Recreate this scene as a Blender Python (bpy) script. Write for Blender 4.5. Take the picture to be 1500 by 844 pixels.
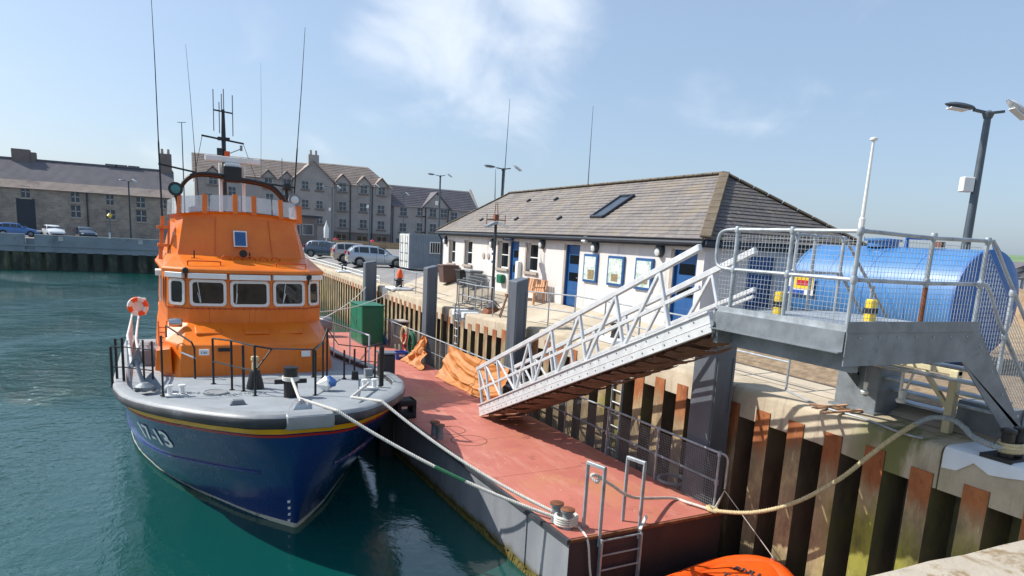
import bpy, bmesh, math, random
from mathutils import Vector, Matrix, noise as mnoise
random.seed(7)
SC = bpy.context.scene
for o in list(bpy.data.objects): bpy.data.objects.remove(o)
COL = SC.collection
R = math.radians
# ------------------------------------------------------------------ survey of the site (metres; X to the sheds, Y along the quay, z=0 shed door sills)
EYE = 2.15; FPX = 1000.0; PPX, PPY = 750.0, 535.0; ROLL = R(3.15); HOR = 182.0
PITCH = math.atan(HOR*math.cos(ROLL)/FPX)
def _cd(x, y):
    u = (x-PPX)/FPX; v = -(y-PPY)/FPX; c, s = math.cos(ROLL), math.sin(ROLL)
    a, b = c*u-s*v, s*u+c*v
    return a, math.cos(PITCH)+b*math.sin(PITCH), -math.sin(PITCH)+b*math.cos(PITCH)
_q = _cd(270, 333); YAW = math.atan2(_q[0], _q[1])
def ray(x, y):
    r, f, u = _cd(x, y); c, s = math.cos(YAW), math.sin(YAW)
    return Vector((c*r-s*f, s*r+c*f, u))
E0 = Vector((0, 0, EYE))
def atz(x, y, z): d = ray(x, y); return E0+d*((z-EYE)/d.z)
def atx(x, y, X): d = ray(x, y); return E0+d*(X/d.x)
def aty(x, y, Y): d = ray(x, y); return E0+d*(Y/d.y)
def over(x, y, P):                      # height seen at a sight line, straight above the ground point P
    d = ray(x, y); return EYE+d.z*math.hypot(P[0], P[1])/math.hypot(d.x, d.y)
# ------------------------------------------------------------------ camera
cam = bpy.data.cameras.new('camera'); co = bpy.data.objects.new('camera', cam); COL.objects.link(co)
fw = ray(PPX, PPY); rt = (ray(PPX+1, PPY)-fw).normalized(); upv = (ray(PPX, PPY-1)-fw).normalized(); fw.normalize()
m = Matrix((rt, upv, -fw)).transposed().to_4x4(); m.translation = E0; co.matrix_world = m
cam.sensor_width = 36; cam.lens = 36*FPX/1500; cam.shift_y = (PPY-422)/1500; cam.clip_end = 20000; cam.clip_start = .05
SC.camera = co
# ------------------------------------------------------------------ sky, sun, exposure
SUN_TO = Vector((-0.86, 0.62, 1.0)).normalized()
el = math.asin(SUN_TO.z); az = math.atan2(SUN_TO.x, SUN_TO.y)
W = bpy.data.worlds.new('World'); SC.world = W; W.use_nodes = True
nt = W.node_tree; N = nt.nodes; L = nt.links; bg = N['Background']
sky = N.new('ShaderNodeTexSky'); sky.sky_type = 'NISHITA'; sky.sun_disc = False
sky.sun_elevation = el; sky.sun_rotation = az; sky.air_density = 1.0; sky.dust_density = 1.8; sky.ozone_density = 3.0
tc = N.new('ShaderNodeTexCoord')
def wn(t, **k):
    n = N.new(t)
    for a, b in k.items(): setattr(n, a, b)
    return n
def wmath(op, a, b=None, clamp=False):
    n = wn('ShaderNodeMath', operation=op, use_clamp=clamp)
    for i, q in enumerate((a, b)):
        if q is None: continue
        if isinstance(q, (int, float)): n.inputs[i].default_value = q
        else: L.new(q, n.inputs[i])
    return n.outputs[0]
# thin clouds drifting all round the sky, one nearer bank with a trailing wisp
cdir = ray(715, 30).normalized(); cdir2 = ray(590, 115).normalized()
def blob(d, a0, a1):
    dp = wn('ShaderNodeVectorMath', operation='DOT_PRODUCT'); L.new(tc.outputs['Generated'], dp.inputs[0]); dp.inputs[1].default_value = d
    mr = wn('ShaderNodeMapRange', interpolation_type='SMOOTHSTEP'); L.new(dp.outputs['Value'], mr.inputs[0])
    mr.inputs[1].default_value = math.cos(R(a1)); mr.inputs[2].default_value = math.cos(R(a0)); return mr.outputs[0]
mp = wn('ShaderNodeMapping'); mp.inputs['Scale'].default_value = (3.2, 3.2, 5.0); L.new(tc.outputs['Generated'], mp.inputs[0])
nz = wn('ShaderNodeTexNoise'); nz.inputs['Scale'].default_value = 1.6; nz.inputs['Detail'].default_value = 7; nz.inputs['Roughness'].default_value = .52; nz.inputs['Distortion'].default_value = .5
L.new(mp.outputs[0], nz.inputs['Vector'])
near = wmath('MAXIMUM', blob(cdir, 1, 11), wmath('MULTIPLY', blob(cdir2, 1, 7), .7))
thr = wmath('ADD', nz.outputs['Fac'], wmath('MULTIPLY', near, .30))
mr = wn('ShaderNodeMapRange', interpolation_type='SMOOTHSTEP'); L.new(thr, mr.inputs[0]); mr.inputs[1].default_value = .56; mr.inputs[2].default_value = 1.0
cov = wmath('MULTIPLY', mr.outputs[0], .72, True)
hz = wn('ShaderNodeMixRGB'); hz.inputs[0].default_value = .52; L.new(sky.outputs[0], hz.inputs[1]); hz.inputs[2].default_value = (2.3, 3.0, 3.95, 1)   # even summer haze over the whole sky
mx = wn('ShaderNodeMixRGB'); L.new(cov, mx.inputs[0]); L.new(hz.outputs[0], mx.inputs[1]); mx.inputs[2].default_value = (5.6, 5.9, 6.3, 1)
L.new(mx.outputs[0], bg.inputs[0]); bg.inputs[1].default_value = 0.15
sl = bpy.data.lights.new('sun', 'SUN'); sl.energy = 4.4; sl.angle = R(.53); sl.color = (1, .95, .86)
so = bpy.data.objects.new('sun', sl); COL.objects.link(so); so.rotation_euler = (-SUN_TO).to_track_quat('-Z', 'Y').to_euler(); so.location = (-20, 20, 40)
SC.view_settings.view_transform = 'Standard'; SC.view_settings.look = 'None'; SC.view_settings.exposure = 0.36; SC.view_settings.gamma = 1
SC.render.engine = 'CYCLES'
# ------------------------------------------------------------------ materials
MAT = {}
def lin(c):
    if isinstance(c, str):
        h = c.lstrip('#'); v = [int(h[i:i+2], 16)/255 for i in (0, 2, 4)]
        return tuple((x/12.92 if x <= .04045 else ((x+.055)/1.055)**2.4) for x in v)
    return c
class NT:
    def __init__(s, name):
        m = bpy.data.materials.new(name); m.use_nodes = True; s.m = m; s.t = m.node_tree; s.b = s.t.nodes['Principled BSDF']; MAT[name] = m
    def n(s, t, **k):
        x = s.t.nodes.new(t)
        for a, b in k.items():
            if a in x.inputs.keys() if isinstance(a, str) else False: x.inputs[a].default_value = b
            else: setattr(x, a, b)
        return x
    def l(s, a, b): s.t.links.new(a, b)
    def coord(s, kind='Object', scale=(1, 1, 1)):
        c = s.n('ShaderNodeTexCoord'); mp = s.n('ShaderNodeMapping'); mp.inputs['Scale'].default_value = scale; s.l(c.outputs[kind], mp.inputs[0]); return mp.outputs[0]
    def geo(s, scale=(1, 1, 1)):
        c = s.n('ShaderNodeNewGeometry'); mp = s.n('ShaderNodeMapping'); mp.inputs['Scale'].default_value = scale; s.l(c.outputs['Position'], mp.inputs[0]); return mp.outputs[0]
    def noise(s, vec, scale, detail=4, rough=.6, dist=0):
        x = s.n('ShaderNodeTexNoise'); x.inputs['Scale'].default_value = scale; x.inputs['Detail'].default_value = detail; x.inputs['Roughness'].default_value = rough; x.inputs['Distortion'].default_value = dist
        s.l(vec, x.inputs['Vector']); return x.outputs['Fac']
    def ramp(s, fac, lo, hi, smooth=True):
        x = s.n('ShaderNodeMapRange', interpolation_type='SMOOTHSTEP' if smooth else 'LINEAR'); s.l(fac, x.inputs[0]); x.inputs[1].default_value = lo; x.inputs[2].default_value = hi; return x.outputs[0]
    def mix(s, fac, a, b, mode='MIX'):
        x = s.n('ShaderNodeMixRGB', blend_type=mode)
        for i, q in ((0, fac), (1, a), (2, b)):
            if isinstance(q, (int, float)): x.inputs[i].default_value = q
            elif isinstance(q, tuple): x.inputs[i].default_value = (*q[:3], 1)
            else: s.l(q, x.inputs[i])
        return x.outputs[0]
    def math(s, op, a, b=0.):
        x = s.n('ShaderNodeMath', operation=op)
        for i, q in ((0, a), (1, b)):
            if isinstance(q, (int, float)): x.inputs[i].default_value = q
            else: s.l(q, x.inputs[i])
        return x.outputs[0]
    def bump(s, h, strength=.3, dist=.01):
        x = s.n('ShaderNodeBump'); x.inputs['Strength'].default_value = strength; x.inputs['Distance'].default_value = dist; s.l(h, x.inputs['Height']); s.l(x.outputs[0], s.b.inputs['Normal'])
    def set(s, col=None, rough=None, metal=None, **k):
        if col is not None:
            if isinstance(col, tuple): s.b.inputs['Base Color'].default_value = (*col[:3], 1)
            else: s.l(col, s.b.inputs['Base Color'])
        if rough is not None:
            if isinstance(rough, (int, float)): s.b.inputs['Roughness'].default_value = rough
            else: s.l(rough, s.b.inputs['Roughness'])
        if metal is not None: s.b.inputs['Metallic'].default_value = metal
        for a, b in k.items(): s.b.inputs[a.replace('_', ' ')].default_value = b
        return s.m
def mk(name, col, rough=.55, metal=0., var=.18, scale=2., bump=0., bscale=30., dirt=None, damt=(.55, .75), dscale=1.5, stretch=(1, 1, 1), coat=0., spec=.5, world=False):
    t = NT(name); c = lin(col); g = t.geo(stretch) if world else t.coord('Object', stretch)
    n1 = t.noise(g, scale, 6, .65)
    a = tuple(x*(1-var) for x in c); b = tuple(min(1, x*(1+var)) for x in c)
    k = t.mix(t.ramp(n1, .3, .7), a, b)
    if dirt: k = t.mix(t.ramp(t.noise(g, dscale, 8, .7, .4), *damt), k, lin(dirt))
    n2 = t.noise(g, scale*4, 5)
    rr = t.math('ADD', t.math('MULTIPLY', n2, .25), max(.02, rough-.12))
    t.set(k, rr, metal); t.b.inputs['Specular IOR Level'].default_value = spec
    if coat: t.b.inputs['Coat Weight'].default_value = coat; t.b.inputs['Coat Roughness'].default_value = .06
    if bump: t.bump(t.noise(g, bscale, 5), bump, .02)
    return t.m
mk('hull_blue', '#123272', .25, var=.10, scale=.8, coat=.7, dirt='#1c3670', damt=(.62, .85), dscale=1.2, stretch=(1, 1, .35))
mk('belt_black', '#3b3d42', .6, var=.2, dirt='#6d7178', damt=(.5, .8), dscale=2, bump=.15)
mk('pad_grey', '#8f9396', .45, var=.12, dirt='#7d8185')
mk('yellow_paint', '#e2a80c', .4, var=.1)
mk('red_paint', '#b5211b', .4, var=.1)
mk('white_paint', '#e6e6e2', .4, var=.06, dirt='#b9b6ac', damt=(.6, .85))
mk('number_white', '#fbfbfb', .5, var=.02)
mk('boot_white', '#cfcfc0', .5, var=.15, dirt='#77805a', damt=(.5, .75), dscale=3)
mk('deck_grey', '#8f969c', .75, var=.10, scale=1.5, bump=.35, bscale=90, dirt='#7f858b', damt=(.55, .8), dscale=1.1)
t = NT('orange_paint'); g = t.coord(); c1, c2 = lin('#d96a10'), lin('#e67a19')
k = t.mix(t.ramp(t.noise(g, 1.1, 5), .3, .7), c1, c2); k = t.mix(t.math('MULTIPLY', t.ramp(t.noise(t.coord('Object', (7, 7, .35)), 1.6, 6, .7), .55, .75), .35), k, lin('#b4560f'))
k = t.mix(t.math('MULTIPLY', t.ramp(t.noise(t.coord('Object', (5, 5, .25)), 2.3, 6, .7), .58, .75), .3), k, lin('#f0a565')); k = t.mix(t.math('MULTIPLY', t.ramp(t.noise(g, 9, 6, .7), .62, .72), .35), k, lin('#a34d14'))
t.set(k, t.math('ADD', t.math('MULTIPLY', t.noise(g, 6, 4), .3), .28)); t.b.inputs['Coat Weight'].default_value = .15; t.bump(t.noise(g, 3, 4), .06, .02)
mk('orange_dark', '#c84e08', .5, var=.08)
mk('black_paint', '#17181b', .42, var=.2, dirt='#3c3d40', damt=(.62, .85), dscale=4)
mk('black_rubber', '#1d1e20', .75, var=.2, dirt='#4b4c4c', damt=(.6, .85), dscale=3, bump=.2)
mk('window_frame', '#dcd9d4', .4, var=.06)
mk('grey_plastic', '#7e848a', .5)
mk('steel_bright', '#b8bcc0', .3, metal=.9, var=.1)
mk('galvanised', '#a4abb1', .5, metal=.35, var=.2, scale=5, dirt='#6e757b', damt=(.5, .8), dscale=4)
mk('galv_dark', '#7b8288', .55, metal=.25, var=.2, scale=3, dirt='#62696f', damt=(.5, .75), dscale=2, bump=.08)
mk('aluminium', '#cfd1d3', .45, metal=.15, var=.1, scale=4, dirt='#8f9295', damt=(.58, .8), dscale=5)
mk('rusty_steel', '#7a4a30', .8, var=.35, scale=6, dirt='#4a3024', bump=.3, bscale=20)
mk('pile_grey', '#5f6770', .55, metal=.1, var=.15, scale=1.5, dirt='#474d55', damt=(.5, .8), dscale=1, stretch=(1, 1, .3))
mk('pile_black', '#23262b', .55, var=.2, dirt='#3b3f45', damt=(.5, .8))
mk('timber', '#6b5747', .85, var=.3, scale=5, stretch=(1, 6, 1), bump=.3)
mk('pale_timber', '#c99a76', .75, var=.15, scale=4)
mk('rope_white', '#cfccc4', .9, var=.12, scale=20, dirt='#a5a294')
mk('rope_tan', '#c2b28c', .9, var=.15, scale=20, dirt='#8f8663')
mk('rope_green', '#2f6b4e', .9, var=.2)
mk('rope_grey', '#9aa0a0', .9, var=.15, scale=20)
mk('white_wall', '#d6d3d1', .9, var=.05, scale=2, bump=.5, bscale=60, dirt='#b9b2a6', damt=(.52, .72), dscale=1.1, stretch=(1.6, 1.6, .35))
mk('stone_sill', '#a79c92', .85, var=.12, scale=6, bump=.2)
mk('blue_door', '#28568c', .4, var=.1, coat=.2)
mk('dark_fascia', '#2a323d', .5, var=.12)
mk('roof_lead', '#6d665c', .8, var=.2, dirt='#8a7a4a', damt=(.5, .7), dscale=2)
mk('roof_moss', '#6f6353', .9, var=.2, scale=4, dirt='#7c6a3c', damt=(.55, .75), dscale=1.2, bump=.3)
mk('lamp_metal', '#59636b', .5, metal=.4, var=.12)
mk('lamp_dark', '#3b4248', .5, metal=.3, var=.12)
mk('lamp_glass', '#d5d8d8', .25, var=.03)
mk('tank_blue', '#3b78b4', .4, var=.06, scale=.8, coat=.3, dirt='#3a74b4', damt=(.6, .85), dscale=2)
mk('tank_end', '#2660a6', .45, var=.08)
mk('concrete', '#aaa08f', .88, var=.14, scale=1.3, bump=.35, bscale=25, dirt='#857c6d', damt=(.52, .75), dscale=.6, world=True)
mk('concrete_pale', '#b3a897', .9, var=.12, scale=2, bump=.35, bscale=30, dirt='#8a7656', damt=(.50, .62), dscale=2.6, world=True)
mk('cream_paint', '#d2c6a2', .5, var=.08, dirt='#a8956a', damt=(.6, .8), dscale=5)
mk('concrete_dark', '#6a6f74', .85, var=.15, dirt='#565a5e', bump=.2)
mk('white_coating', '#d8dee4', .7, var=.05, dirt='#a3a6a6', damt=(.6, .75), dscale=3, bump=.2)
mk('green_cabinet', '#14694c', .45, var=.08, coat=.1, dirt='#1f5a48', damt=(.6, .85))
mk('blue_tarp', '#3f6fb0', .6, var=.12)
mk('orange_tarp', '#c07c3e', .6, var=.15, scale=3, dirt='#a9642f', damt=(.55, .8), dscale=2)
mk('blue_plastic', '#1f4fa8', .4)
mk('red_plastic', '#b3202c', .45)
mk('brown_plastic', '#5a4540', .55)
mk('grey_barrier', '#6f757b', .6, metal=.3)
mk('inflatable_orange', '#ec5a14', .5, var=.06, dirt='#d24e10', damt=(.6, .85))
mk('tyre', '#151516', .85, var=.1)
mk('rim', '#8d9195', .35, metal=.7)
mk('car_silver', '#aab4be', .3, metal=.5, var=.03, coat=.8)
mk('car_beige', '#b3aba6', .3, metal=.5, var=.03, coat=.8)
mk('car_blue', '#3a4a5c', .3, metal=.5, var=.03, coat=.8)
mk('car_white', '#d2d6d8', .35, var=.03, coat=.6)
mk('car_mid', '#3f6ea8', .3, metal=.3, var=.03, coat=.8)
mk('car_trim', '#202225', .5)
mk('lamp_red', '#a51f22', .25)
mk('container_white', '#d8d8d4', .5, var=.06, dirt='#a78f76', damt=(.62, .8), dscale=2)
mk('container_grey', '#7f8992', .5, var=.08, dirt='#6d757c')
mk('flat_render', '#a49d98', .92, var=.08, scale=.6, bump=.1, world=True, dirt='#857d78', damt=(.5, .8), dscale=.15)
mk('flat_stone', '#7a6f6a', .92, var=.12, scale=.8, world=True)
mk('far_roof', '#9a8d84', .9, var=.12, scale=.7, dirt='#776c66', damt=(.5, .75), dscale=.5, world=True)
mk('far_roof_dark', '#6e6b70', .9, var=.12, scale=.7, world=True)
mk('far_frame', '#b8b6b2', .6)
mk('hill_green', '#6f8a62', .95, var=.15, scale=.01, world=True)
mk('sand', '#a88c6c', .95, var=.2, scale=1.2, bump=.4, bscale=8, world=True, dirt='#8a7258')
mk('notice_paper', '#c9d4cf', .5, var=.1, scale=9, dirt='#8fae9c', damt=(.5, .6), dscale=6)
mk('notice_print', '#8a7a5a', .6, var=.3, scale=14)
mk('sign_yellow', '#e8c32a', .4, var=.05)
mk('algae', '#5f5522', .9, var=.35, scale=12, bump=.6, dirt='#3a3614')
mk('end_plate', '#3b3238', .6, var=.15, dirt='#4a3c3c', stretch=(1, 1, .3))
mk('pile_recess', '#50463a', .75, var=.35, scale=2, dirt='#615c3a', damt=(.45, .65), dscale=1.5, world=True, stretch=(1, 1, .4), bump=.2)  # darker brown for webs and in-pans than the out-pan faces, greenish blotches
# glass
t = NT('dark_glass'); t.set(lin('#14181c'), .04, 0); t.b.inputs['Specular IOR Level'].default_value = .5
t = NT('far_glass'); t.set(lin('#3d4650'), .12, 0); t.b.inputs['Specular IOR Level'].default_value = .6
t = NT('car_glass'); t.set(lin('#222b33'), .05, 0); t.b.inputs['Specular IOR Level'].default_value = .9
t = NT('clear_glass'); t.set(lin('#d8dee2'), .12, 0); t.b.inputs['Alpha'].default_value = .38
t = NT('teal_lens'); t.set(lin('#3f7f80'), .12, 0)
# sunlit spray screen, worn red deck paint
t = NT('deck_red'); g = t.geo()
k = t.mix(t.ramp(t.noise(g, .7, 6, .6), .3, .7), lin('#b2675a'), lin('#bf7566'))
k = t.mix(t.math('MULTIPLY', t.ramp(t.noise(g, .45, 7, .65, .6), .5, .68), .75), k, lin('#b98059'))
k = t.mix(t.math('MULTIPLY', t.ramp(t.noise(g, 2.2, 8, .7, .8), .58, .72), .35), k, lin('#93564b'))
k = t.mix(t.math('MULTIPLY', t.ramp(t.noise(t.geo((2.2, .5, 1)), 1.3, 7, .7, .4), .5, .7), .45), k, lin('#d09a86'))
k = t.mix(t.math('MULTIPLY', t.ramp(t.noise(g, 1.1, 9, .75, 1.2), .60, .66), .55), k, lin('#7d4a3c'))
k = t.mix(t.ramp(t.noise(g, 11, 3, .5), .73, .76), k, lin('#dcc6b6')); k = t.mix(t.ramp(t.noise(t.geo((1, 1, 1)), 7.3, 4, .5), .73, .75), k, lin('#6b4030'))
t.set(k, t.math('ADD', t.math('MULTIPLY', t.noise(g, 5, 4), .25), .55)); t.bump(t.noise(g, 60, 4), .25, .01)
# pontoon side: grey paint, weed at the waterline
t = NT('pontoon_side'); g = t.geo(); sp = t.n('ShaderNodeSeparateXYZ'); t.l(g, sp.inputs[0])
k = t.mix(t.ramp(t.noise(t.geo((1, 1, .3)), 1.1, 7, .65), .35, .7), lin('#7d8188'), lin('#8f9297'))
k = t.mix(t.ramp(t.noise(t.geo((1, 1, .25)), 2.5, 7, .7), .62, .8), k, lin('#8b7d68'))
wz = t.math('ADD', sp.outputs[2], t.math('MULTIPLY', t.noise(g, 3, 5), .35))
k = t.mix(t.ramp(wz, -3.42, -3.62), k, lin('#57501c')); t.set(k, .6); t.bump(t.noise(g, 12, 4), .15, .02)
# water
t = NT('water'); g = t.geo(); n1 = t.noise(t.geo((1, 1.3, 1)), .9, 4, .55, .4); n2 = t.noise(t.geo((1.2, .8, 1)), 5., 4, .6, .3)
t.set(lin('#094541'), .06, 0); t.b.inputs['IOR'].default_value = 1.6; t.b.inputs['Specular IOR Level'].default_value = .6
h = t.math('ADD', t.math('MULTIPLY', n1, .7), t.math('MULTIPLY', n2, .3)); am = t.math('ADD', t.math('MULTIPLY', t.ramp(t.noise(t.geo((1, .7, 1)), .09, 3, .5, .5), .42, .6), .8), .22)
lf = t.n('ShaderNodeSeparateXYZ'); t.l(t.geo(), lf.inputs[0]); am = t.math('MULTIPLY', am, t.math('ADD', t.math('MULTIPLY', t.ramp(lf.outputs[0], .5, -4.), 2.4), .3))
t.bump(t.math('MULTIPLY', h, am), 1., .22)
# sheet piling: rust above, dark tide band, weed low down
t = NT('sheet_pile'); g = t.geo((1, 1, .5)); gp = t.n('ShaderNodeNewGeometry'); sp = t.n('ShaderNodeSeparateXYZ'); t.l(gp.outputs['Position'], sp.inputs[0])
oi = t.n('ShaderNodeObjectInfo')
k = t.mix(t.ramp(t.noise(g, 2.2, 7, .7), .3, .72), lin('#854a28'), lin('#ad6c3f'))
k = t.mix(t.ramp(t.noise(g, 6, 6, .7), .55, .75), k, lin('#5e3722'))
zz = t.math('ADD', sp.outputs[2], t.math('ADD', t.math('MULTIPLY', t.noise(t.geo((2, 2, .8)), 1.4, 6, .7), 1.1), t.math('MULTIPLY', oi.outputs['Random'], .4)))
tide = t.mix(t.ramp(t.noise(g, 3, 7, .7), .35, .7), lin('#7f6f56'), lin('#b39d78'))
k = t.mix(t.ramp(zz, -.25, -.75), k, tide)
yy = t.ramp(sp.outputs[1], 7.7, 7.0)
weed = t.mix(t.ramp(t.noise(g, 2.5, 6, .7), .35, .65), lin('#5f5c26'), lin('#918e34'))
k = t.mix(t.math('MULTIPLY', t.ramp(zz, -.6, -1.3), t.math('MAXIMUM', t.math('MULTIPLY', yy, .9), t.ramp(t.noise(t.geo((1, .6, .5)), .9, 3), .56, .72))), k, weed)
k = t.mix(t.math('MULTIPLY', t.ramp(zz, -2.3, -2.9), .7), k, lin('#4a4826'))
k = t.mix(t.ramp(t.noise(t.geo((9, 9, 1.2)), 1.6, 6, .75), .62, .72), k, lin('#c9c4b0'))
t.set(k, .8); t.bump(t.noise(g, 14, 5), .4, .02)
# cope concrete with drip stains
t = NT('cope_concrete'); g = t.geo(); sp = t.n('ShaderNodeSeparateXYZ'); t.l(g, sp.inputs[0])
k = t.mix(t.ramp(t.noise(g, 1.1, 7, .65), .3, .7), lin('#a79a85'), lin('#c4b7a1'))
st = t.noise(t.geo((4, 6, .35)), 1.2, 6, .7)
k = t.mix(t.math('MULTIPLY', t.ramp(st, .55, .72), .55), k, lin('#6e6453'))
k = t.mix(t.math('MULTIPLY', t.ramp(t.noise(t.geo((3, 9, .3)), 1.5, 5, .7), .62, .74), .6), k, lin('#8a6a48'))
gr = t.math('MULTIPLY', t.ramp(sp.outputs[1], 7.6, 6.6), t.ramp(sp.outputs[1], 5.4, 6.0))
k = t.mix(t.math('MULTIPLY', gr, t.ramp(t.noise(t.geo((1, 2, .6)), 1.5, 5), .35, .6)), k, lin('#76784c'))
t.set(k, .9); t.bump(t.noise(g, 22, 6), .45, .02)
# quay surface: worn concrete near the edge, tarmac further in
t = NT('quay_surface'); g = t.geo(); sp = t.n('ShaderNodeSeparateXYZ'); t.l(g, sp.inputs[0])
con = t.mix(t.ramp(t.noise(g, .6, 7, .65), .3, .7), lin('#a89c8a'), lin('#c0b4a1'))
con = t.mix(t.math('MULTIPLY', t.ramp(t.noise(g, 1.6, 8, .7, .5), .55, .72), .5), con, lin('#857a69'))
tar = t.mix(t.ramp(t.noise(g, .35, 7, .65), .3, .7), lin('#767576'), lin('#8c8a88'))
tar = t.mix(t.ramp(t.noise(g, 9, 4, .7), .62, .75), tar, lin('#9a968f'))
brn = t.mix(t.ramp(t.noise(g, 6, 5, .7), .4, .65), lin('#7d6a55'), lin('#9a866c'))
f1 = t.ramp(sp.outputs[1], 36.5, 37.0); k = t.mix(f1, con, tar)
f2 = t.math('MULTIPLY', t.ramp(sp.outputs[0], 11.0, 11.05), t.ramp(sp.outputs[1], 13.6, 13.5)); k = t.mix(f2, k, brn)
sd = t.mix(t.ramp(t.noise(g, .5, 6, .7), .35, .7), lin('#97805f'), lin('#b49a78'))
k = t.mix(t.math('MULTIPLY', t.ramp(sp.outputs[0], 19, 22), t.ramp(sp.outputs[1], 36, 32)), k, sd)
t.set(k, .92); t.bump(t.noise(g, 40, 6), .3, .01)
# roof slates
def slate(name, c1, c2, moss):
    t = NT(name); g = t.coord('Object'); oi = t.n('ShaderNodeObjectInfo')
    br = t.n('ShaderNodeTexBrick'); br.offset = .5; t.l(t.coord('UV'), br.inputs['Vector']); br.inputs['Scale'].default_value = 1; br.inputs['Mortar Size'].default_value = .012
    br.inputs['Brick Width'].default_value = .38; br.inputs['Row Height'].default_value = 1.0
    br.inputs['Color1'].default_value = (*lin(c1), 1); br.inputs['Color2'].default_value = (*lin(c2), 1); br.inputs['Mortar'].default_value = (*[x*.45 for x in lin(c1)], 1)
    k = t.mix(t.ramp(t.noise(t.geo(), 1.3, 7, .7), .45, .7), br.outputs['Color'], lin(moss)); k = t.mix(.25, br.outputs['Color'], k) if False else k
    k = t.mix(t.math('MULTIPLY', t.ramp(t.noise(t.geo((3, 3, 1)), 2.5, 6, .7), .5, .7), .5), k, lin('#a39d95')); k = t.mix(t.math('MULTIPLY', t.ramp(t.noise(t.geo((1, 1, .6)), .8, 7, .75, .6), .5, .66), .5), k, lin('#5d5856'))
    t.set(k, .72); t.bump(t.noise(t.geo(), 30, 5), .3, .01)
slate('slates', '#757070', '#8a837d', '#877c6c'); slate('slates_shaded', '#5b5759', '#67615f', '#6e6650')  # hip end gets a copy of the slates with its shade put into the colour
# rubble stone of the warehouse, its tones lightened to stand for distance haze
t = NT('rubble_stone'); br = t.n('ShaderNodeTexBrick'); cc = t.coord('UV'); t.l(cc, br.inputs['Vector']); br.inputs['Scale'].default_value = 1; br.inputs['Brick Width'].default_value = .62; br.inputs['Row Height'].default_value = .3
br.inputs['Mortar Size'].default_value = .03; br.inputs['Color1'].default_value = (*lin('#8d837b'), 1); br.inputs['Color2'].default_value = (*lin('#a89c8d'), 1); br.inputs['Mortar'].default_value = (*lin('#a39a8c'), 1)
k = t.mix(t.ramp(t.noise(t.geo(), .5, 8, .7), .4, .7), br.outputs['Color'], lin('#7d756f')); t.set(k, .92)
# far quay wall: concrete band
mk('far_wall', '#8b949a', .9, var=.12, scale=.5, dirt='#5f686c', damt=(.5, .75), dscale=.4, world=True)
mk('far_pile', '#3c4038', .85, var=.35, scale=.8, dirt='#6c7058', damt=(.5, .7), dscale=.5, world=True, stretch=(1, 1, .4))
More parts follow.
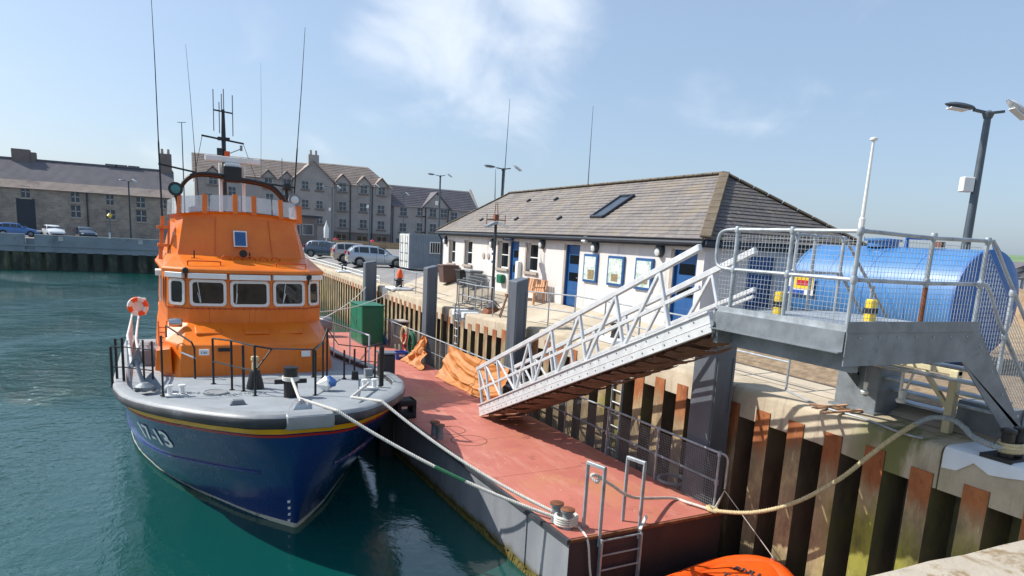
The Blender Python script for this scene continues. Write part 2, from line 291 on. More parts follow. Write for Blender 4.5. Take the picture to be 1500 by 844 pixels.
# ------------------------------------------------------------------ mesh building
WM = {}
class MB:
    def __init__(s): s.v = []; s.f = []; s.mi = []; s.uv = None
    def add(s, pts, faces, mi=0):
        n = len(s.v); s.v += [Vector(p) for p in pts]; s.f += [tuple(n+i for i in f) for f in faces]; s.mi += [mi]*len(faces); return s
    def box(s, c, d, rz=0, mi=0, mat=None):
        x, y, z = d[0]/2, d[1]/2, d[2]/2
        M_ = mat if mat is not None else Matrix.Rotation(rz, 3, 'Z'); c = Vector(c)
        p = [c+M_ @ Vector(q) for q in ((-x, -y, -z), (x, -y, -z), (x, y, -z), (-x, y, -z), (-x, -y, z), (x, -y, z), (x, y, z), (-x, y, z))]
        return s.add(p, ((0, 3, 2, 1), (4, 5, 6, 7), (0, 1, 5, 4), (1, 2, 6, 5), (2, 3, 7, 6), (3, 0, 4, 7)), mi)
    def span(s, a, b, mi=0):
        return s.box([(a[i]+b[i])/2 for i in range(3)], [abs(b[i]-a[i]) for i in range(3)], mi=mi)
    def bar(s, a, b, w, h, up=(0, 0, 1), mi=0):
        a, b = Vector(a), Vector(b); d = b-a; l = d.length; d.normalize(); u = Vector(up)
        if abs(d.dot(u)) > .98: u = Vector((0, 1, 0))
        x = d.cross(u).normalized(); u = x.cross(d)
        return s.box((a+b)/2, (w, l, h), mi=mi, mat=Matrix((x, d, u)).transposed())
    def tube(s, pts, r, n=8, mi=0, closed=False):
        pts = [Vector(p) for p in pts]; k = len(pts); rs = r if isinstance(r, (list, tuple)) else [r]*k
        rings = []; px = None
        for i, p in enumerate(pts):
            if closed: d = pts[(i+1) % k]-pts[i-1]
            else: d = pts[min(i+1, k-1)]-pts[max(i-1, 0)]
            d.normalize()
            if px is None:
                u = Vector((0, 0, 1)) if abs(d.z) < .9 else Vector((1, 0, 0)); px = d.cross(u).normalized()
            else:
                px = (px-d*px.dot(d)); px = px.normalized() if px.length > 1e-5 else d.orthogonal().normalized()
            y = d.cross(px)
            rings.append([p+(px*math.cos(2*math.pi*j/n)+y*math.sin(2*math.pi*j/n))*rs[i] for j in range(n)])
        v = [q for rg in rings for q in rg]; f = []
        for i in range(k if closed else k-1):
            for j in range(n):
                a = i*n+j; b = i*n+(j+1) % n; c = ((i+1) % k)*n+(j+1) % n; d2 = ((i+1) % k)*n+j; f.append((a, b, c, d2))
        if not closed: f.append(tuple(range(n-1, -1, -1))); f.append(tuple((k-1)*n+j for j in range(n)))
        return s.add(v, f, mi)
    def lathe(s, prof, c=(0, 0, 0), n=16, mi=0, mat=None, cap=True):
        M_ = mat if mat is not None else Matrix.Identity(3); c = Vector(c); v = []; f = []
        for (r, z) in prof:
            for j in range(n):
                a = 2*math.pi*j/n; v.append(c+M_ @ Vector((r*math.cos(a), r*math.sin(a), z)))
        for i in range(len(prof)-1):
            for j in range(n): f.append((i*n+j, i*n+(j+1) % n, (i+1)*n+(j+1) % n, (i+1)*n+j))
        if cap: f.append(tuple(range(n-1, -1, -1))); f.append(tuple((len(prof)-1)*n+j for j in range(n)))
        return s.add(v, f, mi)
    def prism(s, poly, vec, mi=0):
        poly = [Vector(p) for p in poly]; vec = Vector(vec); n = len(poly)
        v = poly+[p+vec for p in poly]; f = [tuple(range(n-1, -1, -1)), tuple(range(n, 2*n))]+[(i, (i+1) % n, n+(i+1) % n, n+i) for i in range(n)]
        return s.add(v, f, mi)
    def poly(s, pts, mi=0): return s.add(pts, (tuple(range(len(pts))),), mi)
    def grid(s, rows, mi=0, closed=False):
        w = len(rows[0]); v = [p for r in rows for p in r]; f = []
        for i in range(len(rows)-1):
            for j in range(w if closed else w-1): f.append((i*w+j, i*w+(j+1) % w, (i+1)*w+(j+1) % w, (i+1)*w+j))
        return s.add(v, f, mi)
    def loft(s, rings, mi=0, cap0=True, cap1=True):
        n = len(rings[0]); b = len(s.v); s.grid(rings, mi, True)
        if cap0: s.f.append(tuple(b+j for j in range(n-1, -1, -1))); s.mi.append(mi)
        if cap1: k = b+(len(rings)-1)*n; s.f.append(tuple(k+j for j in range(n))); s.mi.append(mi)
        return s
    def build(s, name, mat, parent=None, local=False, smooth=False, bevel=0., seg=1, angle=35, fix=True):
        me = bpy.data.meshes.new(name); M_ = WM.get(parent.name) if parent is not None else None
        vs = s.v
        if M_ is not None and not local: iv = M_.inverted(); vs = [iv @ v for v in s.v]
        me.from_pydata([tuple(v) for v in vs], [], s.f)
        for k in (mat if isinstance(mat, (list, tuple)) else [mat]): me.materials.append(MAT[k])
        me.polygons.foreach_set('material_index', s.mi)
        if s.uv:
            ul = me.uv_layers.new(name='UVMap'); li = 0
            for fi, p in enumerate(me.polygons):
                for k, l in enumerate(p.loop_indices): ul.data[l].uv = s.uv[fi][k]
        if fix:
            bm = bmesh.new(); bm.from_mesh(me); bmesh.ops.recalc_face_normals(bm, faces=bm.faces); bm.to_mesh(me); bm.free()
        if smooth:
            me.polygons.foreach_set('use_smooth', [True]*len(me.polygons))
            try: me.set_sharp_from_angle(angle=R(angle))
            except Exception: pass
        me.update(); o = bpy.data.objects.new(name, me); COL.objects.link(o)
        if parent is not None: o.parent = parent; WM[o.name] = M_
        else: WM[o.name] = Matrix.Identity(4)
        if bevel:
            b = o.modifiers.new('bevel', 'BEVEL'); b.width = bevel; b.segments = seg; b.limit_method = 'ANGLE'; b.angle_limit = R(40); b.harden_normals = False
        return o
def tag(o, label=None, cat=None, group=None, kind=None):
    for k, v in (('label', label), ('category', cat), ('group', group), ('kind', kind)):
        if v: o[k] = v
    return o
def thing(name, label, cat, loc=(0, 0, 0), rz=0., group=None):
    o = bpy.data.objects.new(name, None); COL.objects.link(o); o.location = loc; o.rotation_euler = (0, 0, rz); o.empty_display_size = .3
    WM[o.name] = Matrix.Translation(Vector(loc)) @ Matrix.Rotation(rz, 4, 'Z'); return tag(o, label, cat, group)
def struct(o): o['kind'] = 'structure'; return o
def copy_tree(o, parent=None):
    c = o.copy(); COL.objects.link(c)
    if parent is not None: c.parent = parent
    for ch in list(o.children): copy_tree(ch, c)
    return c
def place(o, loc, rz=0., label=None):
    o.location = loc; o.rotation_euler = (0, 0, rz)
    if label: o['label'] = label
    return o
def share(o, parent=None, M_=None):
    c = o.copy(); COL.objects.link(c)
    if parent is not None: c.parent = parent
    return c
def textmesh(txt, size, shear=0., sx=1.):
    cu = bpy.data.curves.new('text', 'FONT'); cu.body = txt; cu.size = size; cu.shear = shear; cu.resolution_u = 3; cu.offset = size*.02
    o = bpy.data.objects.new('text', cu); COL.objects.link(o); bpy.context.view_layer.update()
    me = bpy.data.meshes.new_from_object(o.evaluated_get(bpy.context.evaluated_depsgraph_get()))
    v = [(p.co.x*sx, p.co.y) for p in me.vertices]; f = [tuple(p.vertices) for p in me.polygons]
    bpy.data.objects.remove(o); bpy.data.meshes.remove(me); bpy.data.curves.remove(cu); return v, f
def fine_text(v, f, cuts=2):
    bm = bmesh.new(); bv = [bm.verts.new((x, y, 0)) for x, y in v]
    for q in f:
        try: bm.faces.new([bv[i] for i in q])
        except ValueError: pass
    bmesh.ops.triangulate(bm, faces=bm.faces); bmesh.ops.subdivide_edges(bm, edges=bm.edges, cuts=cuts, use_grid_fill=True); bm.verts.index_update()
    r = [(p.co.x, p.co.y) for p in bm.verts], [tuple(p.index for p in q.verts) for q in bm.faces]; bm.free(); return r
def lerp(a, b, t): return a+(b-a)*t
def interp(tab, x):
    if x <= tab[0][0]: return tab[0][1]
    for (a, b), (c, d) in zip(tab, tab[1:]):
        if x <= c: return b+(d-b)*(x-a)/(c-a)
    return tab[-1][1]
def clamp(x, a=0., b=1.): return max(a, min(b, x))
def catenary(a, b, sag, n=24):
    a, b = Vector(a), Vector(b); return [a.lerp(b, i/n)-Vector((0, 0, 4*sag*(i/n)*(1-i/n))) for i in range(n+1)]
def smooth_path(pts, n=10):
    pts = [Vector(p) for p in pts]; out = []
    for i in range(len(pts)-1):
        p0 = pts[max(i-1, 0)]; p1 = pts[i]; p2 = pts[i+1]; p3 = pts[min(i+2, len(pts)-1)]
        for k in range(n):
            t = k/n; out.append(.5*((2*p1)+(p2-p0)*t+(2*p0-5*p1+4*p2-p3)*t*t+(3*p1-p0-3*p2+p3)*t*t*t))
    return out+[pts[-1]]
def laid_rope(pts, r, pitch=.16, strands=3, n=6):
    # three strands twisted round the path
    pts = [Vector(p) for p in pts]; P = [pts[0]]
    for a, b in zip(pts, pts[1:]):
        k = max(1, int((b-a).length/(pitch/6)))
        P += [a.lerp(b, i/k) for i in range(1, k+1)]
    mb = MB(); acc = 0; X = None; base = []
    for i, p in enumerate(P):
        d = (P[min(i+1, len(P)-1)]-P[max(i-1, 0)]).normalized()
        if i: acc += (P[i]-P[i-1]).length
        if X is None: X = d.orthogonal().normalized()
        X = (X-d*X.dot(d)).normalized(); Y = d.cross(X); base.append((p, X.copy(), Y, acc))
    for k in range(strands):
        mb.tube([p+(x*math.cos(2*math.pi*(s/pitch+k/strands))+y*math.sin(2*math.pi*(s/pitch+k/strands)))*r*.5 for p, x, y, s in base], r*.56, n)
    return mb
# ================================================================== SETTING
WATER = -3.85; DECK = -2.65; QX = 9.6
def cope_z(y): return -.37-.30*clamp((y-17)/7)
def gz(x, y):
    zc = cope_z(y); zh = 0. if y < 36 else lerp(0, -.35, clamp((y-36)/8))
    if x > 19: zh = lerp(zh, -.25, clamp((x-19)/4))
    return lerp(zc, zh, clamp((x-10.5)/1.5))
mb = MB(); mb.grid([[(x, y, WATER) for x in (-3000, -60, 12, 60)] for y in (-60, 40, 91.6)]); struct(mb.build('water', 'water', fix=False))
# quay ground: one sheet from the cope to the far shore
xs = [10.55, 11, 11.5, 12, 12.3, 14, 16, 19, 21, 23, 30, 60, 150, 600, 6000]; ys = [-400, -60, -10, 3.6, 6, 9, 12, 15, 17, 18.5, 20, 22, 24, 28, 32, 36, 38, 40, 42, 44, 50, 70, 91.7, 105, 150, 400, 1500, 9000]
mb = MB(); mb.grid([[(x, y, gz(x, y)) for x in xs] for y in ys]); struct(mb.build('quay_ground', 'quay_surface', smooth=True, fix=False))
mb = MB(); mb.grid([[(x, y, -.45) for x in (-6000, -600, -100, -20, 10.55)] for y in (92.3, 105, 150, 400, 1500, 9000)]); struct(mb.build('far_quay_ground', 'quay_surface', fix=False))
# low green hill along the horizon
mb = MB(); rows = []
for k, (dz, dd) in enumerate(((-2, 0), (10, 60), (17, 160), (21, 320), (-5, 700))):
    rows.append([(500+dd+40*math.sin(i*.7), -900+i*110, max(-2, dz*(.75+.35*math.sin(i*.45+1)+.12*math.sin(i*1.3))) if dz > 0 else dz) for i in range(40)])
mb.grid(rows); struct(mb.build('hill', 'hill_green', smooth=True, angle=80))
# joints scored in the concrete apron
qw = thing('quay_wall', 'rusty sheet piled quay wall with stained concrete cope beside the pontoon', 'quay wall', (QX, 20, -4))
PITCH_P = .772
def pile_profile():
    # plan (x,y) of one pan: out-pan face, webs, half in-pans
    h = PITCH_P/2
    return [(.50, -h), (.50, -.25), (.0, -.17), (.0, .17), (.50, .25), (.50, h)]
pr = pile_profile(); protos = {}
def sheet_pile(y, ztop, key):
    if key not in protos:
        mb = MB(); ro = []
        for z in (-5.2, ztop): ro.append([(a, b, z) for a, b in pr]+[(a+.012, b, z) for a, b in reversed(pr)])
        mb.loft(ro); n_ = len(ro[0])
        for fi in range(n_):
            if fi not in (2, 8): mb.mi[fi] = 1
        o = mb.build('sheet_pile', ['sheet_pile', 'pile_recess'], local=True); o.parent = qw; WM[o.name] = WM[qw.name]; protos[key] = o
    else: o = share(protos[key], qw)
    o.location = (0, y-20, 4); return o
y0 = 9.07; i0 = -9
for i in range(i0, 106):
    y = y0+i*PITCH_P
    if y < 2.2: continue
    zt = round(cope_z(y)-.31-(.12*clamp((7-y)/1.5) if y < 7 else 0), 1); sheet_pile(y, zt, zt)
# cope beam in cast lengths with open joints, arris rounded
ye = [2.4, 5.75, 9.9, 14.4, 18.2, 21.4, 24.25, 25.6, 31, 35.5, 36.7, 42, 48, 54, 60, 70, 80, 91.7]
for a, b in zip(ye, ye[1:]):
    mb = MB(); rings = []
    for k in range(5):
        y = lerp(a+.012, b-.012, k/4); z = cope_z(y); zb = z-.58-(.06 if y < 7 else 0)
        rings.append([(QX+.018, y, zb), (QX+.014, y, z-.1), (QX+.04, y, z-.03), (QX+.1, y, z), (10.56, y, z+.004), (10.56, y, zb)])
    mb.loft(rings); mb.build('cope_block', 'concrete_dark' if a in (24.25, 35.5) else 'cope_concrete', qw, smooth=True, angle=50)
# scored joint lines running along the apron
mb = MB()
for x in (10.75, 11.0, 11.28):
    for ya, yb in ((3.7, 9), (9, 17)):
        mb.add([(x, ya, gz(x, ya)+.004), (x+.018, ya, gz(x, ya)+.004), (x+.018, yb, gz(x, yb)+.004), (x, yb, gz(x, yb)+.004)], ((0, 1, 2, 3),))
struct(mb.build('apron_joints', 'concrete_dark'))
# the quay the photograph is taken from: rough concrete coping
mb = MB(); rows = []
for j in range(9):
    yy = 2.47-j*.55; rows.append([(x, yy+(.012*mnoise.noise((x*3, yy, 0)) if j == 0 else 0), .30+.012*mnoise.noise((x*2.1, yy*2.1, 3))) for x in [-7+i*.35 for i in range(60)]])
mb.grid(rows); top = rows[0]; mb.grid([top, [(p[0], p[1]-.02, -5.2) for p in top]])
struct(mb.build('near_quay', 'concrete_pale', smooth=True, angle=40))
# ================================================================== PONTOON
TH = R(2.9); PO = Vector((5.6, 9.05, 0))
pU = Vector((-math.sin(TH), math.cos(TH), 0)); pW = Vector((math.cos(TH), math.sin(TH), 0))
def pp(a, s, z=0): return PO+pW*a+pU*s+Vector((0, 0, DECK+z))
def pl(P): d = Vector((P[0], P[1], 0))-PO; return d.dot(pW), d.dot(pU)
PW_, PL_ = 3.42, 24.
po = thing('pontoon', 'long grey steel pontoon with red deck moored under the quay wall', 'pontoon', (5.6, 9.05, WATER), TH)
mb = MB(); ring = lambda z, e=0: [pp(-e, -e, z), pp(PW_+e, -e, z), pp(PW_+e, PL_+e, z), pp(-e, PL_+e, z)]
mb.loft([ring(-2.2), ring(-.02)]); mb.build('hull', 'pontoon_side', po)
cuts = [.03, 3.1, 5.62, 7.55, 10.4, 14.2, 19, PL_-.03]
for a, b in zip(cuts, cuts[1:]):
    mb = MB(); mb.prism([pp(.03, a+.006, -.02), pp(PW_-.03, a+.006, -.02), pp(PW_-.03, b-.006, -.02), pp(.03, b-.006, -.02)], (0, 0, .022)); mb.build('deck_plate', 'deck_red', po)
mb = MB()
mb.bar(pp(-.03, -.03, -.03), pp(-.03, PL_, -.03), .07, .09); mb.build('rubbing_strip', 'belt_black', po)
mb = MB(); mb.bar(pp(0, -.02, -.02), pp(PW_, -.02, -.02), .05, .05); mb.build('end_strip', 'rusty_steel', po)
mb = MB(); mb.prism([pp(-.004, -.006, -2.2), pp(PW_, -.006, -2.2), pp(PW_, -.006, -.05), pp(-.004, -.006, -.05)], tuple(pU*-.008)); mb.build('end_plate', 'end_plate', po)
# weed hanging at the waterline
mb = MB()
for i in range(500):
    s = random.random()*9.5; z = -1.2+.02*random.random(); l = .05+.12*random.random()*abs(mnoise.noise((s*.8, 1, 0)))*2; w = .03+.05*random.random(); b = pp(-.02-.03*random.random(), s, z+l)
    mb.add([b-pU*w, b+pU*w, b+pU*w*.4-pW*.04-Vector((0, 0, l+.1)), b-pU*w*.4-pW*.05-Vector((0, 0, l+.1))], ((0, 1, 2, 3),))
tag(mb.build('weed', 'algae', po, fix=False), kind='stuff')
for sp_ in (.0, 1.9, 3.6):                                             # side plates' butt straps
    mb = MB(); mb.bar(pp(-.012, 1.4+sp_*2.1, -1.5), pp(-.012, 1.4+sp_*2.1, -.1), .02, .03, up=(0, 1, 0)); mb.build('seam_strap', 'pontoon_side', po)
def twin_bollard(px1, px2):
    for px in (px1, px2):
        a, s = pl(atz(*px, DECK)); a = max(a, .14); mb = MB(); c = pp(a, s, .0)
        mb.lathe([(.10, 0), (.085, .03), (.085, .30), (.125, .31), (.125, .345), (.09, .355)], c, 14); o = mb.build('bollard', 'galv_dark', po, smooth=True)
        mb = MB(); mb.lathe([(.1255, .338), (.1255, .35), (.11, .358)], c, 14); mb.build('rusty_cap', 'rusty_steel', o, smooth=True)
twin_bollard((814, 764), (830, 774)); twin_bollard((632, 638), (641, 643))
# fence along the quay side
fs = thing('pontoon_fence', 'galvanised tube railing with square wire mesh along the quay side of pontoon', 'fence', tuple(pp(PW_-.1, .1)), TH)
FA = PW_-.1; posts = [.12, 1.85, 3.6, 5.4, 7.3, 9.3, 11.3, 13.3, 15.3, 17.3, 19.3, 21.3]
for s in posts:
    mb = MB(); mb.tube([pp(FA, s, 0), pp(FA, s, 1.12)], .024, 8); mb.lathe([(.04, .5), (.04, .6)], pp(FA, s, 0), 8); mb.lathe([(.038, 1.05), (.038, 1.15)], pp(FA, s, 0), 8); mb.build('post', 'galvanised', fs, smooth=True)
for h in (.56, 1.12):
    mb = MB(); mb.tube([pp(FA, posts[0], h), pp(FA, posts[-1], h)], .022, 8); mb.build('rail', 'galvanised', fs, smooth=True)
mb = MB(); mb.tube(smooth_path([pp(FA, .12, 1.12), pp(FA+.05, .02, 1.1), pp(FA+.09, -.02, 1.0), pp(FA+.09, -.02, .75), pp(FA+.09, -.02, .45)], 5), .022, 8); mb.build('end_loop', 'galvanised', fs, smooth=True)
def wire_panel(o0, ex, ez, lx, lz, step, w, parent, mat, name='mesh_panel', skew=None):
    # a panel of crossed wires: ex along, ez up
    mb = MB(); nx = int(lx/step); nz = int(lz/step); ex, ez = Vector(ex).normalized(), Vector(ez).normalized(); o0 = Vector(o0)
    for i in range(nx+1): mb.bar(o0+ex*(i*step), o0+ex*(i*step)+ez*lz, w, w, up=ex)
    for j in range(nz+1): mb.bar(o0+ez*(j*step)+Vector((0, 0, 0)), o0+ez*(j*step)+ex*lx, w*.9, w*.9)
    return tag(mb.build(name, mat, parent, fix=False), kind='stuff')
for a, b in zip(posts, posts[1:]): wire_panel(pp(FA-.03, a+.04, .05), pU, (0, 0, 1), b-a-.08, 1.02, .05 if a < 7 else .075, .006, fs, 'galv_dark')
# guide piles between pontoon and wall
def guide_pile(label, Y, xl, xr, dy, ztop, slant=.12, base=-5.2, mat='pile_grey'):
    o = thing('guide_pile', label, 'pile', (xl, Y, base), group='guide piles of the pontoon')
    mb = MB(); v = []
    for z0, z1 in ((base, None), (None, ztop)):
        pass
    b = [(xl, Y), (xr, Y), (xr, Y+dy), (xl, Y+dy)]
    mb.loft([[(x, y, base) for x, y in b], [(x, y, ztop-(slant if x == xl else 0)) for x, y in b]]); mb.build('shaft', mat, o, bevel=.02)
    mb = MB(); mb.box((xl+.06, Y-.012, (base+ztop)/2-.2), (.05, .024, ztop-base-.5)); mb.box((xr-.06, Y-.012, (base+ztop)/2-.2), (.05, .024, ztop-base-.5)); mb.build('flange', mat, o)
    return o
def xat(px, py, Y): return aty(px, py, Y).x
guide_pile('tall grey steel guide pile farthest along, rising behind the green cabinet', 37.2, xat(535.5, 385, 37.2), xat(549, 385, 37.2)+.12, .55, .68)
guide_pile('tall grey steel guide pile rising behind the folded orange tarpaulin', 26.6, xat(626.5, 392, 26.6), xat(642, 392, 26.6), .55, 1.0)
guide_pile('tall grey steel guide pile just left of the wooden bench', 18.6, xat(757.5, 412, 18.6), xat(775, 412, 18.6), .6, 1.07)
guide_pile('thick grey steel guide pile standing under the upper end of the gangway', 9.75, xat(1046, 560, 9.75), xat(1074, 560, 9.75)+.02, .62, .62, .0)
# dark fender pile at the boat side of the pontoon
fp = thing('fender_pile', 'square black fender pile standing between lifeboat bow and pontoon', 'pile', (4.9, 18.1, -5))
q = atz(567, 606, DECK); mb = MB(); mb.box((q.x, q.y+.2, -3.2), (.40, .40, 4.35)); o = mb.build('shaft', 'pile_black', fp, bevel=.03); 
mb = MB(); mb.box((q.x, q.y+.2, -1.0), (.44, .44, .04)); mb.build('cap_plate', 'pile_grey', fp)
# rubber fender frame on the pontoon edge
rf = thing('rubber_fender', 'chunky black rubber fender block with openings on the pontoon edge', 'fender', tuple(pp(.1, 7.9)))
c = atz(596, 612, DECK); a0, s0 = pl(c)
for dz in (.02, .36): mb = MB(); mb.bar(pp(a0-.28, s0+.1, dz+.06), pp(a0+.22, s0+.1, dz+.06), .5, .16); mb.build('block', 'black_rubber', rf, bevel=.03)
for da in (-.24, .17): mb = MB(); mb.bar(pp(a0+da, s0+.1, .0), pp(a0+da, s0+.1, .5), .12, .46); mb.build('upright', 'black_rubber', rf, bevel=.02)
# boarding ladder hooked on the end
bl_ = thing('boarding_ladder', 'galvanised boarding ladder with two tall hoop handrails at the pontoon end', 'ladder', tuple(pp(1, 0)))
hoops = [((868, 783), (889, 795)), ((931, 775), (944, 785))]
la = []
for (p1, p2) in hoops:
    a1, s1 = pl(atz(*p1, DECK)); a2, s2 = a1+.09, -.04
    s1 = .32; la.append(a2)
    mb = MB(); H = 1.18
    mb.bar(pp(a1, s1, .0), pp(a1, s1, H), .06, .04, up=(0, 1, 0)); mb.bar(pp(a2, s2, -.2), pp(a2, s2, H), .06, .04, up=(0, 1, 0)); mb.bar(pp(a1, s1+.02, H), pp(a2, s2-.02, H), .06, .06); mb.build('handrail', 'galvanised', bl_, bevel=.006)
mb = MB()
for a in la: mb.bar(pp(a, -.10, -.05), pp(a, -.10, -2.3), .035, .07, up=(0, 1, 0))
mb.build('stile', 'galvanised', bl_)
for k in range(8):
    mb = MB(); mb.tube([pp(la[0], -.10, -.08-.27*k), pp(la[1], -.10, -.08-.27*k)], .016, 8); mb.build('rung', 'galvanised', bl_)
mb = MB(); mb.bar(pp(la[1]-.05, -.12, .0), pp(la[1]+.22, .06, .14), .05, .05); mb.build('hook', 'aluminium', bl_)
# small loose things on the pontoon
mb = MB(); c = atz(985, 706, DECK); mb.tube([c+Vector((.30*math.cos(i*.3), .30*math.sin(i*.3), .05)) for i in range(21)], .04, 8, closed=True)
tag(mb.build('rubber_ring', 'grey_plastic', smooth=True), 'grey rubber ring lying on the pontoon behind boarding ladder', 'ring')
def deck_circle(px, rad, label):
    mb = MB(); c = atz(*px, DECK+.006); n = 40
    mb.grid([[c+Vector((r*math.cos(2*math.pi*i/n), r*math.sin(2*math.pi*i/n), 0)) for i in range(n)] for r in (rad, rad+.025)], closed=True)
    tag(mb.build('rust_ring', 'orange_dark' if 0 else 'rusty_steel', po), kind=None)
deck_circle((687, 645), .42, ''); deck_circle((660, 630), .36, '')
# wall ladders
def wall_ladder(label, Y, ztop, zbot):
    o = thing('wall_ladder', label, 'ladder', (QX-.12, Y, zbot), group='ladders fixed to the quay wall')
    for d in (-.2, .2): mb = MB(); mb.box((QX-.06, Y+d, (ztop+zbot)/2), (.06, .025, ztop-zbot)); mb.build('stile', 'galvanised', o)
    z = zbot+.15
    while z < ztop-.1: mb = MB(); mb.tube([(QX-.06, Y-.2, z), (QX-.06, Y+.2, z)], .018, 6); mb.build('rung', 'aluminium', o); z += .3
    return o
yl = atx(671, 470, QX).y; wall_ladder('steel ladder on quay wall between two white painted cope ends', yl, -.4, -3.6)
yl2 = atx(905, 600, QX).y; wall_ladder('steel ladder on quay wall below the middle of the gangway', yl2, -.55, -3.6)
for k, d in enumerate((-.52, .52)):
    mb = MB(); y = yl+d; mb.box((QX+.3, y, cope_z(y)-.1), (.66, .3, .24)); tag(mb.build('white_cap', 'white_coating', qw, bevel=.03), label='white painted cope end beside ladder')
# white coated corner of the cope at the mooring post
mb = MB(); rings = []
for k in range(14):
    y = lerp(3.0, 5.72, k/13); z = cope_z(y)+.014; d = .10+.16*abs(mnoise.noise((y*2.3, 0, 1)))*2+(.14 if k > 11 else 0)
    rings.append([(QX-.004, y, z-d), (QX+.0, y, z-.08), (QX+.03, y, z-.015), (QX+.1, y, z+.006), (QX+.82+.25*mnoise.noise((y*1.7, 4, 0)), y, z+.004)])
mb.grid(rings); tag(mb.build('white_patch', 'white_coating', qw, smooth=True), label='white coating run over the cope edge')
# ================================================================== GANGWAY
GT = [Vector((6.98, 7.72, 1.0)), Vector((7.22, 16.75, DECK+.02))]      # left stringer bottom edge, top end and foot
gd = (GT[0]-GT[1]); GL = gd.length; gd.normalize(); gside = Vector((gd.y*-1, gd.x, 0)).normalized()
if gside.x < 0: gside = -gside
gup = gside.cross(gd).normalized(); gup = gup if gup.z > 0 else -gup
gw = thing('gangway', 'aluminium truss gangway sloping from the landing down to the pontoon', 'gangway', tuple(GT[1]))
def gp(side, s, h): return GT[1]+gd*s+gup*h+gside*side
GWD = 1.08; HT = 1.30; HM = .72; S0 = .06
nodes = [GL*t for t in (0.02, .075, .16, .255, .365, .485, .615, .755, .895)]
for side in (0, GWD):
    mb = MB(); mb.bar(gp(side, 0, .14), gp(side, GL, .14), .07, .30, up=gup)
    mb.bar(gp(side, 0, .30), gp(side, GL, .30), .13, .035, up=gup); mb.bar(gp(side, 0, .13), gp(side, GL, .13), .085, .012, up=gup)
    o = mb.build('stringer', 'aluminium', gw, bevel=.006)
    mb = MB(); sgn = -1 if side == 0 else 1
    for k in range(60):
        s = .2+k*(GL-.4)/59; mb.lathe([(.013, 0), (.013, .012), (.005, .016)], gp(side, s, .06 if k % 2 else .23)+gside*sgn*.036, 6, mat=Matrix((gd, gup, gside*sgn)).transposed())
    mb.build('bolts', 'galv_dark', o)
    mb = MB(); mb.bar(gp(side, S0, HT), gp(side, GL+.0, HT), .075, .11, up=gup); mb.build('top_rail', 'aluminium', gw, bevel=.012)
    mb = MB(); mb.bar(gp(side, S0, HM), gp(side, GL*.985, HM), .05, .07, up=gup); mb.build('middle_rail', 'aluminium', gw, bevel=.008)
    if side: mb = MB(); mb.bar(gp(side-.05, S0, HM-.12), gp(side-.05, GL*.985, HM-.12), .04, .05, up=gup); mb.build('hand_rail', 'aluminium', gw, bevel=.006)
    for i, s in enumerate(nodes):
        mb = MB(); mb.bar(gp(side, s, .3), gp(side, s-.02, HT), .06, .06, up=gside); mb.build('post', 'aluminium', gw, bevel=.008)
        if i+1 < len(nodes):
            n = nodes[i+1]; mb = MB()
            if i < 3: mb.tube([gp(side, s+.05, HT-.06), gp(side, n-.05, .34)], .032, 8)
            else: mb.bar(gp(side, s+.05, .34), gp(side, n-.05, HT-.06), .055, .055, up=gside)
            mb.build('diagonal', 'aluminium', gw, smooth=(i < 3))
k = 0; s = .1; slat = None
while s < GL-.1:
    if slat is None:
        mb = MB(); mb.box((0, 0, 0), (GWD-.09, .135, .03)); slat = mb.build('tread', 'timber', local=True); slat.parent = gw; o = slat
    else: o = share(slat, gw)
    M_ = Matrix((gside, gd, gup)).transposed().to_4x4(); M_.translation = gp(GWD/2, s, .03)-GT[1]; o.matrix_local = M_; s += .162; k += 1
for t_ in (.12, .3, .48, .66, .84): mb = MB(); mb.bar(gp(.04, GL*t_, -.03), gp(GWD-.04, GL*t_, -.03), .06, .06, up=gup); mb.build('cross_beam', 'rusty_steel', gw)
# sagging net slung under the treads, seen edge on as brown folds
mb = MB(); rows = []
for i in range(90):
    s = lerp(.5, GL+.0, i/89); rows.append([gp(lerp(-.02, GWD+.02, j/6), s, -.07-.10*math.sin(math.pi*j/6)*(.6+.4*math.sin(i*.9+j))-.02*math.sin(i*2.3)) for j in range(7)])
for i in range(0, 89):
    if i % 4 == 3: continue
    mb.add(rows[i]+rows[i+1], [(j, j+1, j+8, j+7) for j in range(6)])
mb.build('under_net', 'timber', gw, fix=False)
mb = MB(); mb.tube([gp(-.03, GL+.02, .12), gp(GWD+.03, GL+.02, .12)], .05, 10); mb.build('hinge_pin', 'galv_dark', gw, smooth=True)
# ================================================================== LANDING PLATFORM AND STAIR
X0, X1, Y0, Y1, ZD, ZR = 7.0, 9.45, 5.5, 7.75, 1.32, 2.48
pf = thing('landing_platform', 'galvanised steel landing with mesh railings at the head of the gangway', 'platform', (8.2, 6.6, -.4))
mb = MB(); mb.span((X0, Y0, ZD-.05), (X1, Y1, ZD)); mb.build('deck', 'galvanised', pf)
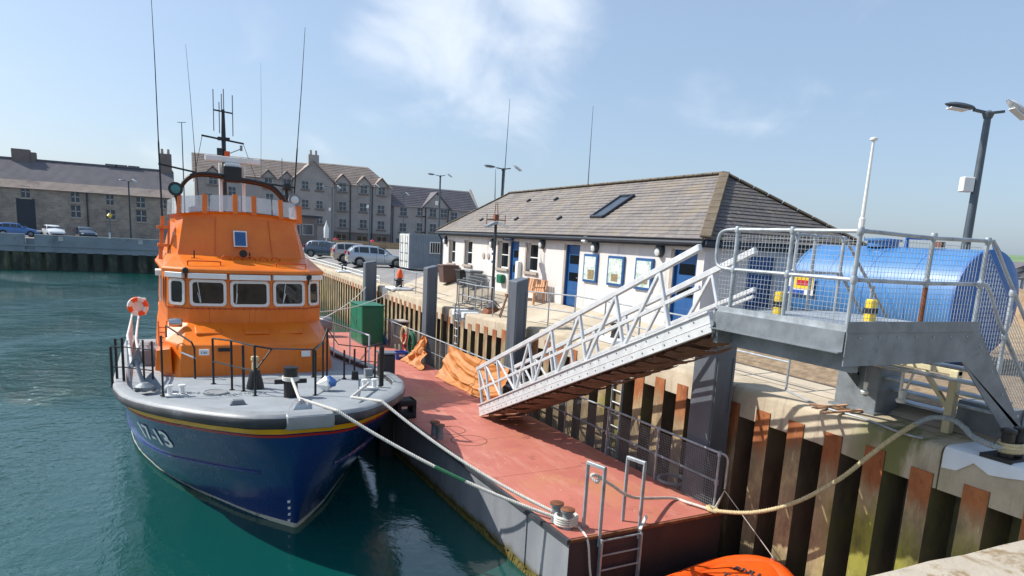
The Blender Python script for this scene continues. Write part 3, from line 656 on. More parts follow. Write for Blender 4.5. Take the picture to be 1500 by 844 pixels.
# side channels
def channel(a, b, h, z, inw, name='side_beam'):
    mb = MB(); a, b = Vector(a), Vector(b); i = Vector(inw)
    mb.bar(a+Vector((0, 0, z-h/2)), b+Vector((0, 0, z-h/2)), .012, h); mb.bar(a+i*.04+Vector((0, 0, z)), b+i*.04+Vector((0, 0, z)), .09, .014); mb.bar(a-i*.02+Vector((0, 0, z-h)), b-i*.02+Vector((0, 0, z-h)), .12, .016)
    return mb.build(name, 'galv_dark', pf)
channel((X0-.01, Y0+.02, 0), (X0-.01, Y1-.02, 0), .24, ZD-.02, (1, 0, 0)); channel((X0+.03, Y1-.0, 0), (X1, Y1-.0, 0), .28, ZD-.02, (0, -1, 0))
mb = MB(); mb.bar((X0+.02, Y0, ZD+.03), (X0+.02, Y1, ZD+.03), .012, .07); mb.build('toe_board', 'galvanised', pf)
mb = MB(); mb.bar((X0+.35, Y0+.1, ZD-.42), (X0+.35, Y1-.05, ZD-.42), .12, .22); mb.build('lower_beam', 'galv_dark', pf)
mb = MB(); mb.bar((X0+.02, Y1-.04, ZD-.38), (X1-.6, Y1-.04, ZD-.38), .08, .2); mb.build('lower_beam', 'galv_dark', pf)
# near face plate and stair stringers (one cranked plate)
SR = 1.30; xs0 = X1+.02; zb = -.3
def stringer(y):
    top = [(X0-.02, ZD+.02), (xs0+.02, ZD+.02), (xs0+1.72, ZD+.02-1.72*1.0)]
    bot = [(xs0+1.72, zb), (xs0+1.20, zb), (xs0-.22, ZD-.42), (X0-.02, ZD-.42)]
    mb = MB(); mb.prism([(x, y, z) for x, z in top+bot], (0, .014, 0)); return mb
o = stringer(Y0-.02).build('stair_stringer', 'galv_dark', pf)
mb = MB()
for k in range(12):
    x = lerp(X0+.2, xs0+1.5, k/11); z = (ZD-.08 if x < xs0 else ZD-.10-(x-xs0))
    mb.lathe([(.014, 0), (.014, .01), (.006, .014)], (x, Y0-.02, z), 6, mat=Matrix(((1, 0, 0), (0, 0, -1), (0, 1, 0))))
mb.build('bolts', 'galvanised', o)
mb = MB(); mb.bar((X0-.05, Y0-.028, ZD+.05), (xs0, Y0-.028, ZD+.05), .012, .13); mb.build('toe_board', 'galv_dark', pf)
stringer(Y1-.02).build('stair_stringer', 'galv_dark', pf)
for k in range(7):
    mb = MB(); x = xs0+.14+k*.225; mb.span((x-.12, Y0, ZD-.215*(k+1)), (x+.12, Y1-.03, ZD-.215*(k+1)+.035)); mb.build('stair_tread', 'galvanised', pf)
# under-stair box and pedestal on the cope
mb = MB(); mb.span((10.72, Y0+.05, -.36), (11.05, Y0+.8, .12)); mb.build('stair_foot', 'galv_dark', pf)
q = atz(1226, 588, -.37); 
mb = MB(); mb.span((10.28, 7.35, -.36), (10.85, 8.15, .62)); mb.build('pedestal', 'galv_dark', pf, bevel=.01)
mb = MB(); mb.bar((9.5, 7.6, ZD-.4), (10.3, 7.75, .55), .3, .16); mb.build('knee_brace', 'galv_dark', pf)
mb = MB(); mb.span((10.2, 7.3, -.38), (10.95, 8.2, -.33)); mb.build('base_plate', 'galv_dark', pf)
# railings
def tube_part(pts, r, name, mat='galvanised', parent=None, n=8): mb = MB(); mb.tube(pts, r, n); return mb.build(name, mat, parent or pf, smooth=True)
def post(x, y, z0, z1, mat='galvanised'):
    mb = MB(); mb.tube([(x, y, z0), (x, y, z1+.03)], .027, 10)
    for z in (z1, (z0+z1)/2+.02): mb.lathe([(.036, -.045), (.043, -.02), (.043, .02), (.036, .045)], (x, y, z), 10)
    return mb.build('post', mat, pf, smooth=True)
zm = ZD+.60
pA, pB = (X0+.06, Y1-.18), (X0+.06, Y0+.06)
ypost = [Y1-.22, (Y0+Y1)/2-.18+.1, Y0+.06]
for y in ypost: post(X0+.06, y, ZD, ZR)
xpost = [8.32, X1-.03]
post(xpost[0], Y0+.02, ZD, ZR, 'rusty_steel' if 0 else 'galvanised'); post(xpost[1], Y0+.02, ZD, ZR)
mb = MB(); mb.tube([(xpost[0], Y0+.018, ZD+.02), (xpost[0], Y0+.018, zm-.06)], .0285, 10); mb.build('rust_sleeve', 'rusty_steel', pf, smooth=True)
# top rail, mid rail with the rounded return at the gangway
xl, yl_ = X0+.06, Y1+.02
tube_part(smooth_path([(xl, Y1-.5, ZR), (xl, Y1-.15, ZR), (xl, yl_+.06, ZR-.03), (xl, yl_+.14, ZR-.14), (xl, yl_+.14, zm+.14), (xl, yl_+.06, zm+.03), (xl, Y1-.15, zm), (xl, Y1-.5, zm)], 6), .024, 'rail_return')
tube_part([(xl, Y1-.2, ZR), (xl, Y0+.06, ZR)], .025, 'top_rail'); tube_part([(xl, Y1-.2, zm), (xl, Y0+.06, zm)], .025, 'middle_rail')
tube_part(smooth_path([(xl, Y0+.06, ZR), (xl+.25, Y0+.03, ZR), (8.3, Y0+.02, ZR-.015), (X1-.03, Y0+.02, ZR), (X1+.12, Y0+.02, ZR-.03), (X1+.62, Y0+.02, ZR-.52), (X1+1.62, Y0+.02, ZR-1.5)], 8), .025, 'top_rail')
tube_part(smooth_path([(xl, Y0+.06, zm), (xl+.25, Y0+.03, zm), (8.3, Y0+.02, zm-.01), (X1-.03, Y0+.02, zm), (X1+.16, Y0+.02, zm-.05), (X1+.42, Y0+.02, zm-.36), (X1+.66, Y0+.02, zm-.62), (X1+1.62, Y0+.02, zm-1.56)], 8), .025, 'middle_rail')
for dx in (.72, 1.6): post(X1+dx, Y0+.02, ZD-dx-.02, ZR-dx+.06)
# far side
for x in (8.42, 8.8): post(x, Y1-.05, ZD, ZR-.02)
post(X1-.02, Y1-.05, ZD, ZR-.02)
tube_part([(8.3, Y1-.05, ZR), (X1, Y1-.05, ZR), (X1+1.6, Y1-.05, ZR-1.6)], .024, 'top_rail'); tube_part([(8.3, Y1-.05, zm), (X1, Y1-.05, zm), (X1+1.6, Y1-.05, zm-1.6)], .024, 'middle_rail')
post(X1+.8, Y1-.05, ZD-.8, ZR-.78)
# mesh panels
ws = .062; ww = .0045
for a, b in ((ypost[1]+.04, yl_+.08), (ypost[2]+.04, ypost[1]-.04)): wire_panel((xl+.03, a, ZD+.06), (0, 1, 0), (0, 0, 1), b-a, 1.04, ws, ww, pf, 'galvanised')
wire_panel((xl+.08, Y0+.06, ZD+.08), (1, 0, 0), (0, 0, 1), 8.26-xl, 1.02, ws, ww, pf, 'galvanised'); wire_panel((8.36, Y0+.06, ZD+.08), (1, 0, 0), (0, 0, 1), 1.02, 1.02, ws, ww, pf, 'galvanised')
mb = MB(); n = 26
for i in range(n): x = X1+.06+i*.062; z = ZD-(x-X1)+.12; mb.bar((x, Y0+.06, z), (x, Y0+.06, z+1.0), ww, ww, up=(1, 0, 0))
for j in range(17): mb.bar((X1+.05, Y0+.06, ZD+.10+j*.062), (X1+1.62, Y0+.06, ZD+.10+j*.062-1.57), ww, ww)
tag(mb.build('mesh_panel', 'galvanised', pf, fix=False), kind='stuff')
# white aerial pole clamped to the corner post
mb = MB(); mb.tube([(xl, Y0+.06, ZR+.02), (xl, Y0+.06, ZR+.14), (xl+.0, Y0+.06, ZR+.15), (xl, Y0+.06, ZR+1.0)], [.034, .034, .022, .014], 10); mb.lathe([(.02, 0), (.042, .01), (.042, .03), (.02, .04)], (xl, Y0+.06, ZR+1.0), 12); mb.build('marker_pole', 'white_paint', pf, smooth=True)
# yellow and black bumpers at the gangway mouth and stair head
for px, top in (((1140, 460), .34), ((1273, 470), .32)):
    c = atz(*px, ZD); mb = MB(); mb.box((c.x, c.y, ZD+top/2-.02), (.13, .13, top)); o = tag(mb.build('bumper', 'sign_yellow', pf, bevel=.02), label='yellow bumper with black bands')
    for h in (.09,): mb = MB(); mb.box((c.x, c.y, ZD+h+.05), (.134, .134, .08)); mb.build('black_band', 'black_paint', o)
# ================================================================== FUEL TANK
TX, TY0, TY1, TR, TZ = 15.15, 8.7, 12.9, 1.12, 1.38
tk = thing('fuel_tank', 'large blue cylindrical fuel tank lying on saddles beside the landing', 'tank', (TX, 10.8, -.15))
ay = Matrix(((1, 0, 0), (0, 0, 1), (0, -1, 0)))
mb = MB(); prof = [(0.01, -.14), (TR*.4, -.12), (TR*.75, -.07), (TR*.95, -.02), (TR, .03)]
mb.lathe([(TR, 0), (TR, TY1-TY0)], (TX, TY0, TZ), 56, mat=Matrix(((1, 0, 0), (0, 0, 1), (0, 1, 0))), cap=False); mb.build('shell', 'tank_blue', tk, smooth=True)
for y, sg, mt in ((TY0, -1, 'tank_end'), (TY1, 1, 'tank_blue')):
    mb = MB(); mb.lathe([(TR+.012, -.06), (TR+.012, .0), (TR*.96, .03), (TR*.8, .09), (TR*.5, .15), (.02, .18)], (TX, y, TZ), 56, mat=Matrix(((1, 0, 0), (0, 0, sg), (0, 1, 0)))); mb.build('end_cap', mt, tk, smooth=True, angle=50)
for y in (TY0+1.05, TY0+2.1, TY0+3.15): mb = MB(); mb.lathe([(TR-.01, -.012), (TR+.005, -.006), (TR+.005, .006), (TR-.01, .012)], (TX, y, TZ), 56, mat=Matrix(((1, 0, 0), (0, 0, 1), (0, 1, 0))), cap=False); mb.build('weld_band', 'tank_end', tk, smooth=True)
for y in (TY0+.6, TY1-.6):
    mb = MB(); mb.prism([(TX-1.0, y, -.25), (TX+1.0, y, -.25), (TX+1.0, y, .9), (TX+.7, y, .52), (TX, y, .3), (TX-.7, y, .52), (TX-1.0, y, .9)], (0, .25, 0)); mb.build('saddle', 'tank_end', tk)
# manway and valves on top
ty = aty(1262, 360, 10.8); my = 11.2
mb = MB(); mb.lathe([(.34, 0), (.34, .14), (.40, .14), (.40, .19), (.1, .22)], (TX-.1, my, TZ+TR-.02), 20); mb.build('manway', 'tank_blue', tk, smooth=True)
mb = MB(); mb.tube([(TX-.1, my-.6, TZ+TR-.05), (TX-.1, my-.6, TZ+TR+.22), (TX-.1, my-1.0, TZ+TR+.22)], .05, 10); mb.lathe([(.09, 0), (.09, .09)], (TX-.1, my-1.05, TZ+TR+.17), 10); mb.build('vent_valve', 'tank_end', tk, smooth=True)
mb = MB(); mb.box((TX-.1, my-1.35, TZ+TR+.08), (.16, .2, .12)); mb.build('brass_valve', 'rusty_steel', tk)
mb = MB(); mb.prism([(TX+.2, TY0+.05, TZ+TR-.08), (TX-.0, TY0+.05, TZ+TR+.22), (TX+.55, TY0+.05, TZ+TR-.2)], (0, .08, 0)); mb.build('lifting_lug', 'tank_blue', tk)
# hazard sign on its flank
sx = TX-TR-.06
def sgn(y0, y1, z0, z1, mat, d=0.): mb = MB(); mb.span((sx-d-.006, y0, z0), (sx-d, y1, z1)); return mb.build('sign_panel', mat, tk)
s1 = atx(1152, 410, sx); s2 = atx(1190, 435, sx)
ya, yb = s2.y, s1.y
sgn(ya, yb, 1.22, 1.68, 'white_paint'); sgn(lerp(ya, yb, .02), lerp(ya, yb, .68), 1.36, 1.66, 'sign_yellow', .008); sgn(lerp(ya, yb, .2), lerp(ya, yb, .6), 1.45, 1.58, 'red_plastic', .016); sgn(lerp(ya, yb, .30), lerp(ya, yb, .7), 1.23, 1.33, 'blue_plastic', .008); sgn(lerp(ya, yb, .82), lerp(ya, yb, .97), 1.26, 1.4, 'blue_plastic', .008)
# ================================================================== things on the near cope
df = thing('davit_frame', 'cream painted steel hose davit with hanging couplings under the landing', 'davit', (9.75, 5.9, -.37))
b0 = atz(1386, 634, -.37); zt = over(1402, 543, b0); e0 = atx(1278, 549, b0.x)
mb = MB(); mb.box((b0.x, b0.y, (zt-.37)/2), (.12, .12, zt+.37)); mb.build('upright', 'cream_paint', df, bevel=.008)
mb = MB(); mb.bar((b0.x, b0.y-.06, zt-.03), (b0.x, e0.y, zt-.03), .10, .09); mb.build('arm', 'cream_paint', df, bevel=.008)
mb = MB(); mb.bar((b0.x, b0.y+.02, zt-.6), (b0.x, b0.y+.5, zt-.08), .07, .06); mb.build('brace', 'cream_paint', df)
mb = MB(); mb.bar((b0.x-.12, e0.y+.1, zt-.12), (b0.x-.12, e0.y-.75, zt-.12), .09, .08); mb.build('cross_arm', 'cream_paint', df)
for yy in (e0.y+.02, e0.y-.62):
    mb = MB(); mb.tube([(b0.x-.12, yy, zt-.16), (b0.x-.12, yy, zt-.46)], .025, 8); mb.tube([(b0.x-.02, yy-.1, zt-.16), (b0.x-.08, yy-.06, zt-.46)], .02, 8); mb.lathe([(.07, 0), (.09, .04), (.05, .08), (.06, .2), (.03, .22)], (b0.x-.11, yy-.03, zt-.66), 12); mb.build('coupling', 'white_paint', df, smooth=True)
mp_ = thing('mooring_post', 'dark double headed mooring post with rope turns on the white cope corner', 'mooring post', tuple(atz(1470, 672, -.36)))
c = atz(1470, 672, -.36); cy = c.y; cx = c.x
for dx, lean in ((-.0, -.03), (.2, .06)):
    mb = MB(); mb.tube([(cx+dx, cy-.02, -.4), (cx+dx+lean*.4, cy-.02, -.15), (cx+dx+lean, cy-.02, .02)], [.10, .08, .075], 14); mb.lathe([(.075, 0), (.095, .01), (.095, .05), (.05, .07)], (cx+dx+lean, cy-.02, .0), 14); mb.build('post', 'black_paint', mp_, smooth=True)
mb = MB(); mb.box((cx+.1, cy, -.34), (.6, .4, .05)); mb.build('base_plate', 'black_paint', mp_)
# hawser from mooring post over the davit foot, down to the pontoon and along to the boarding ladder
a1, s1 = pl(atz(1045, 752, DECK)); knot = pp(a1, s1, .05); lad = pp(la[0]+.02, .15, .72)
top_ = Vector((b0.x-.10, b0.y-.05, over(1378, 614, b0)))
pts = [Vector((cx-.02, cy-.1, -.2)), Vector((cx-.25, cy+.1, -.1)), atx(1412, 628, b0.x), top_, atx(1340, 620, b0.x-.12)]
hang = catenary(pts[-1], knot, .9, 18)
# real hanging curve measured between the two ends
hw = [Vector((cx+.1, cy-.12, -.22)), Vector((cx-.12, cy+.06, -.2)), atx(1425, 640, 9.92), atx(1413, 627, 9.95), atx(1393, 614, 9.95), atx(1365, 612, 9.85), atx(1340, 622, 9.66)]
P2 = Vector((9.5, 0, 0)); ctr = [(1306, 643), (1272, 669), (1225, 705), (1160, 738), (1100, 751)]
for i, q_ in enumerate(ctr): hw.append(atx(q_[0], q_[1], lerp(P2.x, knot.x, (i+1)/6)))
path = smooth_path(hw+[knot], 6)
hs = thing('mooring_hawser', 'thick laid rope from the quay mooring post sagging down to the pontoon deck', 'rope', tuple(knot))
ng = len(path)//2
laid_rope(path[:ng+1], .042, .15).build('grey_length', 'rope_grey', hs, smooth=True, angle=80); laid_rope(path[ng:], .038, .15).build('tan_length', 'rope_tan', hs, smooth=True, angle=80)
lad = pp(la[0]-.02, .16, 1.0); d1 = smooth_path([knot]+[Vector((*atz(x, y, DECK+.05)[:2], DECK+.05)) for x, y in ((1010, 737), (985, 730))]+[pp(la[1]+.1, .3, .42), pp(la[0]+.36, .22, .76), lad, pp(la[0]-.09, .2, .98), pp(la[0]-.04, .1, .9), pp(la[0]+.05, .16, .94)], 6)
laid_rope(d1, .03, .12).build('deck_length', 'rope_white', hs, smooth=True, angle=80)
mb = MB()
for k in range(5): mb.tube([knot+Vector((.07*math.sin(i*.7+k), .09*math.cos(i*.7+k)+k*.02, .02+.02*math.sin(i+k))) for i in range(10)], .022, 6)
mb.build('knot', 'rope_tan', hs, smooth=True)
for k in range(3):
    mb = MB(); mb.tube([(cx+.1+.19*math.cos(i*.32), cy-.02+.13*math.sin(i*.32), -.24+.045*k) for i in range(20)], .026, 6, closed=True); mb.build('rope_turn', 'rope_tan', hs, smooth=True)
# pipe laid along the cope edge
mb = MB(); mb.tube(smooth_path([atz(x, y, -.35) for x, y in ((1152, 572), (1205, 596), (1262, 612), (1320, 634), (1352, 642))], 6), .018, 8)
tag(mb.build('conduit', 'galvanised', smooth=True), 'thin grey conduit lying along the near edge of the cope', 'pipe')
for k, (a, b) in enumerate((((1195, 598), (1255, 592)), ((1185, 592), (1245, 600)), ((1205, 605), (1262, 601)))):
    mb = MB(); mb.bar(atz(*a, -.33), atz(*b, -.33), .05, .03); tag(mb.build('batten', 'pale_timber'), ['pale wooden batten lying nearest the landing pedestal', 'pale wooden batten crossing under another on the cope', 'pale wooden batten nearest the cope edge'][k], 'batten', 'battens on the cope')
# ================================================================== LIFEBOAT  (local: a across, s aft from the bow, z height above water)
B0 = Vector((1.95, 12.4, 0)); bU = pU; bW = pW
lb = thing('lifeboat', 'blue hulled orange lifeboat lying bow on beside the red pontoon', 'lifeboat', (1.95, 12.4, WATER), TH)
def H(z): return z-WATER
def bp(a, s, z): return Vector((a, s, H(z)))
def blz(px, py, z): d = atz(px, py, z)-B0; return d.dot(bW), d.dot(bU)          # sight line to a level
def bls(px, py, s):                                                                # sight line to a station
    d = ray(px, py); k = (s+B0.dot(bU))/(d.x*bU.x+d.y*bU.y); P = E0+d*k; return (P-B0).dot(bW), P.z
WD = [(0, .5), (.15, .95), (.5, 1.32), (1, 1.75), (1.9, 2.3), (2.8, 2.66), (3.6, 2.92), (4.7, 3.08), (6, 3.13), (11, 3.13), (17, 2.95)]
WL = [(0, .02), (.8, .64), (1.4, .98), (3.2, 1.85), (4.3, 2.3), (6, 2.75), (7.5, 2.98), (10, 3.03), (16, 3.0)]
ZS = [(0, -1.22), (1.5, -1.32), (3, -1.47), (6, -1.67), (10, -1.95), (17, -2.1)]
def sm(tab, x, e=.35):
    return (interp(tab, x-e)+2*interp(tab, x)+interp(tab, x+e))/4 if x > e else interp(tab, x)
def hull_w(d, t):
    a = sm(WD, d); b = sm(WL, d)
    if t <= 1: return b+(a-b)*(1-t)**lerp(2.0, .85, clamp(d/2.6))
    return b*max(0, 1-(t-1)*1.2)
def hull_pt(d, t, off=0., side=1):
    s = d+1.26*min(t, 1.2)**1.15; zd = interp(ZS, d)-.14
    z = lerp(zd, WATER, t) if t <= 1 else WATER-(t-1)*2.0
    return Vector(((hull_w(d, t)+off)*side, s-(off if d < .3 else 0), H(z)))
ds = [0, .05, .12, .22, .35, .5, .6, .7, .82, .95, 1.1, 1.25, 1.4]+[1.6+.15*i for i in range(24)]+[5.3, 5.7, 6.2, 7, 8, 9, 10, 12, 14, 15.6]
ts = [0, .04, .08, .12, .16, .2, .24, .28, .32, .36, .4, .44, .48, .52, .56, .62, .68, .74, .8, .86, .93, 1, 1.1, 1.3]
rows = []
for t_ in ts: rows.append([hull_pt(d, t_, 0, -1) for d in reversed(ds)]+[hull_pt(d, t_, 0, 1) for d in ds])
mb = MB(); mb.grid(rows); k = len(rows[0]); n = len(rows)
mb.f.append(tuple(i*k for i in range(n))+tuple(i*k+k-1 for i in reversed(range(n)))); mb.mi.append(0)
hull = mb.build('hull', 'hull_blue', lb, local=True, smooth=True, angle=60)
def band(t0, t1, off, mat, name, dmax=15.6):
    mb = MB(); dd = [d for d in ds if d <= dmax]
    for tt in ((t0, t1),):
        r = [[hull_pt(d, t_, o_, -1) for d in reversed(dd)]+[hull_pt(d, t_, o_, 1) for d in dd] for t_, o_ in ((t0, 0), (t0, off), (t1, off), (t1, 0))]
        mb.grid(r)
    return mb.build(name, mat, lb, local=True, smooth=True, angle=50)
band(.012, .055, .012, 'yellow_paint', 'yellow_stripe'); band(.065, .085, .010, 'red_paint', 'red_stripe'); band(.955, 1.03, .012, 'boot_white', 'boot_top')
# spray rail along the topsides
for sd in (-1, 1):
    mb = MB(); pa = [hull_pt(d, .44+.022*d, .0, sd) for d in ds if .45 <= d <= 14]
    rr = []
    for p in pa: rr.append([p+Vector((-.02*sd, 0, .03)), p+Vector((.05*sd, 0, .01)), p+Vector((.05*sd, 0, -.02)), p+Vector((-.02*sd, 0, -.05))])
    mb.loft(rr); mb.build('spray_rail', 'hull_blue', hull, local=True, smooth=True)
# belting: D fender swept round the sheer
def outline(sd, off=0): return [Vector((sd*(interp(WD, d)*.5+sm(WD, d)*.5+off), d, H(interp(ZS, d)))) for d in ds]
path = list(reversed(outline(-1)))+outline(1)
def sweep(path, prof):
    rr = []; k = len(path)
    for i, p in enumerate(path):
        d = path[min(i+1, k-1)]-path[max(i-1, 0)]; d.z = 0; d.normalize(); nrm = Vector((d.y, -d.x, 0))
        rr.append([p+nrm*o_+Vector((0, 0, z)) for o_, z in prof])
    return rr
i0 = len(ds)
mb = MB(); prof = [(-.12, .10), (-.02, .125), (.08, .12), (.15, .06), (.165, -.02), (.13, -.10), (.04, -.14), (-.12, -.14)]
mb.loft(sweep(path, prof)); mb.build('belting', 'belt_black', lb, local=True, smooth=True, angle=45)
mb = MB(); mb.loft(sweep(path, [(-.14, .105), (-.12, .136), (.085, .128), (.135, .09), (.15, .065), (.11, .06), (.06, .09), (-.02, .1)])); mb.build('belting_capping', 'pad_grey', lb, local=True, smooth=True)
padp = [p for p in path if p.y < .3 and abs(p.x) < 1.05]; mid = [Vector((x, -.02, H(-1.22))) for x in (-.42, -.2, 0, .2, .42)]
mb = MB(); mb.loft(sweep(mid, [(-.1, .13), (.06, .14), (.18, .10), (.205, -.02), (.18, -.15), (.02, -.18), (-.1, -.16)])); mb.build('bow_pad', 'pad_grey', lb, local=True, smooth=True, angle=50, bevel=.02)
# deck
mb = MB(); L_ = outline(-1, -.05); R_ = outline(1, -.05); rows = []
for a, b in zip(L_, R_): rows.append([a.lerp(b, j/8)+Vector((0, .04, -.03+.05*math.sin(math.pi*j/8))) for j in range(9)])
mb.grid(rows); deck = mb.build('deck', 'deck_grey', lb, local=True, smooth=True)
def dz(s): return interp(ZS, s)+.01
# hull number, mapped on the topside
def hull_text(txt, size, d0, t0, mat, shear, sx):
    v, f = fine_text(*textmesh(txt, size, shear, sx)); mb = MB(); P = []
    for (x, y) in v:
        d = d0-x; t_ = t0-y/2.2; q_ = hull_pt(max(d, .05), t_, .025, -1); P.append(q_)
    mb.add(P, f); return mb.build('hull_number', mat, hull, local=True, fix=False)
hull_text('17-13', .56, 3.75, .37, 'number_white', .0, 1.12)
mb = MB()
for k in range(4):
    a_ = hull_pt(.10, .72+.07*k, .012, -1); mb.box(a_+Vector((-.02, 0, 0)), (.05, .012, .05))
mb.build('draft_marks', 'white_paint', hull, local=True)
# ---- superstructure
def ring(pts, z): return [bp(a, s, (z[i] if isinstance(z, (list, tuple)) else z)) for i, (a, s) in enumerate(pts)]
def sym(half): return [(-a, s) for a, s in reversed(half)]+half if True else None
def loop(front, back): # front half points (a>0) from centre outward, mirrored, closed behind
    return [(-a, s) for a, s in reversed(front)]+[(a, s) for a, s in front]
tr0 = loop([(.9, 6.42), (1.85, 6.55), (2.22, 7.4), (2.28, 12.6)], 0); tr1 = loop([(.9, 6.52), (1.76, 6.65), (2.12, 7.45), (2.2, 12.6)], 0); tr2 = loop([(.8, 7.5), (1.55, 7.62), (2.0, 8.1), (2.12, 12.6)], 0)
mb = MB(); mb.loft([ring(tr0, -1.86), ring(tr1, -.9), ring(tr2, -.46)]); mb.build('trunk', 'orange_paint', lb, local=True, bevel=.03, seg=2)
w0 = loop([(.56, 7.52), (1.52, 7.66), (2.02, 8.14), (2.13, 12.4)], 0); w1 = loop([(.56, 7.56), (1.50, 7.70), (1.99, 8.17), (2.08, 12.4)], 0)
mb = MB(); mb.loft([ring(w0, -.5), ring(w0, -.08), ring(w1, .92)]); wh = mb.build('wheelhouse', 'orange_paint', lb, local=True, bevel=.015)
br = loop([(.56, 7.44), (1.58, 7.58), (2.12, 8.1), (2.2, 12.5)], 0); b2 = loop([(.56, 7.5), (1.56, 7.64), (2.08, 8.14), (2.16, 12.5)], 0); b3 = loop([(.7, 8.75), (1.75, 8.95), (1.95, 9.4), (2.0, 12.4)], 0)
mb = MB(); mb.loft([ring(br, .88), ring(br, .96), ring(b2, 1.0), ring(b3, 1.28)]); mb.build('roof', 'orange_paint', lb, local=True, bevel=.012)
f0 = loop([(.0001, 8.74), (.9, 8.82), (1.7, 9.0), (1.92, 9.5), (1.98, 12.2)], 0); f1 = loop([(.0001, 9.1), (.8, 9.17), (1.5, 9.35), (1.66, 9.8), (1.72, 12.2)], 0); f2 = loop([(.0001, 9.02), (.85, 9.10), (1.58, 9.28), (1.78, 9.8), (1.82, 12.2)], 0)
zt_ = [2.36, 2.36, 2.42, 2.5, 2.54, 2.54, 2.5, 2.42, 2.36, 2.36]
mb = MB(); mb.loft([ring(f0, 1.18), ring(f1, [z-.1 for z in zt_]), ring(f2, zt_), ring([(a*.96, s+.05) for a, s in f2], [z for z in zt_]), ring([(a*.95, s+.06) for a, s in f2], 2.1)], cap0=False); fly = mb.build('flybridge', 'orange_paint', lb, local=True, smooth=True, angle=22)
# windscreen panes and posts leaning outwards
f3 = [(a*.985, s+.02) for a, s in f2]; zs3 = [z+.46 for z in zt_]
def fpt(i, t, u): # between ring points i,i+1 at t; u up
    a = Vector(bp(*f2[i], zt_[i])).lerp(bp(*f2[i+1], zt_[i+1]), t); b = Vector(bp(*f3[i], zs3[i])).lerp(bp(*f3[i+1], zs3[i+1]), t); return a.lerp(b, u)
segs = [(0, 1), (1, 2), (2, 3), (3, 4), (5, 6), (6, 7), (7, 8), (8, 9)]
posts_ = [(1, 0.), (2, .0), (3, .0), (4, .5), (6, 0.), (7, 0.), (8, .0)]
for (i, t_) in ((1, .9), (2, .85), (3, .8), (5, .4) , (6, .35), (7, .25), (7, .98)):
    mb = MB(); a = fpt(min(i, 8), t_, -.12); b = fpt(min(i, 8), t_, 1.06); mb.bar(a, b, .13, .05, up=(0, 1, 0)); mb.build('screen_post', 'orange_paint', lb, local=True)
for i in range(0, 9):
    mb = MB(); q4 = [fpt(i, .02, .04), fpt(i, .98, .04), fpt(i, .98, 1), fpt(i, .02, 1)]
    if (q4[0]-q4[1]).length < .05: continue
    mb.prism(q4, (0, .008, 0)); mb.build('screen_pane', 'clear_glass', lb, local=True)
# wheelhouse windows
def rrect(w, h, r, n=5):
    o_ = []
    for cx_, cy_, a0 in ((w/2-r, h/2-r, 0), (-w/2+r, h/2-r, 90), (-w/2+r, -h/2+r, 180), (w/2-r, -h/2+r, 270)):
        o_ += [(cx_+r*math.cos(R(a0+90*k/n)), cy_+r*math.sin(R(a0+90*k/n))) for k in range(n+1)]
    return o_
def window(p, q_, zlo, zhi, ws_, wiper=None, brow=True):
    # p,q: plan ends of the facet
    p, q_ = Vector((p[0], p[1], 0)), Vector((q_[0], q_[1], 0)); ex = (q_-p).normalized(); nr = Vector((ex.y, -ex.x, 0)); c = (p+q_)/2+Vector((0, 0, H((zlo+zhi)/2))); ez = Vector((0, 0, 1))+nr*(-.03)
    w, h = ws_, zhi-zlo
    o_ = rrect(w, h, .11); i_ = rrect(w-.14, h-.14, .08); f = lambda uv, d: c+ex*uv[0]+ez*uv[1]+nr*d
    mb = MB(); n = len(o_); mb.grid([[f(u, 0) for u in o_], [f(u, .03) for u in o_], [f(u, .03) for u in i_], [f(u, -.015) for u in i_]], closed=True); fr = mb.build('window', 'window_frame', lb, local=True, smooth=True, angle=40)
    mb = MB(); mb.poly([f(u, .006) for u in i_]); mb.build('pane', 'dark_glass', fr, local=True)
    if brow:
        mb = MB(); mb.box(c+ez*(h/2+.10)+nr*.075, (w+.04, .15, .14), mat=Matrix((ex, nr, Vector((0, 0, 1)))).transposed()); mb.build('brow_board', 'white_paint', lb, local=True, bevel=.008)
    if wiper:
        mb = MB(); mb.bar(f((wiper[0]*w, h*.42), .035), f((wiper[1]*w, -h*.36), .035), .018, .018); mb.bar(f((wiper[1]*w-.01, -h*.38), .03), f((wiper[0]*w, h*.02), .03), .03, .02); mb.build('wiper', 'steel_bright', fr, local=True)
zl, zh = .0, .70
def pl_at(i, t_): a = w0[i]; b = w0[i+1]; return (lerp(a[0], b[0], t_), lerp(a[1], b[1], t_))
n_ = len(w0)  # 8: indices 0..7  (back-left .. back-right)
window(w0[2], w0[3], zl, zh, .90, (-.28, -.2)); window(w0[3], w0[4], zl-.01, zh-.01, 1.0, (-.33, -.35)); window(w0[4], w0[5], zl, zh, .88, (-.12, -.2)); window(w0[1], w0[2], zl, zh, .50); window(w0[5], w0[6], zl, zh, .50)
for k in range(2):
    a = (w0[0][0], 8.35+k*.95); b = (w0[0][0]+.015, 9.2+k*.95); window(b, a, zl, zh, .72, None, k == 0)
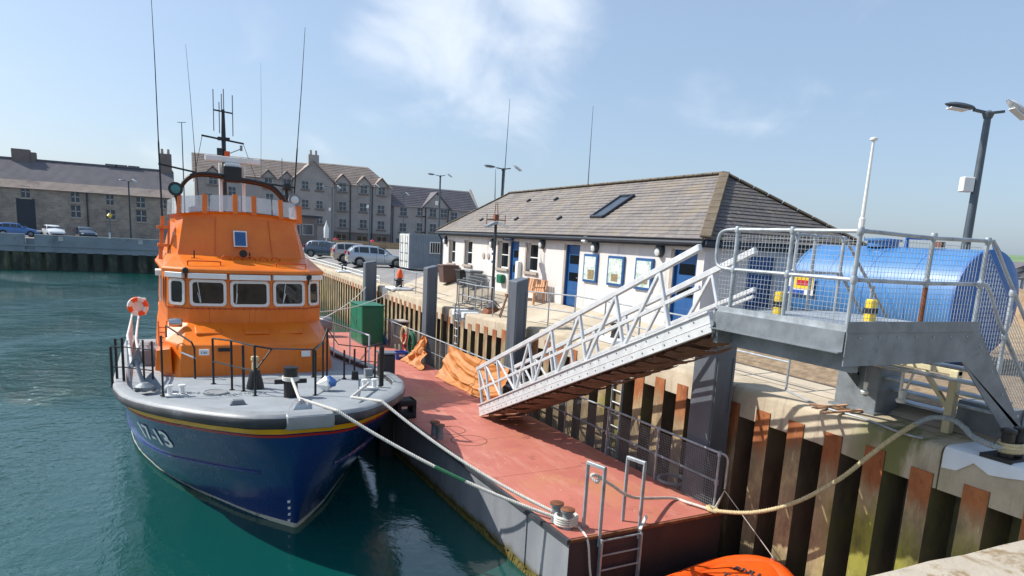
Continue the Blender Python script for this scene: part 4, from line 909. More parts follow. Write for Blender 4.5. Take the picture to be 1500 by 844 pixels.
# foredeck door fittings, number plates, handrails, lamps on the house
def on_trunk(px, py, s): return bls(px, py, s)
for px, py in ((299, 516), (448, 518)):
    a, z = bls(px, py, 6.45); mb = MB(); mb.box(bp(a, 6.43+.0, z), (.24, .03, .16)); o = tag(mb.build('number_plate', 'white_paint', lb, local=True, bevel=.01), label='small white number plate')
    if px == 299:
        v, f = textmesh('1161', .085); mb = MB(); mb.add([bp(a-.09+x, 6.412, z-.035+y) for x, y in v], f); mb.build('plate_number', 'black_paint', o, local=True, fix=False)
a, z = bls(328, 512, 6.45); mb = MB(); mb.box(bp(a, 6.42, z), (.28, .08, .09)); mb.build('vent_slot', 'black_paint', lb, local=True)
a, z = bls(241, 519, 6.9); mb = MB()
mb.prism([bp(-2.02, 6.75, -.98), bp(-2.34, 6.95, -1.05), bp(-2.38, 7.05, -1.6), bp(-1.98, 6.8, -1.66)], (.05, .55, 0)); mb.build('corner_locker', 'orange_paint', lb, local=True, bevel=.02)
for q_ in ((-1.1, 7.2), (.1, 7.15), (1.0, 7.2)): mb = MB(); mb.box(bp(q_[0], q_[1], -.60), (.62, .42, .06), mat=Matrix.Rotation(R(22), 3, 'X')); mb.build('hatch', 'orange_paint', lb, local=True, bevel=.02)
a, s = blz(445, 542, -1.66); mb = MB(); mb.box(bp(a-.1, s+.1, -1.46), (1.1, .5, .42)); mb.build('deck_locker', 'orange_paint', lb, local=True, bevel=.03)
mb = MB(); mb.box(bp(a-.1, s+.1, -1.22), (.9, .42, .06)); mb.build('locker_lid', 'orange_paint', lb, local=True, bevel=.02)
# horn lamp on the trunk roof
a, z = bls(257, 472, 7.6); mb = MB(); mb.lathe([(.10, -.16), (.12, -.05), (.12, .13), (.09, .16)], bp(a, 7.5, z), 14, mat=Matrix(((0, 0, 1), (0, 1, 0), (-1, 0, 0)))); mb.build('floodlight', 'steel_bright', lb, local=True, smooth=True)
for px, py in ((271, 396), (452, 406)):
    a, z = bls(px, py, 7.6); mb = MB(); mb.lathe([(.07, -.06), (.085, 0), (.07, .06)], bp(a, 7.55, z), 12, mat=Matrix(((1, 0, 0), (0, 0, 1), (0, -1, 0)))); mb.tube([bp(a, 7.6, z-.06), bp(a, 7.6, z-.22)], .015, 6); mb.build('roof_lamp', 'black_paint', lb, local=True, smooth=True)
# panel, horn and fittings on the flybridge front
a, z = bls(351, 350, 8.98); mb = MB(); mt_ = Matrix.Rotation(R(-15), 3, 'X')
mb.box(bp(a, 8.83, z), (.36, .03, .46), mat=mt_); o = mb.build('panel_frame', 'white_paint', lb, local=True); mb = MB(); mb.box(bp(a, 8.812, z), (.29, .02, .39), mat=mt_); mb.build('blue_panel', 'blue_door', o, local=True)
a, z = bls(354, 371, 8.85); mb = MB(); mb.lathe([(.03, -.1), (.05, 0), (.11, .14)], bp(a, 8.62, z), 12, mat=Matrix(((1, 0, 0), (0, 0, -1), (0, 1, 0)))); mb.build('horn', 'black_paint', lb, local=True, smooth=True)
for px, py, h in ((284, 372, .2), (365, 376, .22), (372, 378, .1), (330, 381, .1)):
    a, z = bls(px, py, 8.7); mb = MB(); mb.tube([bp(a, 8.6, z-.12), bp(a, 8.6, z+h-.1)], .02, 6); mb.box(bp(a, 8.6, z-.13), (.16, .1, .06)); mb.build('roof_fitting', 'black_paint' if h > .15 else 'orange_dark', lb, local=True)
# arch, radar, mast
mb = MB(); A = smooth_path([bp(-1.58, 10.6, 2.35), bp(-1.52, 10.6, 3.05), bp(-1.2, 10.5, 3.52), bp(-.7, 10.5, 3.62), bp(0, 10.5, 3.55), bp(.75, 10.5, 3.48), bp(1.15, 10.5, 3.34), bp(1.48, 10.6, 2.95), bp(1.55, 10.6, 2.35)], 6)
mb.tube(A, .06, 10); mb.tube([p+Vector((.0, .25, -.04)) for p in A], .045, 8); mb.build('arch', 'black_paint', lb, local=True, smooth=True)
mb = MB(); mb.bar(bp(-2.05, 10.5, 3.78), bp(-1.0, 10.5, 3.62), .05, .05); mb.build('yard', 'black_paint', lb, local=True); mb = MB(); mb.bar(bp(.6, 10.5, 3.5), bp(1.75, 10.5, 3.42), .05, .05); mb.build('yard', 'black_paint', lb, local=True)
for a in (-.36, .30): mb = MB(); mb.tube([bp(a, 10.9, 2.2), bp(a, 10.9, 4.0)], .05, 8); mb.build('radar_leg', 'white_paint', lb, local=True, smooth=True)
mb = MB(); mb.box(bp(-.06, 10.6, 3.66), (.52, .4, .46)); mb.build('radar_housing', 'black_paint', lb, local=True, bevel=.05, seg=2); mb = MB(); mb.box(bp(-.04, 10.75, 3.94), (.44, .4, .14)); mb.build('radar_gearbox', 'white_paint', lb, local=True, bevel=.04)
mb = MB(); mb.box(bp(-.02, 10.7, 4.1), (1.56, .16, .17)); mb.build('radar_scanner', 'white_paint', lb, local=True, bevel=.03, seg=2)
M0 = -.22; ms = 11.2
mast = MB().tube([bp(M0, ms, 2.2), bp(M0, ms, 4.9), bp(M0, ms, 5.6)], [.07, .065, .045], 10).build('mast', 'pile_black', lb, local=True, smooth=True)
mb = MB(); mb.bar(bp(M0-.62, ms, 4.78), bp(M0+.58, ms, 4.66), .05, .05); mb.box(bp(M0, ms, 4.74), (.34, .2, .09)); mb.build('cross_arm', 'pile_black', mast, local=True)
mb = MB(); mb.bar(bp(M0-.27, ms, 5.56), bp(M0+.27, ms, 5.52), .04, .04); mb.build('antenna_arm', 'pile_black', mast, local=True)
for a, z0, z1 in ((-.27, 4.95, 6.15), (.27, 4.85, 6.05), (-.04, 5.55, 6.05), (.02, 5.55, 6.2), (-.11, 4.9, 5.8)):
    mb = MB(); mb.tube([bp(M0+a, ms, z0), bp(M0+a, ms, z1)], .016, 6); mb.build('dipole', 'grey_plastic', mast, local=True)
for a, z in ((-.12, 4.35), (.08, 4.28)): mb = MB(); mb.box(bp(M0+a, ms-.05, z), (.16, .14, .2)); mb.build('navigation_lamp', 'pile_black' if a < 0 else 'orange_dark', mast, local=True)
mb = MB(); mb.tube([bp(M0+.1, ms, 4.3), bp(M0+.5, ms, 4.5)], .015, 6); mb.lathe([(.04, 0), (.04, .16)], bp(M0+.5, ms, 4.44), 8); mb.build('wind_sensor', 'grey_plastic', mast, local=True)
mb = MB(); mb.tube([bp(M0-.6, ms, 4.77), bp(-1.1, 11.2, 3.4)], .008, 5); mb.tube([bp(M0+.56, ms, 4.66), bp(.75, 11.2, 3.5)], .008, 5); mb.build('stay', 'black_paint', mast, local=True)
# whip aerials
for (x0, y0), (x1, y1), s, r in (((238, 325), (221, -14), 10.4, .024), ((291, 262), (272, 65), 12.0, .014), ((382, 262), (382, 92), 12.4, .010), ((429, 292), (447, 40), 10.6, .022)):
    a0, z0 = bls(x0, y0, s); a1, z1 = bls(x1, y1, s); mb = MB(); p0 = bp(a0, s, min(z0, 2.6)); p1 = bp(a1, s, z1)
    mb.tube([p0, p0.lerp(p1, .35), p0.lerp(p1, .37), p0.lerp(p1, .7)+Vector((.01, 0, 0)), p1], [r*1.15, r*1.1, r*.7, r*.55, r*.3], 6); mb.build('whip_aerial', 'black_paint' if r > .012 else 'grey_plastic', lb, local=True, smooth=True)
# searchlights on the screen corners
fr_ = Matrix(((1, 0, 0), (0, 0, -1), (0, 1, 0)))
for (px, py), mt, lens, rad in (((257, 277), 'black_paint', 'teal_lens', .19), ((431, 293), 'grey_plastic', 'lamp_glass', .18)):
    a, z = bls(px, py, 9.4); mb = MB(); mb.lathe([(.08, -.22), (rad*.9, -.08), (rad, .08), (rad, .10), (rad-.03, .10)], bp(a, 9.4, z), 20, mat=fr_); mb.tube([bp(a, 9.45, z-.15), bp(a*.97, 9.5, z-.5)], .03, 8); o = mb.build('searchlight', mt, lb, local=True, smooth=True)
    mb = MB(); mb.lathe([(rad-.03, .085), (rad*.5, .11), (.01, .12)], bp(a, 9.4, z), 20, mat=fr_); mb.build('lens', lens, o, local=True, smooth=True)
a, z = bls(420, 274, 9.9); mb = MB(); mb.box(bp(a, 9.9, z), (.22, .22, .2)); mb.lathe([(.05, -.4), (.05, -.1)], bp(a, 9.9, z), 10); mb.build('camera_head', 'black_paint', lb, local=True, bevel=.03)
mb = MB(); mb.box(bp(-.05, 9.9, 2.45), (.5, .3, .3)); mb.box(bp(-.9, 10.2, 2.5), (.8, .5, .3)); mb.build('console', 'grey_plastic', lb, local=True, bevel=.04)
# ladder rack on the flybridge side
for dzz in (0, .5): mb = MB(); mb.box(bp(-2.02, 9.8, 1.5+dzz), (.28, .5, .08)); mb.build('side_shelf', 'orange_paint', lb, local=True)
mb = MB(); mb.bar(bp(-2.1, 9.7, 1.1), bp(-2.0, 9.8, 2.3), .1, .1); mb.bar(bp(-1.9, 9.65, 1.1), bp(-1.85, 9.75, 2.2), .06, .06); mb.build('side_frame', 'orange_paint', lb, local=True)
# foredeck furniture
def deckpt(px, py): 
    a, s = blz(px, py, -1.6)
    for _ in range(4): a, s = blz(px, py, dz(max(s, .1)))
    return a, s
a, s = deckpt(426, 583); zz = dz(s); mb = MB(); mb.lathe([(.145, 0), (.145, .62), (.155, .63), (.155, .67), (.13, .68)], bp(a, s, zz), 18); o = mb.build('mooring_bitt', 'black_paint', lb, local=True, smooth=True)
mb = MB(); mb.bar(bp(a-.33, s, zz+.36), bp(a+.33, s, zz+.36), .06, .09); mb.build('norman_pin', 'black_paint', o, local=True)
for k in range(3): mb = MB(); mb.tube([bp(a+.165*math.cos(i*.31), s+.165*math.sin(i*.31), zz+.40+.03*k) for i in range(20)], .018, 6, closed=True); mb.build('rope_turn', 'rope_white', o, local=True)
BITT = (a, s, zz)
a, s = deckpt(374, 570); zz = dz(s); mb = MB(); mb.lathe([(.20, 0), (.185, .12), (.11, .42), (.10, .45)], bp(a, s, zz), 18); o = mb.build('ventilator', 'black_paint', lb, local=True, smooth=True); mb = MB(); mb.lathe([(.075, .43), (.065, .66), (.09, .68), (.085, .76), (.03, .78)], bp(a, s, zz), 14); mb.build('ventilator_neck', 'rope_tan', o, local=True, smooth=True)
def stanchion(px, py, ptop=None, r=.026, mat='black_paint'):
    a, s = deckpt(px, py); zz = dz(s); mb = MB(); ztop = zz+.9
    if ptop: ztop = over(ptop[0], ptop[1], B0+bW*a+bU*s)
    mb.tube([bp(a, s, zz), bp(a, s, ztop)], r, 8); mb.lathe([(.06, 0), (.06, .02)], bp(a, s, zz), 10); mb.build('stanchion', mat, lb, local=True, smooth=True); return (a, s, ztop)
def rail(pts, r=.02, mat='black_paint', name='rail', bend=False):
    P = [bp(*p) for p in pts]; mb = MB(); mb.tube(smooth_path(P, 6) if bend else P, r, 8); mb.build(name, mat, lb, local=True, smooth=True)
# pulpit, centre section
s1 = stanchion(313, 563, (311, 496)); s2 = stanchion(340, 572, (341, 499)); s3 = stanchion(357, 574, (353, 506), .03); s4 = stanchion(374, 581, (373, 507))
a, s = deckpt(374, 581)
rail([s1, s2, s4]); rail([(q_[0], q_[1], lerp(dz(q_[1]), q_[2], .5)) for q_ in (s1, s2, s4)])
s5 = stanchion(459, 553, (456, 512), .035); s6 = stanchion(462, 580, (461, 514), .026)
a5, z5 = bls(398, 511, s4[1]+.1); rail([s4, (a5, s4[1]+.1, z5), s5]); rail([(s4[0], s4[1], lerp(dz(s4[1]), s4[2], .5)), (a5, s4[1]+.1, z5)])
s7 = stanchion(473, 554, (471, 500)); s8 = stanchion(479, 552, (478, 482)); rail([s6, s7, s8]); rail([s5, s7])
# right hand bow rail
R1 = [stanchion(x, y, t_) for x, y, t_ in ((504, 555, (504, 513)), (519, 552, (519, 511)), (535, 549, (535, 509)), (549, 555, (549, 505)), (557, 566, (557, 502)))]
rail([s8, (R1[0][0], R1[0][1]+.6, R1[0][2]+.05), R1[2], R1[4]], .014); rail([(q_[0], q_[1], lerp(dz(q_[1]), q_[2], .5)) for q_ in R1], .012)
mb = MB(); mb.box(bp(R1[4][0]+.02, R1[4][1], dz(R1[4][1])+.5), (.10, .10, .98)); mb.build('fender_post', 'black_paint', lb, local=True, bevel=.01)
# hoop at the left of the trunk
a, s = deckpt(286, 555); a2, z2 = bls(243, 477, s+.9); rail([(a, s, dz(s)), (a, s, dz(s)+.78), (a-.06, s+.08, dz(s)+.92), (a2, s+.9, z2), (a2, s+.9, z2-.3)], .024, name='grab_hoop')
a, z = bls(265, 517, 6.4); rail([(a, 6.5, z), (a+.32, 6.1, z-.1)], .022, 'steel_bright', 'grab_bar')
# left side rails
for (x, y, tx, ty_) in ((165, 566, 166, 508), (172, 562, 173, 496), (182, 566, 183, 495), (212, 570, 213, 498), (225, 572, 224, 500), (239, 580, 227, 492)):
    stanchion(x, y, (tx, ty_), .022 if x > 190 else .03)
l1 = [deckpt(x, y) for x, y in ((165, 566), (182, 566), (225, 572))]
rail([(a, s, dz(s)+.45) for a, s in l1], .014); rail([(a, s, dz(s)+.92) for a, s in l1], .014)
for off, hh in ((0, 1.05), (.18, .95)):
    rail([(-2.85+off, 4.6, -1.0), (-2.95+off, 7.0, dz(7)+hh), (-2.95+off, 10.5, dz(10.5)+hh), (-2.9+off, 15.5, dz(15)+hh)], .03, 'aluminium')
for s in (6.2, 8.2, 10.2, 12.4, 14.6):
    mb = MB(); mb.tube([bp(-2.95, s, dz(s)), bp(-2.95, s, dz(s)+1.0)], .024, 8); mb.build('stanchion', 'aluminium', lb, local=True)
    mb = MB(); mb.tube([bp(2.95, s, dz(s)), bp(2.95, s, dz(s)+1.0)], .024, 8); mb.build('stanchion', 'aluminium', lb, local=True)
rail([(2.95, 6.2, dz(6)+1), (2.95, 14.6, dz(15)+1)], .024, 'aluminium')
# anchor stowed at the left bow, cleats, fairleads
a, s = deckpt(212, 575); zz = dz(s)
mb = MB(); mb.tube([bp(a, s, zz+.1), bp(a-.15, s+.35, zz+.65)], .045, 8); mb.lathe([(.05, 0), (.19, .05), (.20, .12), (.08, .2)], bp(a+.0, s-.05, zz+.03), 16); mb.prism([bp(a-.25, s-.1, zz+.02), bp(a+.3, s+.05, zz+.04), bp(a+.1, s+.3, zz+.34)], (.05, .06, .04)); mb.prism([bp(a-.3, s+.3, zz+.5), bp(a-.02, s+.42, zz+.52), bp(a-.12, s+.34, zz+.9)], (.03, .16, .03)); mb.build('anchor', 'galv_dark', lb, local=True, bevel=.01)
def cleat(px, py, mat='white_paint', name='bollard'):
    a, s = deckpt(px, py); zz = dz(s); mb = MB(); mb.box(bp(a, s, zz+.02), (.42, .2, .04))
    for d in (-.12, .12): mb.lathe([(.05, 0), (.05, .20), (.075, .21), (.07, .24)], bp(a+d, s, zz), 12)
    mb.build(name, mat, lb, local=True, smooth=True); return a, s, zz
cleat(258, 580); CL = cleat(541, 570)
a, s = deckpt(349, 594); mb = MB(); mb.prism([bp(a-.16, s, dz(s)), bp(a+.16, s, dz(s)), bp(a+.1, s, dz(s)+.1), bp(a-.1, s, dz(s)+.1)], (0, .14, 0)); mb.build('fairlead', 'galv_dark', lb, local=True, bevel=.01)
a, s = deckpt(441, 603); mb = MB(); mb.prism([bp(a-.2, s-.04, dz(s)), bp(a+.2, s-.04, dz(s)), bp(a+.08, s, dz(s)+.18), bp(a-.08, s, dz(s)+.18)], (0, .26, 0)); mb.tube([bp(a, s, dz(s)+.15), bp(a, s, dz(s)+.24)], .05, 8); mb.build('fairlead', 'steel_bright', lb, local=True, bevel=.015); BOWF = (a, s, dz(s)+.16)
a, s = deckpt(477, 573); zz = dz(s); mb = MB(); mb.lathe([(.02, -.22), (.2, 0), (.02, .22)], bp(a, s, zz+.16), 8, mat=Matrix(((0, 0, 1), (0, 1, 0), (-1, 0, 0)))); mb.build('deck_fender', 'white_paint', lb, local=True); mb = MB(); mb.lathe([(.16, .0), (.19, .1), (.02, .24)], bp(a+.08, s+.02, zz+.12), 8); mb.build('fender_cover', 'blue_tarp', lb, local=True)
a, s = deckpt(520, 555); mb = MB(); mb.lathe([(.1, 0), (.08, .2)], bp(a, s, dz(s)), 10); mb.build('deck_vent', 'black_paint', lb, local=True, smooth=True)
a, s = deckpt(541, 552); mb = MB(); mb.box(bp(a, s+.1, dz(s)+.1), (.2, .16, .2)); mb.build('deck_box', 'pad_grey', lb, local=True)
# lifebuoy on the stern quarter rail
a, z = bls(202, 449, 13.0); c = bp(a, 13.0, z)
for k in range(8):
    mb = MB(); mb.tube([c+Vector((.24*math.cos(R(45*k+j*9)), 0, .24*math.sin(R(45*k+j*9)))) for j in range(6)], .075, 8); mb.build('lifebuoy_segment', 'inflatable_orange' if k % 2 == 0 else 'white_paint', lb, local=True, smooth=True)
mb = MB(); mb.box(c+Vector((.05, .1, 0)), (.4, .12, .55)); mb.build('lifebuoy_rack', 'white_paint', lb, local=True, bevel=.03)
mb = MB(); mb.box(bp(0, 14.2, -1.35), (4.2, 3.2, 1.3)); mb.build('after_cabin', 'orange_paint', lb, local=True, bevel=.05)
mb = MB(); mb.box(bp(-2.45, 9.8, -1.7), (.5, .8, .5)); mb.box(bp(-2.5, 11.0, -1.75), (.5, .6, .45)); mb.build('side_locker', 'galv_dark', lb, local=True, bevel=.03)
mb = MB()
for k in range(9): mb.tube([bp(-2.23, 7.9+k*.05, -1.7+k*.13), bp(-2.05, 7.9+k*.05, -1.7+k*.13)], .016, 6)
mb.bar(bp(-2.24, 7.88, -1.8), bp(-2.24, 8.36, -.5), .03, .04); mb.bar(bp(-2.04, 7.88, -1.8), bp(-2.04, 8.36, -.5), .03, .04); mb.build('side_ladder', 'orange_paint', lb, local=True)
# seams, rivets and grab rails that break up the paintwork
for a in (-1.02, -.02, 1.0):
    mb = MB(); mb.bar(bp(a, 7.525 if abs(a) < .6 else 7.59, -.46), bp(a, 7.525 if abs(a) < .6 else 7.59, -.09), .012, .012); mb.build('seam', 'orange_dark', lb, local=True)
for (p, q_) in zip(w0[1:6], w0[2:7]):
    mb = MB(); P0, P1 = bp(*p, -.07), bp(*q_, -.07); mb.bar(P0+Vector((0, -.012, 0)), P1+Vector((0, -.012, 0)), .03, .028); o = mb.build('window_ledge', 'orange_dark', lb, local=True)
    mb = MB()
    for k in range(7): mb.lathe([(.018, 0), (.012, .014)], P0.lerp(P1, (k+.5)/7)+Vector((0, -.028, -.0)), 6, mat=Matrix(((1, 0, 0), (0, 0, -1), (0, 1, 0))))
    mb.build('rivets', 'pile_black', o, local=True)
for a in (-.75, .8):
    mb = MB(); mb.bar(bp(a, 8.81, 1.3), bp(a*.92, 9.12, 2.34), .012, .012); mb.build('seam', 'orange_dark', lb, local=True)
for a0_, a1_ in ((-1.5, -.7), (.75, 1.55)):
    mb = MB(); mb.tube(smooth_path([bp(a0_, 7.85, 1.03), bp(a0_, 7.85, 1.13), bp(a0_+.05, 7.85, 1.17), bp(a1_-.05, 7.85, 1.17), bp(a1_, 7.85, 1.13), bp(a1_, 7.85, 1.03)], 4), .016, 8); mb.build('roof_grab_rail', 'orange_dark', lb, local=True, smooth=True)
for k in range(5):
    a = -.5+k*.33; mb = MB(); mb.tube(smooth_path([bp(a-.12, 8.45, 1.21), bp(a-.05, 8.42, 1.31), bp(a+.08, 8.4, 1.27), bp(a+.13, 8.45, 1.21)], 4), .018, 6); mb.build('lifting_lug', 'orange_dark', lb, local=True, smooth=True)
for a, s, r in ((-1.25, 3.6, .26), (.15, 4.9, .3)):
    mb = MB(); mb.lathe([(r, -.02), (r, .022), (r-.035, .03), (r-.04, .02), (.02, .024)], bp(a, s, dz(s)+.03), 24); mb.build('deck_hatch', 'pad_grey', lb, local=True, smooth=True)
mb = MB()
for k in range(26): p = bp(lerp(-2.0, -.3, k/25)+.03*math.sin(k), lerp(3.4, 3.0, k/25)+.12*math.sin(k*.35), dz(3.2)+.055); mb.tube([p+Vector((.03*math.cos(i*1.05), .022*math.sin(i*1.05)*(k % 2), .022*math.sin(i*1.05)*((k+1) % 2))) for i in range(6)], .007, 4, closed=True)
mb.build('anchor_chain', 'galv_dark', lb, local=True)
# ---- bow lines to the pontoon
def bw(a, s, z): return B0+bW*a+bU*s+Vector((0, 0, z))
bt = pp(*pl(atz(824, 770, DECK)), .14); bt = Vector((bt.x-.05, bt.y, bt.z))
ml = thing('bow_line', 'white mooring line from the bow fairlead with a green whipped length', 'rope', tuple(bt), group='lines holding the lifeboat bow')
st = bw(.46, -.20, -1.06); en = bt+Vector((0, .05, -.02)); P = catenary(st, en, .16, 22)
laid_rope([bw(BITT[0], BITT[1]-.1, BITT[2]+.45), bw(BOWF[0], BOWF[1]+.15, BOWF[2]+.06)]+P, .032, .13).build('line', 'rope_white', ml, smooth=True, angle=80)
mb = MB(); mb.tube(P[10:14], .037, 8); mb.build('green_whipping', 'rope_green', ml, smooth=True)
ml2 = thing('bow_line', 'white mooring line from the side cleat to the pontoon bollards', 'rope', tuple(bt), group='lines holding the lifeboat bow')
a, s = deckpt(515, 592); s_ = bw(1.50, .42, -1.10); laid_rope([bw(CL[0], CL[1], CL[2]+.15), bw(a, s, dz(s)+.14), s_]+catenary(s_, bt+Vector((.02, .12, .03)), .16, 20), .032, .13).build('line', 'rope_white', ml2, smooth=True, angle=80)
for k in range(4):
    mb = MB(); c = bt+Vector((.1, -.02, 0)); mb.tube([c+Vector((.19*math.cos(i*.31), .17*math.sin(i*.31), -.08+.04*k)) for i in range(20)], .03, 6, closed=True); mb.build('rope_turn', 'rope_white', ml2, smooth=True)
mb = MB(); P = smooth_path([bt+Vector((.15, -.1, -.08))]+[atz(x, y, DECK+.02) for x, y in ((838, 765), (850, 775))]+[pp(la[0]-.25, -.06, -.05), pp(la[0]-.18, -.1, -.6), pp(la[0]-.02, -.12, -1.3)], 8); mb.tube(P, .02, 6)
tag(mb.build('loose_line', 'rope_white', smooth=True), 'thin loose line trailing from bollard over the pontoon end', 'rope')
# aft lines to the far cope
for k, (p0, p1, lab) in enumerate((((476, 462), (10.05, 40.2), 'white mooring line running up from the lifeboat quarter to the far cope'), ((474, 440), (10.05, 34.6), 'second white line from the lifeboat quarter to the bollard on the cope'))):
    a, z = bls(p0[0], p0[1], 12.2); mb = MB(); mb.tube(catenary(bw(2.6, 12.2, -1.1+.4*k), Vector((p1[0], p1[1], cope_z(p1[1])+.25)), .35, 16), .022, 6); tag(mb.build('stern_line', 'rope_white', smooth=True), lab, 'rope', 'lines to the far cope')
rc = pp(.9, 23.0); o = thing('raft_canister', 'dark grey raft canister on a cradle at the far end of the pontoon', 'canister', tuple(rc), TH)
mb = MB(); mb.lathe([(.05, -.75), (.3, -.7), (.36, -.5), (.36, -.04), (.39, -.03), (.39, .03), (.36, .04), (.36, .5), (.3, .7), (.05, .75)], rc+Vector((0, 0, .55)), 18, mat=Matrix(((0, 0, 1), (0, 1, 0), (-1, 0, 0)))); mb.build('shell', 'grey_plastic', o, smooth=True)
for d_ in (-.4, .4): mb = MB(); mb.box(rc+Vector((d_, 0, .12)), (.08, .7, .24)); mb.build('cradle', 'galvanised', o)
# thin tackle from the fence end down to the inflatable
fe = pp(FA+.09, -.02, .42)
# ================================================================== INFLATABLE
q1 = atz(1132, 834, -3.35); ib = thing('inflatable_boat', 'orange inflatable boat moored under the pontoon end', 'inflatable boat', (q1.x, q1.y, WATER), R(12))
IX = Matrix.Rotation(R(0), 3, 'Z')
def ip(x, y, z): return Vector((x, y, z))
for name, sc in (('tube', 1),):
    pts = []
    L_ = 3.0; w_ = .62
    path = [ip(-L_, -w_-.1, .30)]+[ip(-L_+i*.25, -w_-.1, .30) for i in range(1, 9)]+[ip(-.95+.85*math.sin(R(a_)), -(w_+.1)*math.cos(R(a_)), .30+.16*math.sin(R(a_))**2) for a_ in range(0, 181, 12)]+[ip(-L_+i*.25, w_+.1, .30) for i in range(8, -1, -1)]
    mb = MB(); mb.tube(path, .24, 14); mb.build('tube', 'inflatable_orange', ib, local=True, smooth=True)
mb = MB(); rows = []
for i in range(25):
    x = -1.25+i*.16/3; hw_ = (w_+.02)*math.sqrt(max(.02, 1-((x+.95)/.9)**2)) if x > -.95 else w_+.02
    rows.append([ip(x, lerp(-hw_, hw_, j/16), .50+.10*math.sin(math.pi*j/16)+.1*clamp((x+1)/1)) for j in range(17)])
mb.grid(rows); dg = mb.build('bow_dodger', 'inflatable_orange', ib, local=True, smooth=True)
mb = MB(); mb.box((-2.2, 0, .12), (2.4, 1.1, .06)); mb.build('floor', 'belt_black', ib, local=True)
mb = MB(); mb.box((-3.3, 0, .35), (.08, 1.1, .5)); mb.build('transom', 'belt_black', ib, local=True)
mb = MB(); mb.box((-1.9, 0, .42), (.3, 1.3, .06)); mb.build('thwart', 'pad_grey', ib, local=True)
for txt, x0, y0, sz in (('RNLI', -.80, .30, .22), ('Y-22', -1.12, .30, .22)):
    v, f = fine_text(*textmesh(txt, sz)); mb = MB()
    P = []
    for (x, y) in v:
        lx, ly = x0+.0, 0; X_, Y_ = x-.28, y
        px_ = x0+X_*math.cos(R(-80))-Y_*math.sin(R(-80)); py_ = X_*math.sin(R(-80))+Y_*math.cos(R(-80)); hw_ = (w_+.02)*math.sqrt(max(.02, 1-((px_+.95)/.9)**2)) if px_ > -.95 else w_+.02
        zz = .50+.10*math.sin(math.pi*clamp((py_+hw_)/(2*hw_)))+.1*clamp(px_+1)+.016; P.append(ip(px_, py_, zz))
    mb.add(P, f); mb.build('lettering', 'red_plastic' if 0 else 'belt_black', dg, local=True, fix=False)
mb = MB(); mb.lathe([(.05, 0), (.05, .05)], ip(-.02, .0, .68), 10); mb.build('towing_eye', 'steel_bright', ib, local=True)
eye = WM[ib.name] @ ip(-.02, 0, .72)
mb = MB(); mb.tube([fe, fe.lerp(eye, .5), eye], .008, 5); tag(mb.build('tackle_line', 'rope_white'), 'thin white line from fence corner down to the inflatable bow', 'rope')
mb = MB()
for k in range(3): mb.tube([fe, pp(FA-.15+.11*k, .02+.05*k, .0)], .007, 5)
tag(mb.build('lashing', 'rope_white'), 'thin white lashings spread below the fence corner post', 'rope')
# ================================================================== WHITE QUAYSIDE SHED
HX, HX2, HY, HY2 = 12.25, 17.95, 14.17, 34.5
hs_ = thing('quayside_house', 'long white single storey quayside building with hipped slate roof and blue doors', 'building', (15.1, 24, 0))
EZ = 2.42
openings = []     # (y0,y1,z0,z1) on the front wall
def px_open(x0, y0, x1, y1): a = atx(x0, y0, HX); b = atx(x1, y1, HX); return (min(a.y, b.y), max(a.y, b.y), b.z, a.z)
w_op = [(32.62, 33.5, .88, 2.04), (30.35, 31.3, .92, 2.06), (26.3, 27.35, .98, 2.12), (23.6, 24.6, 1.0, 2.1)]
d_op = [(25.3, 26.12, -.02, 2.14), (20.5, 21.45, -.02, 2.13), (14.45, 15.42, -.02, 2.16)]
ops = sorted(w_op+d_op); mb = MB(); WT = .3
zt0, zb0 = 2.5, -.7
yy = [HY]+[v for o_ in ops for v in o_[:2]]+[HY2]
prev = HY
for (a, b, z0, z1) in ops:
    if a-prev > .001: mb.span((HX, prev, zb0), (HX+WT, a, zt0))
    mb.span((HX, a, z1), (HX+WT, b, zt0)); 
    mb.span((HX, a, zb0), (HX+WT, b, z0)); prev = b
mb.span((HX, prev, zb0), (HX+WT, HY2, zt0)); mb.build('front_wall', 'white_wall', hs_)
mb = MB()
# end wall with door opening
dx0, dx1 = 13.78, 14.78
mb.span((HX+WT, HY, zb0), (dx0, HY+WT, zt0)); mb.span((dx1, HY, zb0), (HX2, HY+WT, zt0)); mb.span((dx0, HY, 2.1), (dx1, HY+WT, zt0)); mb.build('end_wall', 'white_wall', hs_)
mb = MB(); mb.span((HX2-WT, HY+WT, zb0), (HX2, HY2, zt0)); mb.span((HX+WT, HY2-WT, zb0), (HX2-WT, HY2, zt0)); mb.build('rear_wall', 'white_wall', hs_)
def door(a, b, z0, z1):
    mb = MB(); mb.span((HX+.10, a+.02, z0), (HX+.15, b-.02, z1-.02)); o = mb.build('door', 'blue_door', hs_)
    for k in range(3):
        z = lerp(z0, z1, (.2, .48, .76)[k]); mb = MB(); mb.span((HX+.085, a+.16, z-.14), (HX+.10, b-.16, z+.16)); mb.build('door_panel', 'blue_door' if k == 0 else 'dark_glass', o, bevel=.01)
    mb = MB(); mb.tube([(HX+.06, a+.12, 1.0), (HX+.06, a+.22, 1.0)], .012, 6); mb.build('handle', 'steel_bright', o)
    mb = MB(); mb.span((HX+.02, a-.10+.11, z0), (HX+.1, a+.025, z1)); mb.span((HX+.02, b-.025, z0), (HX+.1, b-.01, z1)); mb.build('door_frame', 'blue_door', o)
    mb = MB(); mb.span((HX-.004, b, z0), (HX+.02, b+.14, z1+.02)); mb.build('jamb_stone', 'stone_sill', hs_)
    mb = MB(); mb.span((HX-.06, a-.05, z0-.1), (HX+.2, b+.05, z0+.02)); mb.build('door_step', 'stone_sill', hs_)
for d in d_op: door(*d)
